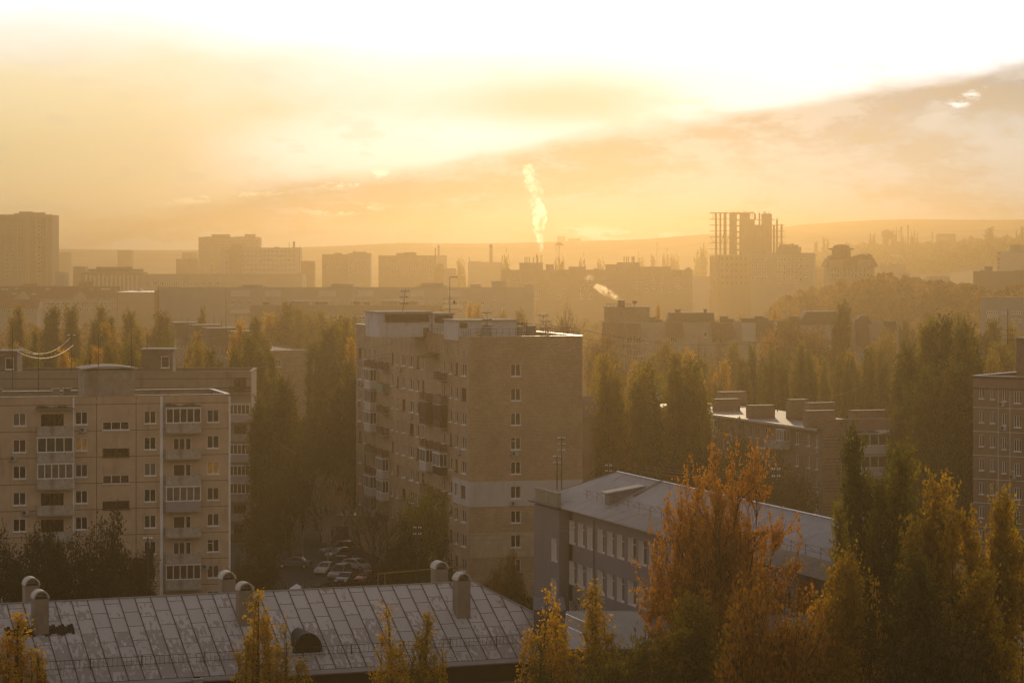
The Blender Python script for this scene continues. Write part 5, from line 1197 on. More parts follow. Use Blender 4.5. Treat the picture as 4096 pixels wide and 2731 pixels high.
# ------------------------------------------------------------------ right brick block, oblique
def block24():
    cx, cy = 39.1, 340.0; e = (.944, .33); g = (.33, -.944); LW = 60
    B = Bld('brick_apartment_block', 'five storey brown brick block with chimneys on its flat roof, right middle ground', 'building', cx, cy)
    bm = brick('red_brown_brick', (0.29, 0.19, 0.14), (.17, .12, .1), .3, .14); ZT = 17.6; EW = 12.4
    l = Fac(B, cx - g[0] * LW, cy - g[1] * LW, g[0], g[1], LW, 0, ZT, bm); r = Fac(B, cx, cy, e[0], e[1], EW, 0, 18.9, bm)
    U = lambda x: 687.5 + x / 10.45; VV = lambda y: 375 + y / 10.45
    cols = [(640, 668, 1), (722, 748, 1), (805, 850, 2), (1130, 1165, 2), (1250, 1280, 2), (1338, 1366, 2)]
    z0 = l.Zv(VV(687), l.S(U(1350)))
    for k in range(5):
        for (a, c, n) in cols:
            s0, s1 = l.S(U(a)), l.S(U(c)); l.win(s0, s1, z0 - 2.8 * k - .75, z0 - 2.8 * k + .75, n, ['dark', 'grey', 'green'][(k + n + a) % 3])
        for s in (6, 11, 16, 22, 27): l.win(s, s + 1.5, z0 - 2.8 * k - .75, z0 - 2.8 * k + .75, 2, 'dark')
    pl = mat('balcony_grey', (.36, .33, .32), .85, var=.15, stain=(.25, .2, .18))
    for (a, c, k, kd) in ((258, 345, 0, 'glass'), (490, 590, 0, 'solid'), (875, 1000, 0, 'solid'), (1000, 1075, 0, 'glass'), (455, 560, 1, 'glass'), (815, 925, 1, 'glass'), (1000, 1075, 1, 'slat'), (258, 345, 1, 'slat')):
        s0, s1 = l.S(U(a)), l.S(U(c)); balcony(l, s0, s1 - s0, z0 - 2.8 * k - 1.5, kd, 1.0, pl if kd != 'slat' else rust, 4, 'curtain', h=2.6)
    for (x, k) in ((1345, 0), (1345, 2)): acunit(l, l.S(U(x)) , z0 - 2.8 * k - 1.5)
    # brick courses standing out as dark lines
    for k in range(6):
        for i in range(4): r.extra.append((.15, 3.1, -.02, 0, z0 - 2.8 * k + .62 - i * .42, z0 - 2.8 * k + .66 - i * .42, 3))
        for i in range(3): l.extra.append((l.S(U(1175)), l.S(U(1240)), -.02, 0, z0 - 2.8 * k + .4 - i * .4, z0 - 2.8 * k + .44 - i * .4, 3))
    s0 = r.S(U(1670)); lilac = mat('white_lilac_panel', (.5, .46, .50), .8, var=.05)
    for k in range(5): balcony(r, s0, 7.2, z0 - 2.8 * k - 1.5, 'glass', 1.5, lilac, 6, 'grey', h=2.7)
    b = MB(); b.box(-.1, 3.6, -1.7, 0, 2.7, 2.8); r.put('canopy', b.mesh('canopy', mat('blue_sheet', (.03, .06, .25), .6)), s0, z0 - 1.5)
    b = MB(); b.box(3.9, 7.4, -1.75, 0, 2.55, 2.85); r.put('canopy', b.mesh('canopy', white), s0, z0 - 1.5)
    l.wall(); r.wall()
    rf = mat('patched_roof', (0.09, 0.07, 0.06), .6, 0.0, spec=.15, var=.5, scale=.35)
    shell(B, r, LW, ZT, bm, ZT + .1, left=False, roofm=rf)
    b = MB(); x, y = l.P(0); b.box(0, LW - .1, -.75, .05, ZT - .02, ZT + .16); b.build('eaves', rf, B.root, (x - B.o.x, y - B.o.y, 0), (0, 0, l.ang))
    b = MB(); x, y = l.P(0); b.box(0, LW - .1, -.85, -.7, ZT - .1, ZT + .2); b.build('gutter', flash, B.root, (x - B.o.x, y - B.o.y, 0), (0, 0, l.ang))
    q = MB(); x, y = r.P(0); q.box(0.5, EW, 0.02, .35, ZT + .12, 18.95); q.build('parapet', bm, B.root, (x - B.o.x, y - B.o.y, 0), (0, 0, r.ang))
    def rbx(xa, xb, yt, yb, w, dep, nm, slab=True):      # pixels of the zoomed crop, w = distance behind the end wall
        c0 = Vector((cx - g[0] * w, cy - g[1] * w, 0)); tt = []
        for x in (xa, xb):
            kk = (U(x) - 512) / F; tt.append((kk * c0.y - c0.x) / (e[0] - kk * e[1]))
        zt = H0 - (VV(yt) - VH) / F * (c0.y + e[1] * (tt[0] + tt[1]) / 2)
        roofbox(B, r, tt[0], tt[1], w, w + min(dep, 1.4), ZT + .1, max(zt, ZT + .7), bm, nm, slab, .03, bitumen)
    rbx(300, 550, 255, 0, 42, 5, 'chimney_stack'); rbx(655, 915, 322, 0, 25, 3, 'chimney_stack'); rbx(1075, 1265, 262, 0, 21, 3, 'roof_hatch_room'); rbx(1270, 1550, 295, 0, 16, 3, 'chimney_stack'); rbx(1255, 1550, 378, 0, 4.5, 3, 'chimney_stack'); rbx(340, 620, 180, 0, 58, 1.5, 'chimney_stack'); rbx(1730, 2110, 375, 0, 9, 1.5, 'chimney_stack')
    b = MB(); c = l.P(3, -1.0); 
    b.lathe(0, 0, [(.02, 0), (.35, .06), (.55, .18), (.6, .2)], 12); o = b.build('satellite_dish', white, B.root, (X(778 / 1, 390) * 0 + c[0] - B.o.x, c[1] - B.o.y, ZT + 1.3), (R(80), 0, R(30)))
    return B, l, r, U, VV, ZT
B24 = block24()
for (x, yt, yb, w) in ((232, 80, 340, 55), (693, 0, 300, 40), (942, 190, 380, 22), (570, 260, 320, 35), (590, 235, 320, 36)):
    u = 687.5 + x / 10.45; pole_thing(u, 375 + yt / 10.45, 375 + yb / 10.45, 340 + w * .9, 'plain', {232: 'mast with a white dish at the far left end of the red brown brick roof', 693: 'tallest bare mast on the red brown brick block roof', 942: 'middle mast beside the brick chimney stack of the right block', 570: 'short dark vent rod on the right block roof', 590: 'short pale vent rod on the right block roof'}[x], 'masts on the red brown brick block', r=.06)

# ------------------------------------------------------------------ right edge panel block
def block23():
    a = R(-35); Y1 = 318; O = (X(973, Y1), Y1); dx, dy = math.cos(a), math.sin(a); W = 22
    B = Bld('panel_apartment_block', 'dark brown panel block with pale seams cut by the right edge of the view', 'building', *O)
    wm = mat('brown_pebble_panel', (0.25, 0.17, 0.125), .95, var=.12, scale=.8, stain=(.19, .12, .09)); 
    f = Fac(B, O[0], O[1], dx, dy, W, 0, 1, wm); V = lambda y: 375 + y / 9.19; U = lambda x: 768 + x / 9.19
    ZT = f.Zv(376, f.S(990)); f.z1 = ZT
    for k in range(9):
        for (xa, xb, ya, yb, n) in ((1940, 1985, 100, 213, 2), (2042, 2086, 110, 220, 2), (2150, 2192, 128, 238, 2), (2258, 2328, 140, 255, 3)):
            s0, s1 = f.S(U(xa)), f.S(U(xb)); zb = f.Zv(V(yb), s0) - 2.8 * k; zt = f.Zv(V(ya), s0) - 2.8 * k
            f.win(s0, s1, zb, zb + 1.42, n, ['dark', 'grey', 'brown', 'green'][(k * 3 + xa) % 4])
    for x in (2114, 2222): s = f.S(U(x)); f.extra.append((s, s + .05, -.02, 0, 1, ZT - 1.2, 4))
    zz0 = f.Zv(V(300), f.S(U(2100)))
    for k in range(9): f.extra.append((0, W, -.015, 0, zz0 - 2.8 * k, zz0 - 2.8 * k + .05, 4))
    f.extra.append((0, W, -.06, 0, ZT - 1.5, ZT - 1.35, 3)); f.extra.append((0, W, -.12, 0, ZT - .25, ZT, 3))
    for (x, k) in ((2125, 0), (2140, 1), (2225, 3)): acunit(f, f.S(U(x)), f.Zv(V(290), f.S(U(2160))) - 2.8 * k + .05)
    f.wall(); shell(B, f, 12, ZT, wm, ZT - .4); parapet(B, f, 12, ZT, flash, .4)
    t0, t1 = f.S(1011), f.S(1040); zt = Z(343, 300)
    roofbox(B, f, t0, t1, 1.5, 6, ZT - .4, zt, wm, 'stair_room', True, .3)
block23()
pole_thing(1007.8, 308 - .0, 344, 305, 'yagi', 'tall aerial mast on the stair room of the block at the right edge', arms=3, r=.06)

# ------------------------------------------------------------------ grey rendered school-like building
def grey_building():
    O = Vector((5.4, 241.0, 0)); d = Vector((.313, -.950, 0)); p = Vector((.950, .313, 0)); EZ = 17.2; RZ = 20.1
    B = Bld('grey_rendered_building', 'grey rendered building with deep white window reveals and a pale metal hip roof', 'building', O.x, O.y)
    gm = mat('grey_render', (0.19, 0.17, 0.185), .92, var=.06, scale=.6, stain=(.17, .145, .14)); rev = mat('white_reveal', (.80, .74, .70), .8, var=.05)
    L0, L1 = -8.0, 56.0
    f = Fac(B, O.x, O.y, d.x, d.y, L1, 0, EZ - .35, gm, depth=.5, rev=rev)
    xs = [(525, 583), (605, 667), (690, 752), (785, 850), (873, 937), (962, 1030), (1063, 1137), (1160, 1235), (1257, 1330)]
    cells = []
    for (a, c) in xs: cells.append((f.S(512 + a / 9.18), f.S(512 + c / 9.18)))
    pitch = cells[-1][0] - cells[-2][0]; s = cells[-1][0]
    while s + pitch + 2 < L1 - 1: s += pitch; cells.append((s, s + cells[-1][1] - cells[-1][0] if False else s + 1.6))
    for (s0, s1) in cells:
        for k in range(4):
            zt = 16.05 - 3.62 * k; f.win(s0, s1, zt - 2.1, zt, 1 if s1 - s0 < 1.4 else 2, 'curtain' if rnd.random() < .6 else 'grey', tr=True)
    f.wall()
    q0 = O + d * L0 - p * .9                       # the bay at the far end stands proud
    bay = Fac(B, q0.x, q0.y, d.x, d.y, 7.0, 0, EZ - .3, gm, depth=.5, rev=rev)
    a0, a1 = bay.S(512 + 362 / 9.18), bay.S(512 + 415 / 9.18)
    for k in range(4): zt = 14.3 - 3.62 * k; bay.win(a0, a1, zt - 2.1, zt, 1, 'grey', tr=True)
    bay.wall(); e0 = O + d * (-1.0) - p * .9; Fac(B, e0.x, e0.y, p.x, p.y, .9, 0, EZ - .3, gm).wall()
    WD = 10.4
    w0 = O + d * L1; Fac(B, w0.x, w0.y, p.x, p.y, WD, 0, EZ - .3, gm).wall(); w1 = w0 + p * WD; Fac(B, w1.x, w1.y, -d.x, -d.y, L1 - L0, 0, EZ - .3, gm).wall(); w2 = O + d * L0 + p * WD; Fac(B, w2.x, w2.y, -p.x, -p.y, WD + .9, 0, EZ - .3, gm).wall()
    rm = mat('pale_painted_roof', (0.30, 0.285, 0.29), .85, 0.0, var=.12, scale=.5, stain=(.21, .2, .2)); rib = mat('ribbed_pale_sheet', (0.36, .335, .30), .7, .1, var=.15)
    P = lambda t, w, z: tuple(O + d * t + p * w + Vector((0, 0, z)))
    e = .6; hw = WD / 2
    b = MB()
    b.poly([P(L0 - e, -e - .4, EZ), P(L1 + e, -e, EZ), P(L1 - 5, hw, RZ), P(-2.5, hw, RZ)])
    b.poly([P(L1 + e, -e, EZ), P(L1 + e, WD + e, EZ), P(L1 - 5, hw, RZ)]); b.poly([P(L1 + e, WD + e, EZ), P(L0 - e, WD + e, EZ), P(-2.5, hw, RZ), P(L1 - 5, hw, RZ)]); b.poly([P(L0 - e, WD + e, EZ), P(L0 - e, -e - .4, EZ), P(-2.5, hw, RZ)])
    sl_ = (RZ - EZ) / (hw + e)
    def S_(t, w, h): return P(t, w, EZ + (w + e) * sl_ + h)
    k = 0.0
    while k < L1 - 1:
        top = hw if k < L1 - 5 else hw * (L1 - k) / 5
        b.tube([S_(k, 1.5, .012), S_(k, top - .05, .012)], .022, 3, 1, cap=False); k += .62
    B.part(b, 'roof', [rm, mat('seam_pale', (.2, .185, .18), .6)])
    b = MB(); k = -1.5; 
    b.hexa([S_(-2, -e - .25, .03), S_(L1 + e, -e - .25, .03), S_(L1 + e, .95, .03), S_(-2, .95, .03)], [S_(-2, -e - .25, .07), S_(L1 + e, -e - .25, .07), S_(L1 + e, .95, .07), S_(-2, .95, .07)])
    while k < L1: b.tube([S_(k, -e - .25, .09), S_(k, .95, .09)], .055, 4); k += .42
    B.part(b, 'ribbed_eave', rib)
    b = MB(); b.tube([P(-2.5, hw, RZ + .04), P(L1 - 5, hw, RZ + .04), P(L1 + e, -e, EZ + .05)], .07, 5); B.part(b, 'ridge_cap', flash)
    b = MB(); b.tube([P(-2.5, hw, RZ + .03), P(L0 - e, -e - .3, EZ + .05)], .05, 4); b.tube([P(-2.5, hw, RZ + .03), P(L0 - e, WD + e, EZ + .05)], .05, 4); B.part(b, 'ridge_cap', MATS["seam_pale"])
    # attic parapet over the bay
    b = MB(); b.hexa([P(L0 - .3, -1.3, EZ - .1), P(-.8, -1.3, EZ - .1), P(-.8, -.4, EZ - .1), P(L0 - .3, -.4, EZ - .1)], [P(L0 - .5, -1.5, EZ + .1), P(-.6, -1.5, EZ + .1), P(-.6, -.4, EZ + .1), P(L0 - .5, -.4, EZ + .1)]); B.part(b, 'cornice', gm)
    b = MB(); b.hexa([P(L0 + .5, -.95, EZ + .11), P(-1.4, -.95, EZ + .11), P(-1.4, -.6, EZ + .11), P(L0 + .5, -.6, EZ + .11)], [P(L0 + .5, -.95, EZ + 1.15), P(-1.4, -.95, EZ + 1.15), P(-1.4, -.6, EZ + 1.15), P(L0 + .5, -.6, EZ + 1.15)])
    b.hexa([P(L0 + .4, -1.0, EZ + 1.151), P(-1.3, -1.0, EZ + 1.151), P(-1.3, -.5, EZ + 1.151), P(L0 + .4, -.5, EZ + 1.151)], [P(L0 + .4, -1.0, EZ + 1.25), P(-1.3, -1.0, EZ + 1.25), P(-1.3, -.5, EZ + 1.25), P(L0 + .4, -.5, EZ + 1.25)]); B.part(b, 'parapet', mat('greenish_parapet', (.24, .22, .17), .9, var=.15, stain=(.17, .14, .1)))
    # dormer and ladders, guard rail
    td = 21.0
    kk = (512 + 885 / 9.19 - 512) / F; c0 = O + p * .9; td = (kk * c0.y - c0.x) / (d.x - kk * d.y)
    b = MB(); b.hexa([S_(td - .6, .8, -.1), S_(td + .5, .8, -.1), S_(td + .5, 3.4, -.1), S_(td - .6, 3.4, -.1)], [S_(td - .6, .8, 1.25), S_(td + .5, .8, 1.25), S_(td + .5, 3.4, .25), S_(td - .6, 3.4, .25)]); dm = B.part(b, 'dormer', gm)
    b = MB(); b.hexa([S_(td - .85, .5, 1.3), S_(td + .7, .5, 1.3), S_(td + .7, 4.2, .0), S_(td - .85, 4.2, .0)], [S_(td - .85, .5, 1.42), S_(td + .7, .5, 1.42), S_(td + .7, 4.2, .12), S_(td - .85, 4.2, .12)]); B.part(b, 'dormer_roof', rm)
    def ladder(t, w0_, w1_, nm='roof_ladder'):
        b = MB()
        for k_ in (-.22, .22): b.tube([S_(t + k_, w0_, .12), S_(t + k_, w1_, .12)], .035, 3)
        w = w0_
        while w < w1_: b.tube([S_(t - .22, w, .12), S_(t + .22, w, .12)], .03, 3); w += .35
        B.part(b, nm, dark_metal)
    ladder(td + 1.8, 2.6, hw); ladder(td + 1.0, -e, .8)
    b = MB(); k = 1.0
    for h in (.45, .85): b.tube([S_(0, 1.0, h), S_(L1, 1.0, h)], .018, 3)
    while k < L1: b.tube([S_(k, 1.0, 0), S_(k, 1.0, .85)], .025, 3); b.tube([S_(k, 1.0, .8), S_(k, 1.7, 0)], .018, 3, cap=False); k += 2.6
    B.part(b, 'snow_guard', rust)
    o = acunit(bay, 6.1, 6.0)
    b = MB(); b.hexa([(-.2, -.9, .75), (1.2, -.9, .75), (1.2, 0, 1.05), (-.2, 0, 1.05)], [(-.2, -.9, .8), (1.2, -.9, .8), (1.2, 0, 1.1), (-.2, 0, 1.1)]); bay.put('canopy', b.mesh('canopy', gm), 6.0, 6.2)
    b = MB(); xx, yy, zz_ = f.loc(cells[2][1] + .1, 0, .08); b.tube([(xx, yy, 1), (xx, yy, EZ - .5)], .07, 5); b.build('downpipe', gm, B.root)
grey_building()

# ------------------------------------------------------------------ ribbed annex between the two
def annex():
    n = Vector((-0.3665, 0.930, 0)); d = Vector((0.930, 0.3665, 0))
    Y = 205.0; zE = Z(648.3, Y); pA = Vector((X(627.5, Y), Y, 0)); pB = Vector((X(669, Y), Y + .6, 0)); zB = zE
    B = Bld('annex_building', 'small violet brown annex with a ribbed pale roof beside the grey rendered building', 'building', pA.x, pA.y)
    zt = zE + 2.6; Yt = Y + 9
    tA = Vector((X(566, Yt), Yt, 0)); tB = Vector((X(637, Yt), Yt, 0)); zt = Z(610.5, Yt)
    mA = Vector((X(566, Y), Y, 0))
    rib = MATS['ribbed_pale_sheet']; b = MB()
    b.poly([(pA.x - 5, Y, zE), (pB.x, Y, zE), (tB.x, Yt, zt), (tA.x, Yt, zt)])
    for i in range(34):
        t = i / 33; x0 = pA.x - 5 + (pB.x - pA.x + 5) * t; x1 = x0 - 2.6; 
        if x1 < tA.x: continue
        b.tube([(x0, Y, zE + .03), (x1, Yt, zt + .03)], .05, 4, 1)
    B.part(b, 'roof', [mat('ribbed_base', (.33, .31, .29), .75, .0), rib])
    vw = mat('violet_wall', (.13, .10, .105), .9, var=.08)
    b = MB(); b.hexa([(pA.x - 5, Y + .5, 0), (pB.x - .5, Y + .5, 0), (pB.x - .5, Yt, 0), (tA.x, Yt, 0)], [(pA.x - 5, Y + .5, zE - .25), (pB.x - .5, Y + .5, zE - .25), (pB.x - 2.8, Yt, zt - .2), (tA.x, Yt, zt - .2)]); B.part(b, 'wall', vw)
    b = MB(); b.box(pA.x - 5.1, pB.x + .1, Y - .15, Y + .1, zE - .3, zE - .04); B.part(b, 'fascia', mat('purple_fascia', (.15, .1, .1), .8))
    b = MB(); b.hexa([(X(534, 214), 214, 0), (X(566, 214), 214, 0), (X(566, 214), 222, 0), (X(534, 214), 222, 0)], [(X(534, 214), 214, Z(609, 214)), (X(566, 214), 214, Z(609, 214)), (X(566, 214), 222, Z(609, 214)), (X(534, 214), 222, Z(609, 214))]); B.part(b, 'flat_roofed_part', mat('lilac_grey_sheet', (.11, .10, .115), .95, spec=.05))
    b = MB(); p0 = Vector((X(566, 206), 206, Z(625, 206))); p1 = Vector((X(584, 202), 202, Z(633, 202)))
    for h in (0, .9): b.tube([p0 + Vector((0, 0, h)), p1 + Vector((0, 0, h))], .045, 4)
    for i in range(13): c = p0.lerp(p1, i / 12); b.tube([c, c + Vector((0, 0, .9))], .025, 3)
    B.part(b, 'railing', flash)
annex()
# small roofs seen between things
tiled_house('gable_roofed_house', 'house with a ribbed gable roof peeping out right of the brick block', 572, 597.5, 396, 416.5, 347, mat('plain_plaster', (.36, .28, .23), .9, var=.08, stain=(.25, .13, .09)), mat('ribbed_brown_sheet', (.15, .09, .07), .8, .0, var=.15), 13)
tiled_house('street_house', 'lilac walled house with a pale roof at the bottom right corner', 983, 1050, 628, 646, 205, mat('lilac_wall', (.2, .17, .18), .9), mat('pale_blue_sheet', (.2, .2, .22), .95, spec=.05), 12, 0, rows=[(655, 684, [1001], 24, 2, 'curtain')])
tiled_house('lilac_house', 'lilac house with a white framed window hidden behind the orange trees', 745, 838, 618, 634, 176, mat('lilac_wall2', (.17, .145, .16), .9), mat('blue_grey_sheet', (.16, .16, .18), .95, spec=.05), 10, 0, rows=[(640, 662, [788], 18, 2, 'curtain')])
B = Bld('garage', 'low concrete garage shed behind the parked cars', 'building', X(322, 372), 372)
q = MB(); q.box(0, 6.5, 0, 9, 0, 3.6); q.build('wall', concrete, B.root); q = MB(); q.hexa([(-.3, -.4, 3.61), (6.8, -.4, 3.61), (6.8, 9.4, 4.6), (-.3, 9.4, 4.6)], [(-.3, -.4, 3.8), (6.8, -.4, 3.8), (6.8, 9.4, 4.8), (-.3, 9.4, 4.8)]); q.build('roof', mat('garage_roof', (.2, .17, .15), .6, .2), B.root); q = MB(); q.box(1.2, 3.6, -.06, 0, 0, 2.3); q.build('door', wood_brown, B.root)
B = Bld('flat_roofed_shed', 'low shed with a pale lit roof edge left of the brick block foot', 'building', X(325, 395), 395)
q = MB(); q.box(0, 11, 0, 8, 0, Z(514, 395)); q.build('wall', darkw, B.root); q = MB(); q.box(-.3, 11.3, -.3, 8.3, Z(514, 395) + .005, Z(512.2, 395)); q.build('roof_edge', flash, B.root)
t = thing('garden_gazebo', 'small pyramid roofed gazebo just behind the front metal roof', 'gazebo', (X(296.5, 285), 285, 0)); zt = Z(583, 285); h = zt
q = MB(); q.hexa([(-1.3, -1.3, h - 1.0), (1.3, -1.3, h - 1.0), (1.3, 1.3, h - 1.0), (-1.3, 1.3, h - 1.0)], [(-.03, -.03, h), (.03, -.03, h), (.03, .03, h), (-.03, .03, h)]); q.build('roof', white, t)
for sx_ in (-1.15, 1.15):
    for sy_ in (-1.15, 1.15): q = MB(); q.tube([(sx_, sy_, 0), (sx_, sy_, h - 1.0)], .06, 5); q.build('post', white, t)
# ------------------------------------------------------------------ cars
def make_car(kind):
    """x forward, y left; returns meshes"""
    L_, W_, H_ = {'suv': (4.7, 1.85, 1.75), 'sedan': (4.5, 1.75, 1.42), 'hatch': (4.1, 1.72, 1.5)}[kind]
    h = L_ / 2
    low = [(-h, .35), (-h, .78), (-h + .12, .92), (h * .35, .98), (h - .5, .86), (h - .05, .68), (h, .35)]
    if kind == 'sedan': top = [(-h + .75, .93), (-h * .45, H_ - .04), (0, H_), (h * .12, H_ - .03), (h * .5, .95)]
    elif kind == 'suv': top = [(-h + .08, .93), (-h + .35, H_ - .1), (-h * .6, H_), (h * .05, H_ - .02), (h * .5, .95)]
    else: top = [(-h + .1, .93), (-h + .55, H_ - .12), (-h * .3, H_), (h * .1, H_ - .03), (h * .58, .93)]
    b = MB()
    rings = []
    for (yy, ins) in ((W_ / 2 - .1, .05), (W_ / 2, .0)):
        pass
    def prism(prof, ys):                      # ys: list of (y, shrink towards the profile centre)
        cx_ = sum(p[0] for p in prof) / len(prof); cz = sum(p[1] for p in prof) / len(prof); rr = []
        for (y, s) in ys:
            base = len(b.v); rr.append(base)
            for (x, z) in prof: b.v.append((cx_ + (x - cx_) * s, y, cz + (z - cz) * s))
        k = len(prof)
        for a, c in zip(rr, rr[1:]):
            for i in range(k):
                j = (i + 1) % k; b.f.append((a + i, c + i, c + j, a + j)); b.m.append(0)
        b.f.append(tuple(rr[0] + i for i in range(k))); b.m.append(0); b.f.append(tuple(rr[-1] + i for i in reversed(range(k)))); b.m.append(0)
    prism(low, [(-W_ / 2, .93), (-W_ / 2 + .09, 1), (W_ / 2 - .09, 1), (W_ / 2, .93)])
    # cabin leans in towards the roof
    base = len(b.v)
    n = len(top)
    for sgn in (-1, 1):
        for (x, z) in top: b.v.append((x, sgn * (W_ / 2 - .08 - (z - .93) * .28), z))
    for i in range(n - 1): b.f.append((base + i, base + i + 1, base + n + i + 1, base + n + i)); b.m.append(0)
    b.f.append(tuple(base + i for i in reversed(range(n)))); b.m.append(0); b.f.append(tuple(base + n + i for i in range(n))); b.m.append(0)
    g = MB()
    for sgn in (-1, 1):
        pts = []
        zc = (.93 + H_) / 2; cx_ = sum(p[0] for p in top) / n
        q = [(cx_ + (x - cx_) * .86, max(.99, zc + (z - zc) * .72)) for x, z in top]
        g.poly([(x, sgn * (W_ / 2 - .08 - (z - .93) * .28 + .012), z) for x, z in (q if sgn < 0 else q[::-1])])
    def pane(p, q, e=.12):
        (x0, z0), (x1, z1) = p, q; d = Vector((x1 - x0, z1 - z0)); nn = Vector((-d.y, d.x)).normalized() * .015; a = (x0 + d.x * e + nn.x, z0 + d.y * e + nn.y); c = (x1 - d.x * e + nn.x, z1 - d.y * e + nn.y)
        y0 = W_ / 2 - .2 - (a[1] - .93) * .28; y1 = W_ / 2 - .2 - (c[1] - .93) * .28
        g.quad((a[0], -y0, a[1]), (a[0], y0, a[1]), (c[0], y1, c[1]), (c[0], -y1, c[1]))
    pane(top[0], top[1]); pane(top[-2], top[-1])
    return b, g, h, W_
CARCOL = {'silver': (.20, .20, .21), 'white': (.36, .36, .36), 'dark': (.04, .04, .045), 'red': (.25, .03, .02), 'graphite': (.13, .13, .14)}
def wheel_mesh():
    b = MB(); pts = [(.33 * math.cos(k * math.pi / 8), .33 * math.sin(k * math.pi / 8)) for k in range(16)]
    b.hexa([(x, -.1, z) for x, z in pts], [(x, .1, z) for x, z in pts], 0); pr = [(.2 * math.cos(k * math.pi / 5), .2 * math.sin(k * math.pi / 5)) for k in range(10)]
    b.hexa([(x, -.12, z) for x, z in pr], [(x, .12, z) for x, z in pr], 1); return b.mesh('wheel', [mat('tyre', (.02, .02, .02), .9), mat('rim', (.4, .4, .4), .35, .8)])
def car(u, v, Y, kind, colour, yaw, label):
    t = thing('parked_car', label, 'car', (X(u, Y), Y, .045), R(yaw), 'cars parked in the courtyard')
    bm_, gm_, h, W_ = cached(('car', kind), lambda: make_car(kind))
    me = cached(('carm', kind, colour), lambda: bm_.mesh('body', mat('car_' + colour, CARCOL[colour], .3, .3, var=.04)))
    body = link('body', me, t); link('window', cached(('carg', kind), lambda: gm_.mesh('window', glassm['dark'])), t)
    wm = cached('wheel', wheel_mesh)
    for sx_ in (-h * .62, h * .62):
        for sy_ in (-W_ / 2 + .08, W_ / 2 - .08): link('wheel', wm, t, (sx_, sy_, .33))
    def lm(r): q = MB(); q.box(-.03, .03, -.17, .17, -.08, .08); return q.mesh('lamp', mat('lamp_red', (.35, .03, .02), .3) if r else mat('lamp_clear', (.6, .6, .58), .2))
    for sy_ in (-W_ / 2 + .27, W_ / 2 - .27):
        link('headlight', cached('hl', lambda: lm(0)), t, (h - .01, sy_, .64)); link('tail_light', cached('tl', lambda: lm(1)), t, (-h, sy_, .74))
def GY(v): return F * (H0 - .05) / (v - VH)
car(338.5, 0, GY(553.5), 'suv', 'silver', 205, 'large silver estate car nearest the garage, facing left')
car(341, 0, GY(558), 'hatch', 'graphite', 215, 'grey hatchback half hidden in front of the silver estate')
car(340, 0, GY(565.5), 'sedan', 'dark', 110, 'dark saloon seen from behind in the middle of the courtyard')
car(357, 0, GY(569.5), 'hatch', 'white', -38, 'white hatchback facing lower right beside the bushes')
car(326.5, 0, GY(573), 'hatch', 'white', 250, 'white car partly hidden behind the leftmost trunk')
car(340, 0, GY(577.5), 'suv', 'silver', 255, 'silver off roader pointing towards the metal roof')
car(346.5, 0, GY(583), 'sedan', 'dark', 255, 'dark car nearest the metal roof with a lit roof edge')
car(368.5, 0, GY(582), 'hatch', 'red', 240, 'dark red car under the bare bushes')
car(294, 0, GY(567), 'sedan', 'graphite', 175, 'grey saloon alone at the left of the courtyard')

# ------------------------------------------------------------------ trees
def leaves_mesh(name, pts, size, m, seed, up=0.0):
    rg = np.random.default_rng(seed); n = len(pts); pts = np.asarray(pts, dtype=np.float32)
    a = rg.normal(size=(n, 3)); a /= np.linalg.norm(a, axis=1)[:, None]; c = rg.normal(size=(n, 3)); b_ = np.cross(a, c); b_ /= np.linalg.norm(b_, axis=1)[:, None]
    s = (size * rg.uniform(.6, 1.3, size=(n, 1))); a = a * s * .62; b_ = b_ * s * .42
    v = np.stack([pts - a, pts + b_ * .9 - a * .1, pts + a, pts - b_ * .9 - a * .1], axis=1).reshape(-1, 3).astype(np.float32)
    me = bpy.data.meshes.new(name); me.vertices.add(4 * n); me.vertices.foreach_set('co', v.ravel())
    me.loops.add(4 * n); me.loops.foreach_set('vertex_index', np.arange(4 * n, dtype=np.int32)); me.polygons.add(n)
    me.polygons.foreach_set('loop_start', np.arange(0, 4 * n, 4, dtype=np.int32)); me.polygons.foreach_set('loop_total', np.full(n, 4, dtype=np.int32))
    me.materials.append(m); me.update(calc_edges=True); return me
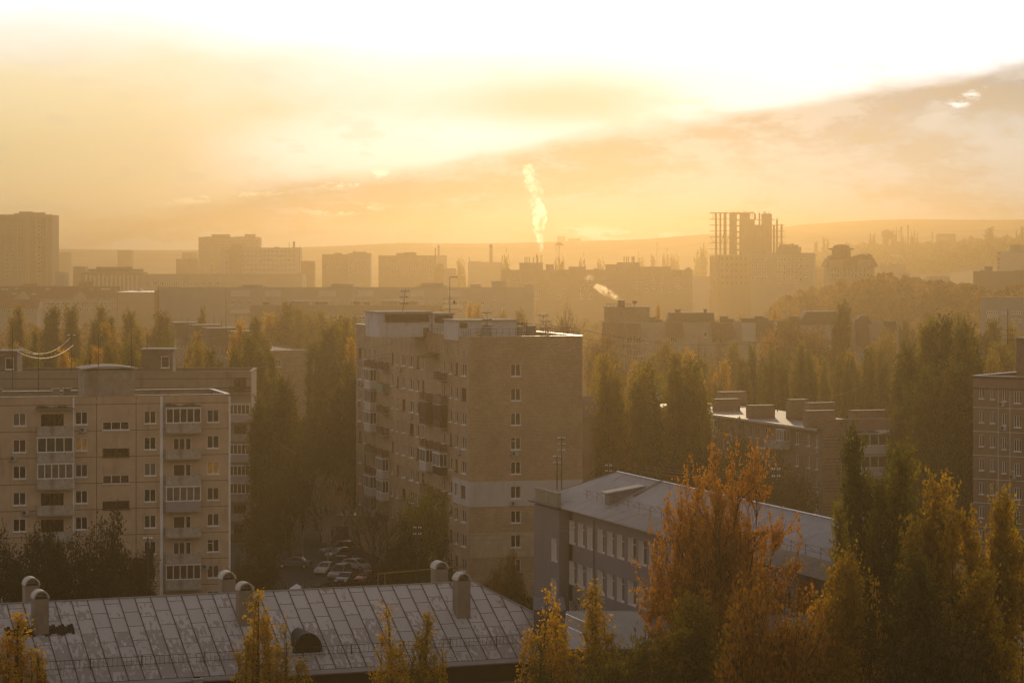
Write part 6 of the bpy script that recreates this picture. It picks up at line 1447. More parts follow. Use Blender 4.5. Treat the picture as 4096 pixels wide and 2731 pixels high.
def poplar(seed, H=20.0, Wd=6.0, leaders=12, twigs=110, per=15, size=.24, base=.06, sharp=1.0, sp=(.4, 1.5)):
    rg = random.Random(seed); w = MB(); P = []
    w.tube([(0, 0, 0), (.1, 0, H * .3), (0, .1, H * .65), (.05, 0, H * .97)], [H * .016, H * .012, H * .007, .02], 6)
    def prof(t):                # half width of the crown at height fraction t
        return Wd / 2 * (min(1, (t - base) / .22 + .25) if t < .3 else 1) * max(0.02, 1 - (max(0, t - .45) / .60) ** (2.3 / sharp)) ** .55
    for i in range(leaders + 1):
        a = 6.2832 * (i / leaders) * 1.618 * 3 + rg.uniform(-.4, .4)
        z0 = H * rg.uniform(base, .42) if i else H * .35; rr = rg.uniform(.15, .95) if i else 0; zt = H * (rg.uniform(.70, 1.0) - .10 * rr if i else .96)
        pts = []; N = 12
        for k in range(N):
            t = k / (N - 1); z = z0 + (zt - z0) * t; q = z / H
            r_ = rr * prof(q) * min(1, t * 3.2) * (.78 if i else 0) + (0 if i else .05); wob = .25 * math.sin(t * 5 + i)
            pts.append(Vector((r_ * math.cos(a) + wob * .4, r_ * math.sin(a) + wob * .3, z)))
        w.tube(pts, [max(.015, H * .0065 * (1 - k / N)) for k in range(N)], 4, cap=False)
        loc = .9 + .5 * (1 - rr)
        for k in range(int(twigs * (zt - z0) / (H * .6))):
            t = rg.random() ** .8; f_ = t * (N - 1); j = min(N - 2, int(f_)); p = pts[j].lerp(pts[j + 1], f_ - j)
            b_ = rg.uniform(0, 6.283); o = rg.uniform(*sp); d = Vector((math.cos(b_) * o, math.sin(b_) * o, 1)).normalized()
            ln = rg.uniform(.6, 1.8) * (1.1 - .2 * t) * H / 20 * loc
            for q in range(per):
                s = rg.random() ** .7; P.append(tuple(p + d * ln * s + Vector((rg.gauss(0, .13), rg.gauss(0, .13), rg.gauss(0, .16))) * (H / 20)))
            if k % 3 == 0: w.tube([p, p + d * ln * .9], [.02, .008], 3, cap=False)
    arr = np.array(P); return w, P, size, float(np.percentile(arr[:, 2], 99.8)), float(np.percentile(np.hypot(arr[:, 0], arr[:, 1]), 96) * 2)
def branchy(seed, H, trunk, n0, levels, spread, ratio, leaf_per, size, lj=.35, up=.25, thick=.02, nsub=(3, 4), LL=1, lowest=.75, lim=.26):
    rg = random.Random(seed); w = MB(); P = []; ext = [0]
    def grow(p, d, L_, r, lv):
        mid = p + d * L_ * .5 + Vector((rg.gauss(0, .04), rg.gauss(0, .04), rg.gauss(0, .02))) * L_; q = p + d * L_ + Vector((0, 0, up * .12 * L_))
        w.tube([p, mid, q], [r, r * .8, r * .62], 5 if r > .05 else 3, cap=False)
        if lv <= LL and leaf_per:
            for k in range(int(leaf_per * (1 if lv <= 1 else .6))):
                s = rg.uniform(.15, 1.15); c = p.lerp(q, s); P.append((c.x + rg.gauss(0, lj), c.y + rg.gauss(0, lj), c.z + rg.gauss(0, lj)))
        if lv == 0: return
        for k in range(rg.randint(*nsub)):
            ax = d.orthogonal().normalized(); ax.rotate(Matrix.Rotation(rg.uniform(0, 6.283), 3, d)); nd = d.copy(); nd.rotate(Matrix.Rotation(rg.uniform(spread * .4, spread), 3, ax))
            nd = (nd + Vector((0, 0, up))).normalized(); st = rg.uniform(.55, 1.0); grow(p.lerp(q, st), nd, L_ * ratio * rg.uniform(.75, 1.15), r * .62, lv - 1)
    h0 = H * trunk; w.tube([(0, 0, 0), (.05, 0, h0 * .5), (0, 0, h0)], [H * thick, H * thick * .85, H * thick * .8], 7)
    for i in range(n0):
        a = 6.283 * i / n0 + rg.uniform(-.3, .3); o = math.tan(rg.uniform(spread * .35, spread * 1.15)); d = Vector((math.cos(a) * o, math.sin(a) * o, 1)).normalized()
        grow(Vector((0, 0, h0 * rg.uniform(lowest, 1))), d, H * lim * rg.uniform(.85, 1.15), H * thick * .55, levels)
    arr = np.array(P if P else w.v); z1 = np.percentile(arr[:, 2], 99.6); wd = np.percentile(np.hypot(arr[:, 0], arr[:, 1]), 97) * 2
    return w, P, size, float(z1), float(wd)
def bigtree(seed, H=22.0):
    rg = random.Random(seed); w = MB(); P = []
    def limb(p, d, L_, r, lv):
        n = 7 if lv > 1 else 4; pts = [p]; q = p.copy(); dd = d.copy()
        for k in range(n):
            dd = (dd + Vector((rg.gauss(0, .10), rg.gauss(0, .10), .015 + rg.gauss(0, .05)))).normalized(); q = q + dd * (L_ / n); pts.append(q.copy())
        w.tube(pts, [max(.012, r * (1 - .85 * k / n)) for k in range(n + 1)], 5 if r > .08 else 3, cap=False)
        if lv <= 1:
            dens = rg.choice([5, 10, 16, 22])
            for k in range(dens * (2 if lv == 0 else 1)):
                f_ = rg.uniform(.15, 1.0) * n; j = min(n - 1, int(f_)); c = pts[j].lerp(pts[j + 1], f_ - j); P.append((c.x + rg.gauss(0, .16), c.y + rg.gauss(0, .16), c.z + rg.gauss(0, .16)))
        if lv == 0: return
        for k in range({4: 7, 3: 6, 2: 6, 1: 4}[lv]):
            f_ = rg.uniform(.25, 1.0) * n; j = min(n - 1, int(f_)); c = pts[j].lerp(pts[j + 1], f_ - j)
            ax = dd.orthogonal().normalized(); ax.rotate(Matrix.Rotation(rg.uniform(0, 6.283), 3, dd)); nd = (pts[j + 1] - pts[j]).normalized(); nd.rotate(Matrix.Rotation(rg.uniform(R(18), R(48)), 3, ax)); nd = (nd + Vector((0, 0, .08))).normalized()
            limb(c, nd, L_ * rg.uniform(.42, .68), r * .5, lv - 1)
    w.tube([(0, 0, 0), (.15, .1, 2.2), (.1, 0, 4.5)], [.55, .45, .40], 8)
    for i in range(18):
        a = 6.283 * i / 18 * 5 + rg.uniform(-.35, .35); o = math.tan(R((8, 22, 34, 46, 58)[i % 5])); d = Vector((math.cos(a) * o, math.sin(a) * o, 1)).normalized()
        limb(Vector((.1, 0, rg.uniform(2.2, 4.5))), d, rg.uniform(9.5, 11.5) * (1.08 - .13 * o), .2, 3)
    arr = np.array(P); return w, P, .25, float(np.percentile(arr[:, 2], 98.8)), float(np.percentile(np.hypot(arr[:, 0], arr[:, 1]), 96) * 2)
LM = {'green': leafmat('poplar_leaves_green', (.034, .042, .002), (.08, .078, .004), (.17, .14, .006)),
      'olive': leafmat('leaves_olive', (.055, .052, .003), (.12, .098, .005), (.24, .17, .007)),
      'gold': leafmat('leaves_gold', (.15, .105, .006), (.31, .195, .009), (.45, .265, .012)),
      'orange': leafmat('leaves_orange', (.11, .055, .008), (.20, .092, .010), (.29, .13, .012)),
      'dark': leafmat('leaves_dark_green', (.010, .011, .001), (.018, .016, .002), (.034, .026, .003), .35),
      'brown': leafmat('leaves_brown', (.09, .05, .02), (.14, .075, .025), (.19, .10, .03))}
SHAPES = {}
def shape(key):
    if key in SHAPES: return SHAPES[key]
    g = {'pop1': lambda: poplar(11), 'pop2': lambda: poplar(23, Wd=7, leaders=11, twigs=120), 'pop3': lambda: poplar(37, Wd=5, leaders=10, twigs=105, sharp=1.3),
         'young1': lambda: poplar(5, H=15, Wd=5.4, leaders=11, twigs=75, per=8, size=.19, sharp=1.4, sp=(.2, .8)), 'young2': lambda: poplar(9, H=15, Wd=5.0, leaders=9, twigs=80, per=8, size=.19, sharp=1.2, sp=(.2, .8)),
         'broad': lambda: poplar(41, H=20, Wd=10, leaders=20, twigs=115, per=17, size=.26, sharp=.75),
         'farpop': lambda: poplar(51, H=20, Wd=5, leaders=6, twigs=34, per=8, size=.6), 
         'round1': lambda: branchy(3, 14, .4, 9, 3, R(55), .74, 22, .27, .42, .2, .02, (3, 4), 2, .2, .22), 'round2': lambda: branchy(8, 13, .35, 9, 3, R(65), .75, 22, .27, .45, .1, .02, (3, 4), 2, .2, .22),
         'big': lambda: bigtree(17),
         'far': lambda: branchy(29, 12, .2, 6, 2, R(60), .75, 22, .8, .6, .1), 
         'bare1': lambda: branchy(31, 12, .25, 6, 4, R(42), .72, 0, .1, .1, .25, .013, (3, 4)), 'bare2': lambda: branchy(61, 13, .15, 7, 4, R(38), .74, 2, .14, .3, .3, .012, (2, 4))}[key]()
    SHAPES[key] = g; return g
NT = [0]
def tree(key, u, vt, wpx, Y, leaf, label, group=None, zb=None, hcap=None, bk=None, name=None, cat=None):
    w, P, size, H, Wd = shape(key); x = X(u, Y); z0 = max(0, terr(x, Y)) if zb is None else zb; zt = Z(vt, Y); h = zt - z0
    wd = wpx / F * Y * (1.0 if key == 'big' else 1.08); NT[0] += 1
    nm = name or ('poplar' if key.startswith(('pop', 'young', 'farpop')) else 'bare_tree' if key.startswith('bare') else 'broadleaf_tree')
    t = thing(nm, label, cat or ('poplar tree' if nm == 'poplar' else 'tree'), (x, Y, z0), R((NT[0] * 73) % 360), group)
    t.rotation_euler[0] = R(math.sin(NT[0] * 2.3) * 2.6); t.rotation_euler[1] = R(math.cos(NT[0] * 3.1) * 2.6)
    s = (wd / Wd, wd / Wd, h / H); bk = bk or bark
    tm = cached(('trunk', key, bk.name), lambda: w.mesh('trunk', bk)); o = link('trunk', tm, t); o.scale = s
    if P:
        cm = cached(('crown', key, leaf), lambda: leaves_mesh('crown', P, size, LM[leaf], sum(map(ord, key)))); o = link('crown', cm, t); o.scale = s
    return t
T = tree
# front row, young gold poplars and the big orange tree
T('young1', 16, 611, 66, 196, 'gold', 'gold poplar cut by the left edge in front of the metal roof')
T('young2', 47, 652, 26, 194, 'gold', 'low gold poplar top beside the one at the left edge')
T('young1', 254, 592, 52, 190, 'gold', 'taller gold poplar in the left pair before the metal roof')
T('young2', 285, 622, 44, 192, 'gold', 'lower right poplar of the left pair before the metal roof')
T('young2', 398, 606, 44, 188, 'gold', 'thin topped gold poplar in front of the middle of the metal roof')
T('young1', 417, 612, 46, 191, 'gold', 'gold poplar right behind the thin topped one, middle of the metal roof')
T('young2', 540, 588, 44, 194, 'gold', 'slender gold poplar at the right end of the metal roof')
T('young1', 560, 602, 36, 197, 'gold', 'small gold poplar between the two slender ones by the railing')
T('young1', 604, 583, 62, 192, 'gold', 'full gold poplar in front of the ribbed annex roof')
T('young2', 535, 640, 54, 186, 'olive', 'low leafy sapling at the bottom below the slender gold poplar', name='sapling', cat='tree')
T('round1', 622, 636, 78, 180, 'olive', 'low olive tree at the bottom in front of the annex')
T('pop2', 694, 598, 74, 178, 'olive', 'olive green poplar left of the foot of the orange tree')
T('pop1', 722, 618, 60, 174, 'olive', 'short olive poplar leaning against the foot of the orange tree')
T('big', 734, 474, 196, 190, 'orange', 'large spreading orange tree with dark limbs, right of centre')
T('pop2', 856, 552, 54, 174, 'gold', 'orange gold poplar right of the big orange tree')
T('young2', 884, 580, 34, 171, 'gold', 'narrow gold poplar between the orange gold one and the dark mass')
T('broad', 812, 600, 84, 172, 'gold', 'wide gold tree at the bottom between the orange tree and the gold poplars')
T('round1', 768, 590, 112, 169, 'orange', 'rust crown filling the space under the large spreading orange tree')
T('pop2', 862, 431, 46, 186, 'green', 'dark green poplar with a narrow top left of the broad pair')
T('pop1', 888, 450, 60, 184, 'green', 'dark green poplar in the middle of the right cluster')
T('pop3', 909, 452, 34, 187, 'green', 'thin dark green poplar at the right of the cluster')
T('pop1', 848, 508, 34, 181, 'green', 'lower dark green poplar beside the pale roof end')
T('broad', 945, 484, 92, 178, 'gold', 'broad golden poplar standing highest at the right')
T('pop2', 990, 492, 48, 180, 'gold', 'golden poplar just right of the broad one')
T('broad', 918, 555, 90, 172, 'olive', 'dark olive tree below the broad golden poplar')
T('broad', 978, 575, 96, 170, 'gold', 'wide olive gold tree at the lower right')
T('round1', 940, 622, 120, 164, 'dark', 'dark leafy tree at the bottom right')
T('pop3', 1016, 505, 34, 262, 'green', 'green poplar in front of the block at the right edge')
T('round2', 1020, 560, 50, 232, 'dark', 'dark bush tree behind the street house')
# tall poplars beyond, right
for (u, vt, w, k, lb) in ((905, 346, 22, 'pop3', 'outer left narrow'), (920, 326, 22, 'pop1', 'left spire'), (934, 319, 20, 'pop3', 'second spire'), (947, 318, 22, 'pop1', 'tallest middle spire'), (966, 322, 22, 'pop2', 'fourth spire'), (976, 326, 18, 'pop3', 'right spire')):
    T(k, u, vt, w * 1.55, 345 + (u % 7) * 3, 'green', lb + ' of the tall green poplar stand near the right edge')
for (u, vt, w) in ((903, 385, 34), (925, 368, 36), (950, 362, 38), (970, 366, 30), (912, 415, 36), (940, 408, 40)):
    T('pop2', u, vt, w, 333 + (u % 5) * 2, 'green', 'lower green poplar filling the foot of the tall stand at the right', 'poplars at the foot of the tall stand')
for i, (u, vt, w, Y) in enumerate(((992, 322, 40, 520), (1016, 326, 40, 510), (1005, 345, 50, 470), (985, 350, 34, 450), (960, 300 + 12, 20, 560), (890, 330, 26, 560), (905, 322, 22, 590), (880, 345, 26, 540), (1022, 350, 30, 440))):
    T('round1' if i % 2 else 'broad', u, vt, w, Y, 'olive', 'hazy green tree around the tall poplar stand at the right', 'hazy trees around the tall poplar stand')
for i in range(16):
    T('round1' if i % 2 else 'round2', 612 + i * 8.6, 372 + (i * 29) % 34, 30, 425 + (i * 17) % 40, ('olive', 'brown', 'green')[i % 3], 'bushy tree filling the belt between the poplars and the pale metal roof', 'bushy trees in the belt behind the brick block')
for i in range(14):
    T('round2' if i % 2 else 'broad', 240 + i * 8.6, max(352 + (i * 31) % 60, 418 if 250 < 240 + i * 8.6 < 330 else 0), 34, 400 + (i * 19) % 70, ('green', 'olive', 'dark')[i % 3], 'bushy tree in the deep green belt left of the brick block', 'bushy trees in the green belt left of the brick block')
# dark bushy trees left
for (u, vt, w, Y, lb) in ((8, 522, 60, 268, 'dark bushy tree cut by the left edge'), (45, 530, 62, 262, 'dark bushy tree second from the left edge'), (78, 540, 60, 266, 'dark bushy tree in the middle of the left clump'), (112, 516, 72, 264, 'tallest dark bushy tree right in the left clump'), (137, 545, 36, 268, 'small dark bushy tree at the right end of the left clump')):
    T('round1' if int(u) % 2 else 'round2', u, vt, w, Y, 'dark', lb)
T('round1', 420, 487, 46, 296, 'green', 'green tree before the long side of the brick block')
T('round2', 402, 520, 48, 292, 'dark', 'darker tree left of the green one before the brick block')
T('round2', 440, 540, 40, 290, 'dark', 'dark low tree under the right side of the green one')
T('bare1', 372, 500, 70, 318, None, 'leafless tree with slanting limbs at the foot of the brick block', bk=bark)
T('bare1', 400, 540, 60, 300, None, 'low leafless bushy tree right of the parked cars')
T('bare2', 303, 468, 60, 352, 'brown', 'reddish thin birch with pale trunk, left one of the pair', bk=birchbark)
T('bare2', 328, 472, 58, 350, 'brown', 'reddish thin birch with pale trunk, right one of the pair', bk=birchbark)
T('round2', 492, 566, 30, 290, 'brown', 'brown shrub against the foot of the brick block end wall', name='shrub', cat='shrub')
T('round2', 512, 552, 34, 292, 'brown', 'taller brown shrub at the right foot of the end wall', name='shrub', cat='shrub')
T('bare1', 572, 585, 36, 222, None, 'thin leafless tree before the grey rendered facade')
# green mass between the left blocks and the brick block
for i, (k, u, vt, w, Y, lf) in enumerate((('pop2', 275, 379, 34, 352, 'green'), ('pop3', 262, 395, 24, 356, 'green'), ('broad', 252, 338, 48, 415, 'green'), ('pop1', 288, 398, 26, 362, 'green'), ('broad', 303, 420, 40, 385, 'dark'), ('broad', 330, 330, 42, 440, 'green'), ('pop1', 348, 318, 26, 450, 'olive'), ('pop2', 336, 320, 34, 460, 'olive'),
        ('broad', 322, 312, 34, 640, 'olive'), ('pop1', 299, 308, 24, 640, 'olive'), ('pop2', 285, 303, 26, 650, 'olive'), ('pop1', 271, 314, 24, 645, 'gold'), ('pop2', 258, 318, 26, 510, 'olive'), ('pop1', 242, 322, 22, 500, 'gold'), ('broad', 345, 380, 40, 400, 'dark'), ('broad', 322, 440, 46, 375, 'dark'), ('round1', 290, 460, 50, 350, 'dark'), ('round2', 265, 480, 40, 345, 'dark'), ('round1', 345, 470, 40, 372, 'dark'), ('pop1', 310, 318, 20, 620, 'olive'), ('pop1', 352, 340, 22, 430, 'gold'), ('round2', 258, 545, 44, 300, 'dark'), ('round1', 285, 585, 60, 262, 'dark'), ('round2', 240, 560, 30, 275, 'dark'), ('round2', 320, 590, 60, 262, 'dark'), ('round1', 392, 565, 56, 285, 'dark'), ('round1', 425, 570, 50, 278, 'dark'))):
    T(k, u, vt, w, Y, lf, ['bright green poplar nearest the gap, left of the brick block', 'narrow poplar left of the bright green one', 'full crowned tree over the end wall of the brown block', 'narrow poplar right of the bright green one'][i] if i < 4 else 'tree in the deep green belt between the left blocks and the brick block', None if i < 4 else 'green belt left of the brick block')
# poplars in the left middle distance
for i, (u, vt, w, Y) in enumerate(((20, 307, 19, 600), (49, 307, 19, 600), (75, 306.5, 20, 600), (104, 307, 22, 590), (131, 310.5, 20, 590), (158, 312.5, 24, 585), (202, 308, 11, 640))):
    T(('pop1', 'pop2', 'pop3')[i % 3], u, vt, w * 1.15, Y, 'olive', ['first', 'second', 'third', 'fourth', 'fifth', 'sixth', 'small last'][i] + ' poplar from the left in the far row before the terrace')
for i, (u, vt, w, Y) in enumerate(((38, 330, 14, 520), (90, 322, 22, 540), (112, 325, 26, 545), (140, 330, 24, 540), (165, 330, 22, 540), (84, 348, 22, 455), (111, 342, 20, 450), (134, 346, 22, 450), (60, 352, 28, 470), (32, 355, 26, 465), (48, 352, 24, 460), (8, 345, 16, 470), (78, 362, 20, 430), (150, 345, 22, 460), (200, 335, 26, 470), (190, 345, 20, 450), (216, 350, 24, 440), (95, 350, 30, 452), (125, 340, 26, 500), (170, 345, 22, 470))):
    T(('pop2', 'pop1', 'broad')[i % 3], u, vt, w * 1.1, Y, ('olive', 'green', 'gold')[i % 3], 'green gold poplar in the grove behind the beige panel block', 'poplar grove behind the beige panel block')
# middle, right of the brick block
mid = [('pop1', 616, 357, 32, 346), ('pop2', 606, 378, 24, 350), ('pop1', 631, 370, 28, 342), ('pop2', 656, 364, 30, 348), ('pop1', 672, 354, 32, 344), ('pop3', 689, 360, 30, 347), ('pop1', 702, 374, 26, 342), ('pop2', 645, 384, 24, 338), ('broad', 616, 400, 30, 390), ('broad', 622, 420, 50, 380), ('broad', 660, 410, 50, 382), ('broad', 690, 400, 44, 385), ('round1', 616, 462, 36, 335), ('round2', 640, 455, 50, 345), ('round1', 680, 450, 52, 340), ('round2', 715, 450, 46, 338), ('round1', 752, 445, 50, 330), ('round2', 735, 425, 40, 345), ('round1', 790, 470, 40, 322), ('round2', 700, 480, 50, 300), ('round1', 745, 485, 50, 290)]
for i, (k, u, vt, w, Y) in enumerate(mid):
    T(k, u, vt, w * 1.15, Y, ('green', 'olive', 'dark')[0 if i < 12 and i % 2 else (1 if i < 12 else 2)], 'poplar or bushy tree in the belt behind the pale metal roof', 'tree belt behind the pale metal roof')
for i in range(34):
    u = 590 + i * 10.2 + rnd.uniform(-3, 3); vt = 362 + 7 * math.sin(i * 1.7) + rnd.uniform(-7, 5) - (14 if i % 7 == 0 else 0)
    if u < 600: vt += 6
    T(('pop1', 'pop2', 'pop3')[i % 3], u, vt, rnd.uniform(15, 23), 480 + (i * 37) % 60, ('olive', 'green', 'gold')[(i * 5) % 3], 'poplar in the long golden green row before the mansard block', 'poplar row before the mansard block')
for i in range(16):
    u = 745 + i * 10 + rnd.uniform(-2, 2); T('pop3' if i % 2 else 'pop1', u, 352 + rnd.uniform(-6, 8), rnd.uniform(13, 19), 425 + (i * 13) % 25, 'green' if i % 3 else 'olive', 'slender poplar in the green row behind the red brown brick block', 'poplar row behind the red brown brick block')
T('round1', 800, 322, 66, 560, 'brown', 'wide rusty brown tree before the mansard block')
T('round2', 770, 336, 44, 550, 'orange', 'rusty tree left of the wide brown one')
T('pop2', 846, 303, 22, 555, 'olive', 'poplar rising above the mansard roof beside the brown tree')
T('pop3', 836, 308, 16, 556, 'olive', 'slim poplar just left of the one above the mansard roof')
for (u, vt, w) in ((640, 335, 30), (668, 333, 34), (695, 338, 30), (612, 345, 26), (725, 330, 28), (880, 345, 26)):
    T('bare2', u, vt, w, 560, 'brown', 'thin reddish nearly bare tree before the mansard block walls', 'reddish bare trees before the mansard block')
T('bare1', 566, 306.5, 56, 560, 'brown', 'big round leafless tree behind the right of the brick block roof')
T('bare2', 548, 318, 34, 570, 'brown', 'lower leafless tree left of the big round one')
T('round1', 596, 330, 30, 540, 'brown', 'brown tree right of the big leafless one')
for (u, vt, w, lb) in ((467, 303.5, 11, 'left of the pair of pale poplars rising over the brick block roof rooms'), (480, 305, 11, 'right of the pair of pale poplars rising over the brick block roof rooms')): T('pop1', u, vt, w * 1.25, 640, 'gold', lb)
for i, (u, vt, w) in enumerate(((448, 308, 16), (500, 312, 18), (515, 310, 16), (525, 316, 18), (270, 316, 20), (290, 310, 20), (312, 314, 20), (330, 318, 20), (350, 316, 18), (375, 318, 16))): T('pop2', u, vt, w, 660, 'olive', 'olive poplar standing before the long pale block', 'poplars before the long pale block')
T('pop1', 661.5, 306, 10, 640, 'gold', 'pale poplar peeping over the mansard roof next to the lift room'); T('pop3', 771, 306, 8, 700, 'gold', 'small pale poplar peeping over the right of the mansard roof')
# single far trees on the skyline
for (k, u, vt, w, Y, lb) in (('far', 462, 259.8, 9, 1600, 'round dark tree beside the factory hall on the skyline'), ('far', 506, 258.3, 12, 1500, 'round tree at the left end of the long brick block'), ('far', 559, 259.6, 12, 1350, 'round tree behind the roof under the floodlight mast'), ('farpop', 651, 255.2, 7, 1900, 'feathery tree on the skyline left of the slender chimney'), ('far', 665, 256, 10, 1900, 'round tree right of the slender chimney'), ('far', 675, 256, 11, 1900, 'broad tree two along from the slender chimney'),
                   ('far', 700, 252, 18, 1900, 'large tree mass left of the concrete skeleton'), ('farpop', 704, 247.8, 5, 1850, 'spire top tree beside the leaning post'), ('far', 641, 259, 9, 1800, 'small round tree behind the flue topped block'),
                   ('far', 581, 261, 10, 1700, 'low round tree right of the floodlight mast'), ('far', 599, 261, 9, 1700, 'low round tree between the two flue groups')):
    T(k, u, vt, w, Y, 'olive', lb)
for i, (x, yt, w) in enumerate(((40, 315, 60), (138, 275, 46), (165, 285, 40), (650, 228, 30), (675, 225, 40), (790, 262, 46), (820, 268, 40), (885, 224, 44), (930, 232, 36), (1000, 262, 34), (1030, 300, 30), (1085, 275, 34), (1115, 252, 40), (1165, 282, 34), (1975, 158, 110), (2275, 195, 20), (2320, 150, 50))):
    T('farpop', 812.5 + x / 11.12, 212.5 + yt / 11.12, w / 11.12 * 1.1, 2200, 'olive', ['tree', 'spire tree'][i % 2] + ' breaking the crest line of the wooded right hill', 'trees on the crest of the right hill')
# far woods read as one mass
def wood(name, label, items, leaf, per=130, size=2.2, seed=1):
    rg = np.random.default_rng(seed); P = []
    for (x, y, z, h, w) in items:
        n = per; a = rg.uniform(0, 6.283, n); t = rg.random(n) ** .6; r_ = w / 2 * np.sqrt(rg.random(n)) * np.sin(np.clip(t * .86 + .13, 0, 1) * np.pi) ** .7 
        P.append(np.stack([x + r_ * np.cos(a), y + r_ * np.sin(a), z + h * (.1 + .9 * t)], 1))
    o = link(name, leaves_mesh(name, np.concatenate(P), size, LM[leaf], seed)); tag(o, label, 'woodland', None, 'stuff'); return o
rw_ = random.Random(5)
def band(n, ua, ub, Ya, Yb, h, w, topf=None):
    out = []
    for i in range(n):
        u = rw_.uniform(ua, ub); Y = rw_.uniform(Ya, Yb); x = X(u, Y); z = terr(x, Y); hh = h * rw_.uniform(.75, 1.15)
        if topf: hh = max(5, min(hh * 1.6, Z(topf(u) + rw_.uniform(0, 11) ** 1.0, Y) - z))
        out.append((x, Y, z, hh * rw_.uniform(.82, 1.0), w * rw_.uniform(.6, 1.4)))
    return out
wood('hill_wood', 'hazy wood covering the crest and slope of the right hill', band(420, 800, 1040, 1900, 2500, 13, 14), 'olive', 70, 3.6, 1)
wood('hill_wood', 'hazy trees running left from the hill behind the skeleton tower', band(90, 640, 830, 1750, 2300, 11, 13), 'olive', 70, 3.4, 2)
tp = lambda u: prof([(740, 300), (790, 290), (820, 281), (850, 274), (880, 271.5), (905, 272), (930, 275), (955, 281), (985, 284), (1030, 290)], u)
wood('autumn_wood', 'rounded orange brown wood in the haze below the domed building', band(210, 770, 985, 900, 1100, 16, 12, tp), 'brown', 200, 1.5, 3)
wood('autumn_wood', 'nearer slope of orange and olive trees behind the mansard block', band(190, 740, 1035, 680, 900, 12, 11), 'brown', 200, 1.3, 4)
wood('autumn_wood', 'yellow green trees fringing the right end of the mansard block', band(60, 890, 1035, 600, 680, 13, 8), 'olive', 260, .9, 5)
wood('far_wood', 'hazy trees behind the long pale block and below the skyline blocks', band(200, 300, 520, 1150, 1500, 11, 13), 'olive', 80, 3.0, 6)
wood('far_wood', 'hazy trees between the left tower and the twin towers', band(160, 45, 330, 1750, 2300, 11, 14), 'olive', 70, 3.6, 7)
wood('far_wood', 'trees below the long brick block in the haze', band(170, 530, 760, 760, 1150, 12, 11), 'brown', 170, 1.5, 8)
wood('far_wood', 'reddish trees in front of the terraced houses', band(120, -10, 165, 850, 1050, 12, 10), 'brown', 180, 1.3, 9)
wood('undergrowth', 'dark low undergrowth filling the courtyards between the near blocks', band(150, -20, 1040, 232, 300, 4, 6) + band(260, -20, 1040, 300, 560, 6, 8), 'dark', 150, .5, 10) if False else None
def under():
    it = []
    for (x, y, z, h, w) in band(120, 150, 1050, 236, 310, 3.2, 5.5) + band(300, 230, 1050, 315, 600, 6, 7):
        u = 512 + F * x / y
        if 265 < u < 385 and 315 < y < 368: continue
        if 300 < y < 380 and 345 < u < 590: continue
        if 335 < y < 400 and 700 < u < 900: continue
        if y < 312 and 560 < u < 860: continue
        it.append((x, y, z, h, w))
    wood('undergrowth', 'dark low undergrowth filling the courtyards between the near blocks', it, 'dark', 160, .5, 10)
under()
# far town, low houses as individual small blocks
rt = random.Random(12)
for i in range(34):
    u = rt.choice([rt.uniform(55, 198), rt.uniform(55, 198), rt.uniform(300, 520), rt.uniform(545, 650)]); Y = rt.uniform(2300, 3300); h = rt.choice([9, 14, 14, 26, 28]) if u < 300 else rt.choice([7, 9, 14]); w = rt.uniform(12, 45)
    x = X(u, Y); B = Bld('distant_house', 'pale distant block fading into the haze of the far town', 'building', x, Y, 0, 'distant blocks of the far town')
    q = MB(); q.box(-w / 2, w / 2, 0, 12, 0, h); q.build('wall', rt.choice([pale, greyw, tanw]), B.root); q = MB(); q.box(-w / 2 - .3, w / 2 + .3, -.3, 12.3, h + .005, h + .5); q.box(-w * .2, -w * .2 + 4, 3, 8, h + .51, h + 3); q.build('roof', darkw, B.root)
for (ua, ub, v, Y, lb) in ((117.5, 131.5, 250, 2400, 'highest box shaped block on the far left horizon'), (55, 70, 252.5, 2500, 'low block with a lit roof at the foot of the left tower horizon'), (182, 196, 252, 2400, 'low block just left of the twin towers'), (176, 186, 259, 1900, 'small white gabled block left of the twin towers'), (187, 197, 258.5, 1850, 'small block with a brown roof left of the office slab'), (55, 65, 272, 1500, 'small dark block right of the left tower foot'), (73, 85, 266.5, 1600, 'plain block left of the assembly hall')):
    far_block('distant_block', lb, 'building', ua, ub, v, Y, rt.choice([pale, tanw, greyw]), 12, 0)
far_block('distant_block', 'left of two tall ghostly blocks on the horizon right of the plume', 'building', 557, 565.5, 236.3, 3500, pale, 14, 0); far_block('distant_block', 'wider right one of two ghostly blocks on the horizon right of the plume', 'building', 568, 581, 238.3, 3500, pale, 14, 0)

# ------------------------------------------------------------------ wires
def wire(name, label, pts, r=.02, m=None, sag=1.0, group='overhead wires'):
    b = MB(); out = []
    P_ = [Vector((X(u, Y), Y, Z(v, Y))) for (u, v, Y) in pts]
    for a, c in zip(P_, P_[1:]):
        for k in range(15):
            t = k / 14; out.append(a.lerp(c, t) - Vector((0, 0, sag * 4 * t * (1 - t))))
    b.tube(out, r, 4); o = b.build(name, m or dark_metal); tag(o, label, 'wire', group); return o
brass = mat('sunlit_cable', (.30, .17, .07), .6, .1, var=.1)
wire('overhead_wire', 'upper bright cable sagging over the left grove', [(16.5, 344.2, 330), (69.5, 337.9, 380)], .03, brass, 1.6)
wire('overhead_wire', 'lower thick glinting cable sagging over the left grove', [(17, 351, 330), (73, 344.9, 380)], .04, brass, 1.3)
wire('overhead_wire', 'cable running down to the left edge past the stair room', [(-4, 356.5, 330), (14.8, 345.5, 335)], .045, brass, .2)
wire('overhead_wire', 'short lowest cable of the left grove', [(18, 347, 330), (38, 353.6, 350)], .03, brass, .3)
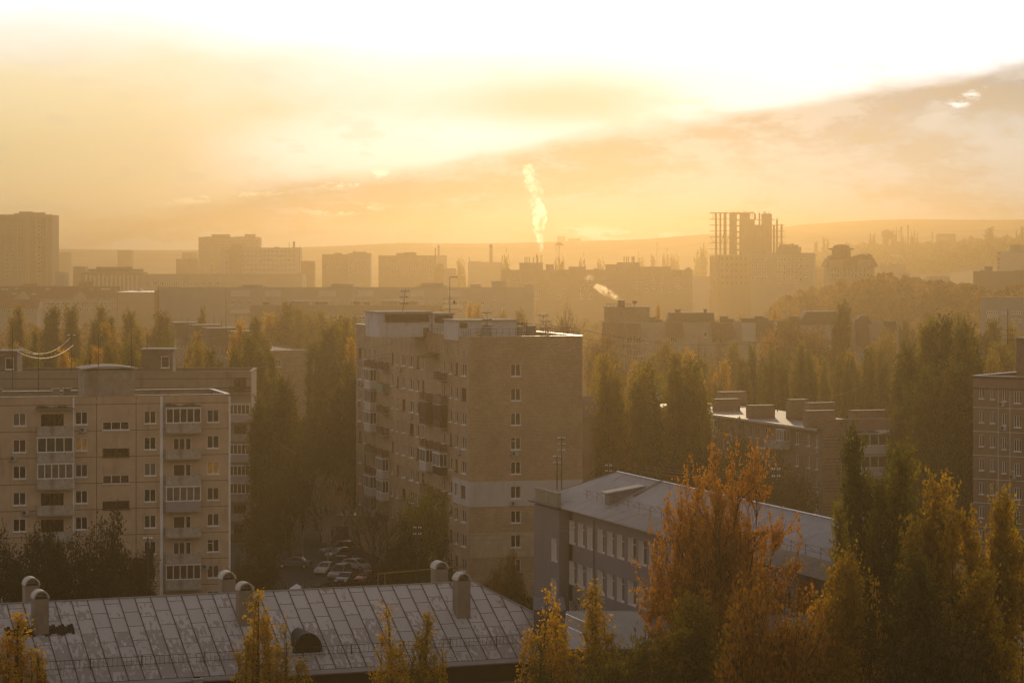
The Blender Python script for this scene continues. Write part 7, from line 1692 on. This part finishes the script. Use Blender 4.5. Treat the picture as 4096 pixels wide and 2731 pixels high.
for (a, c, lb) in (((-10, 346, 500), (395, 313, 340), 'top'), ((240, 350, 400), (450, 332, 330), 'second'), ((240, 366, 400), (470, 334, 325), 'third'), ((150, 372, 420), (356, 341, 360), 'fourth'), ((170, 380, 420), (500, 334, 320), 'lowest')):
    wire('overhead_wire', lb + ' dark wire crossing left of the brick block to its roof', [a, c], .02, dark_metal, 1.2)
wire('overhead_wire', 'upper dark wire running from the brick block roof to the right edge', [(583, 329.5, 318), (760, 341.5, 380), (1030, 352, 460)], .028, dark_metal, 1.0)
wire('overhead_wire', 'middle dark wire running right from the brick block', [(583, 337.5, 318), (800, 359, 400), (1030, 372, 460)], .022, dark_metal, 1.0)
wire('overhead_wire', 'lower dark wire running right from the brick block', [(583, 346, 318), (760, 362, 380)], .02, dark_metal, 1.0)
for k, (a, c) in enumerate((((418, 527, 255), (520, 530, 262)), ((418, 533.5, 255), (540, 533, 262)), ((512, 526, 235), (625, 510, 225)), ((512, 530.5, 235), (640, 513, 225)))):
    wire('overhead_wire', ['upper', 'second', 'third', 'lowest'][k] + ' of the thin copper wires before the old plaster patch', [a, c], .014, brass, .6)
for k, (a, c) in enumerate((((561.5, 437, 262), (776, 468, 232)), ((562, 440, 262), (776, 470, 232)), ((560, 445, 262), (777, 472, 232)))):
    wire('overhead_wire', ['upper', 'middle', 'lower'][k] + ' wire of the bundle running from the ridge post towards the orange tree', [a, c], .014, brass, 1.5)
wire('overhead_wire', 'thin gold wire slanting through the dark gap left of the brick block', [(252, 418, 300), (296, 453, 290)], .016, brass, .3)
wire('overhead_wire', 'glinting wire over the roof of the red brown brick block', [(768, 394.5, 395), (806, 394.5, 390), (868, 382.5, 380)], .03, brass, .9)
b = MB(); a = Vector((X(378, 262), 262, Z(573, 262))); c = Vector((X(465, 262), 262, Z(565.5, 262))); b.tube([a, c], .07, 5)
for t in (0.0, .08): p = a.lerp(c, t); b.tube([p, p - Vector((0, 0, 3))], .05, 4)
o = b.build('gas_pipe', mat('yellow_paint', (.28, .18, .04), .7)); tag(o, 'thin yellow overhead pipe behind the metal roof ventilation shafts', 'pipe')

# ------------------------------------------------------------------ smoke and steam
def plume(name, label, pts, dens, col, seed, g=.82, sub=5):
    """pts: (u, v, half width px, Y)"""
    rg = random.Random(seed); bm_me = bpy.data.meshes.new(name); V_ = []; Fc = []
    ico = bpy.data.meshes.new('tmp'); import bmesh
    bm = bmesh.new(); bmesh.ops.create_icosphere(bm, subdivisions=2, radius=1.0); base = [v.co.copy() for v in bm.verts]; fs = [tuple(v.index for v in f.verts) for f in bm.faces]; bm.free(); bpy.data.meshes.remove(ico)
    for i in range(len(pts) - 1):
        (u0, v0, w0, Y0), (u1, v1, w1, Y1) = pts[i], pts[i + 1]
        for k in range(sub):
            t = k / sub; u = u0 + (u1 - u0) * t; v = v0 + (v1 - v0) * t; w = w0 + (w1 - w0) * t; Y = Y0; r0 = w / F * Y
            for m_ in range(5):
                r_ = r0 * rg.uniform(.28, .62); c = Vector((X(u, Y) + rg.uniform(-1, 1) * (r0 - r_ * .6), Y + rg.uniform(-1, 1) * r0 * .5, Z(v, Y) + rg.uniform(-.6, .6) * r0)); n = len(V_)
                ph = rg.uniform(0, 9)
                for q in base:
                    s = 1 + .22 * math.sin(q.x * 5 + ph) * math.sin(q.y * 6 + ph * 2) + .15 * math.sin(q.z * 9 + ph); V_.append(tuple(c + q * r_ * s))
                Fc += [tuple(n + j for j in f) for f in fs]
    me = bpy.data.meshes.new(name); me.from_pydata(V_, [], Fc); me.materials.append(volmat(name + '_vol', col, dens * 2.6, g, max(p[2] / F * p[3] for p in pts))); me.update()
    o = link(name, me); tag(o, label, 'smoke', None, 'stuff')
    rm_ = o.modifiers.new('merge', 'REMESH'); rm_.mode = 'VOXEL'; rm_.voxel_size = max(.25, min(p[2] / F * p[3] for p in pts) * .3); rm_.use_smooth_shade = True
    return o
plume('steam_plume', 'tall bright steam column rising from the power station chimney', [(541.3, 253.5, 1.6, 2300), (540.5, 245, 3.2, 2300), (540, 235, 4.5, 2300), (538.5, 226, 6, 2300), (540, 217, 6.5, 2300), (537.5, 208, 6.5, 2300), (535, 201, 5.5, 2300)], .11, (1, .99, .96), 4)
plume('steam_plume', 'thin fading top of the tall steam column', [(536.5, 200, 5.5, 2300), (536, 190, 7.5, 2300), (531, 181, 7, 2300), (528.5, 172, 6, 2300), (527, 165, 4.5, 2300)], .025, (1, .97, .9), 6)
plume('steam_puff', 'glowing steam drifting left from the twin flues of the mansard block', [(618.3, 299.3, 1.5, 601), (615, 296, 3.5, 601), (609, 293.5, 4.0, 601), (603, 289, 4.2, 601), (598, 287, 3.5, 601), (594, 285, 2.2, 601)], .22, (1, .86, .62), 8)
plume('steam_puff', 'small detached puff of steam above the drifting one', [(585, 279, 2.0, 601), (590, 277.5, 3.6, 601), (595, 276.5, 2.2, 601)], .07, (1, .82, .58), 9)
plume('smoke_wisp', 'faint wisp leaving the office slab chimney', [(294, 240, 1.0, 1702), (293, 234, 1.5, 1702), (292.5, 230, 1.2, 1702)], .02, (1, .9, .75), 10)
plume('smoke_wisp', 'faint smoke drifting left off the thin flue', [(435, 247, 1.0, 1430), (432.5, 244.5, 2.2, 1430), (431, 242, 1.2, 1430)], .03, (1, .9, .75), 11)
plume('steam_plume', 'small white steam jet right of the floodlight mast', [(565.3, 256.5, .8, 2500), (564.8, 254, 1.2, 2500), (564.5, 252, .7, 2500)], .08, (1, .95, .85), 12)
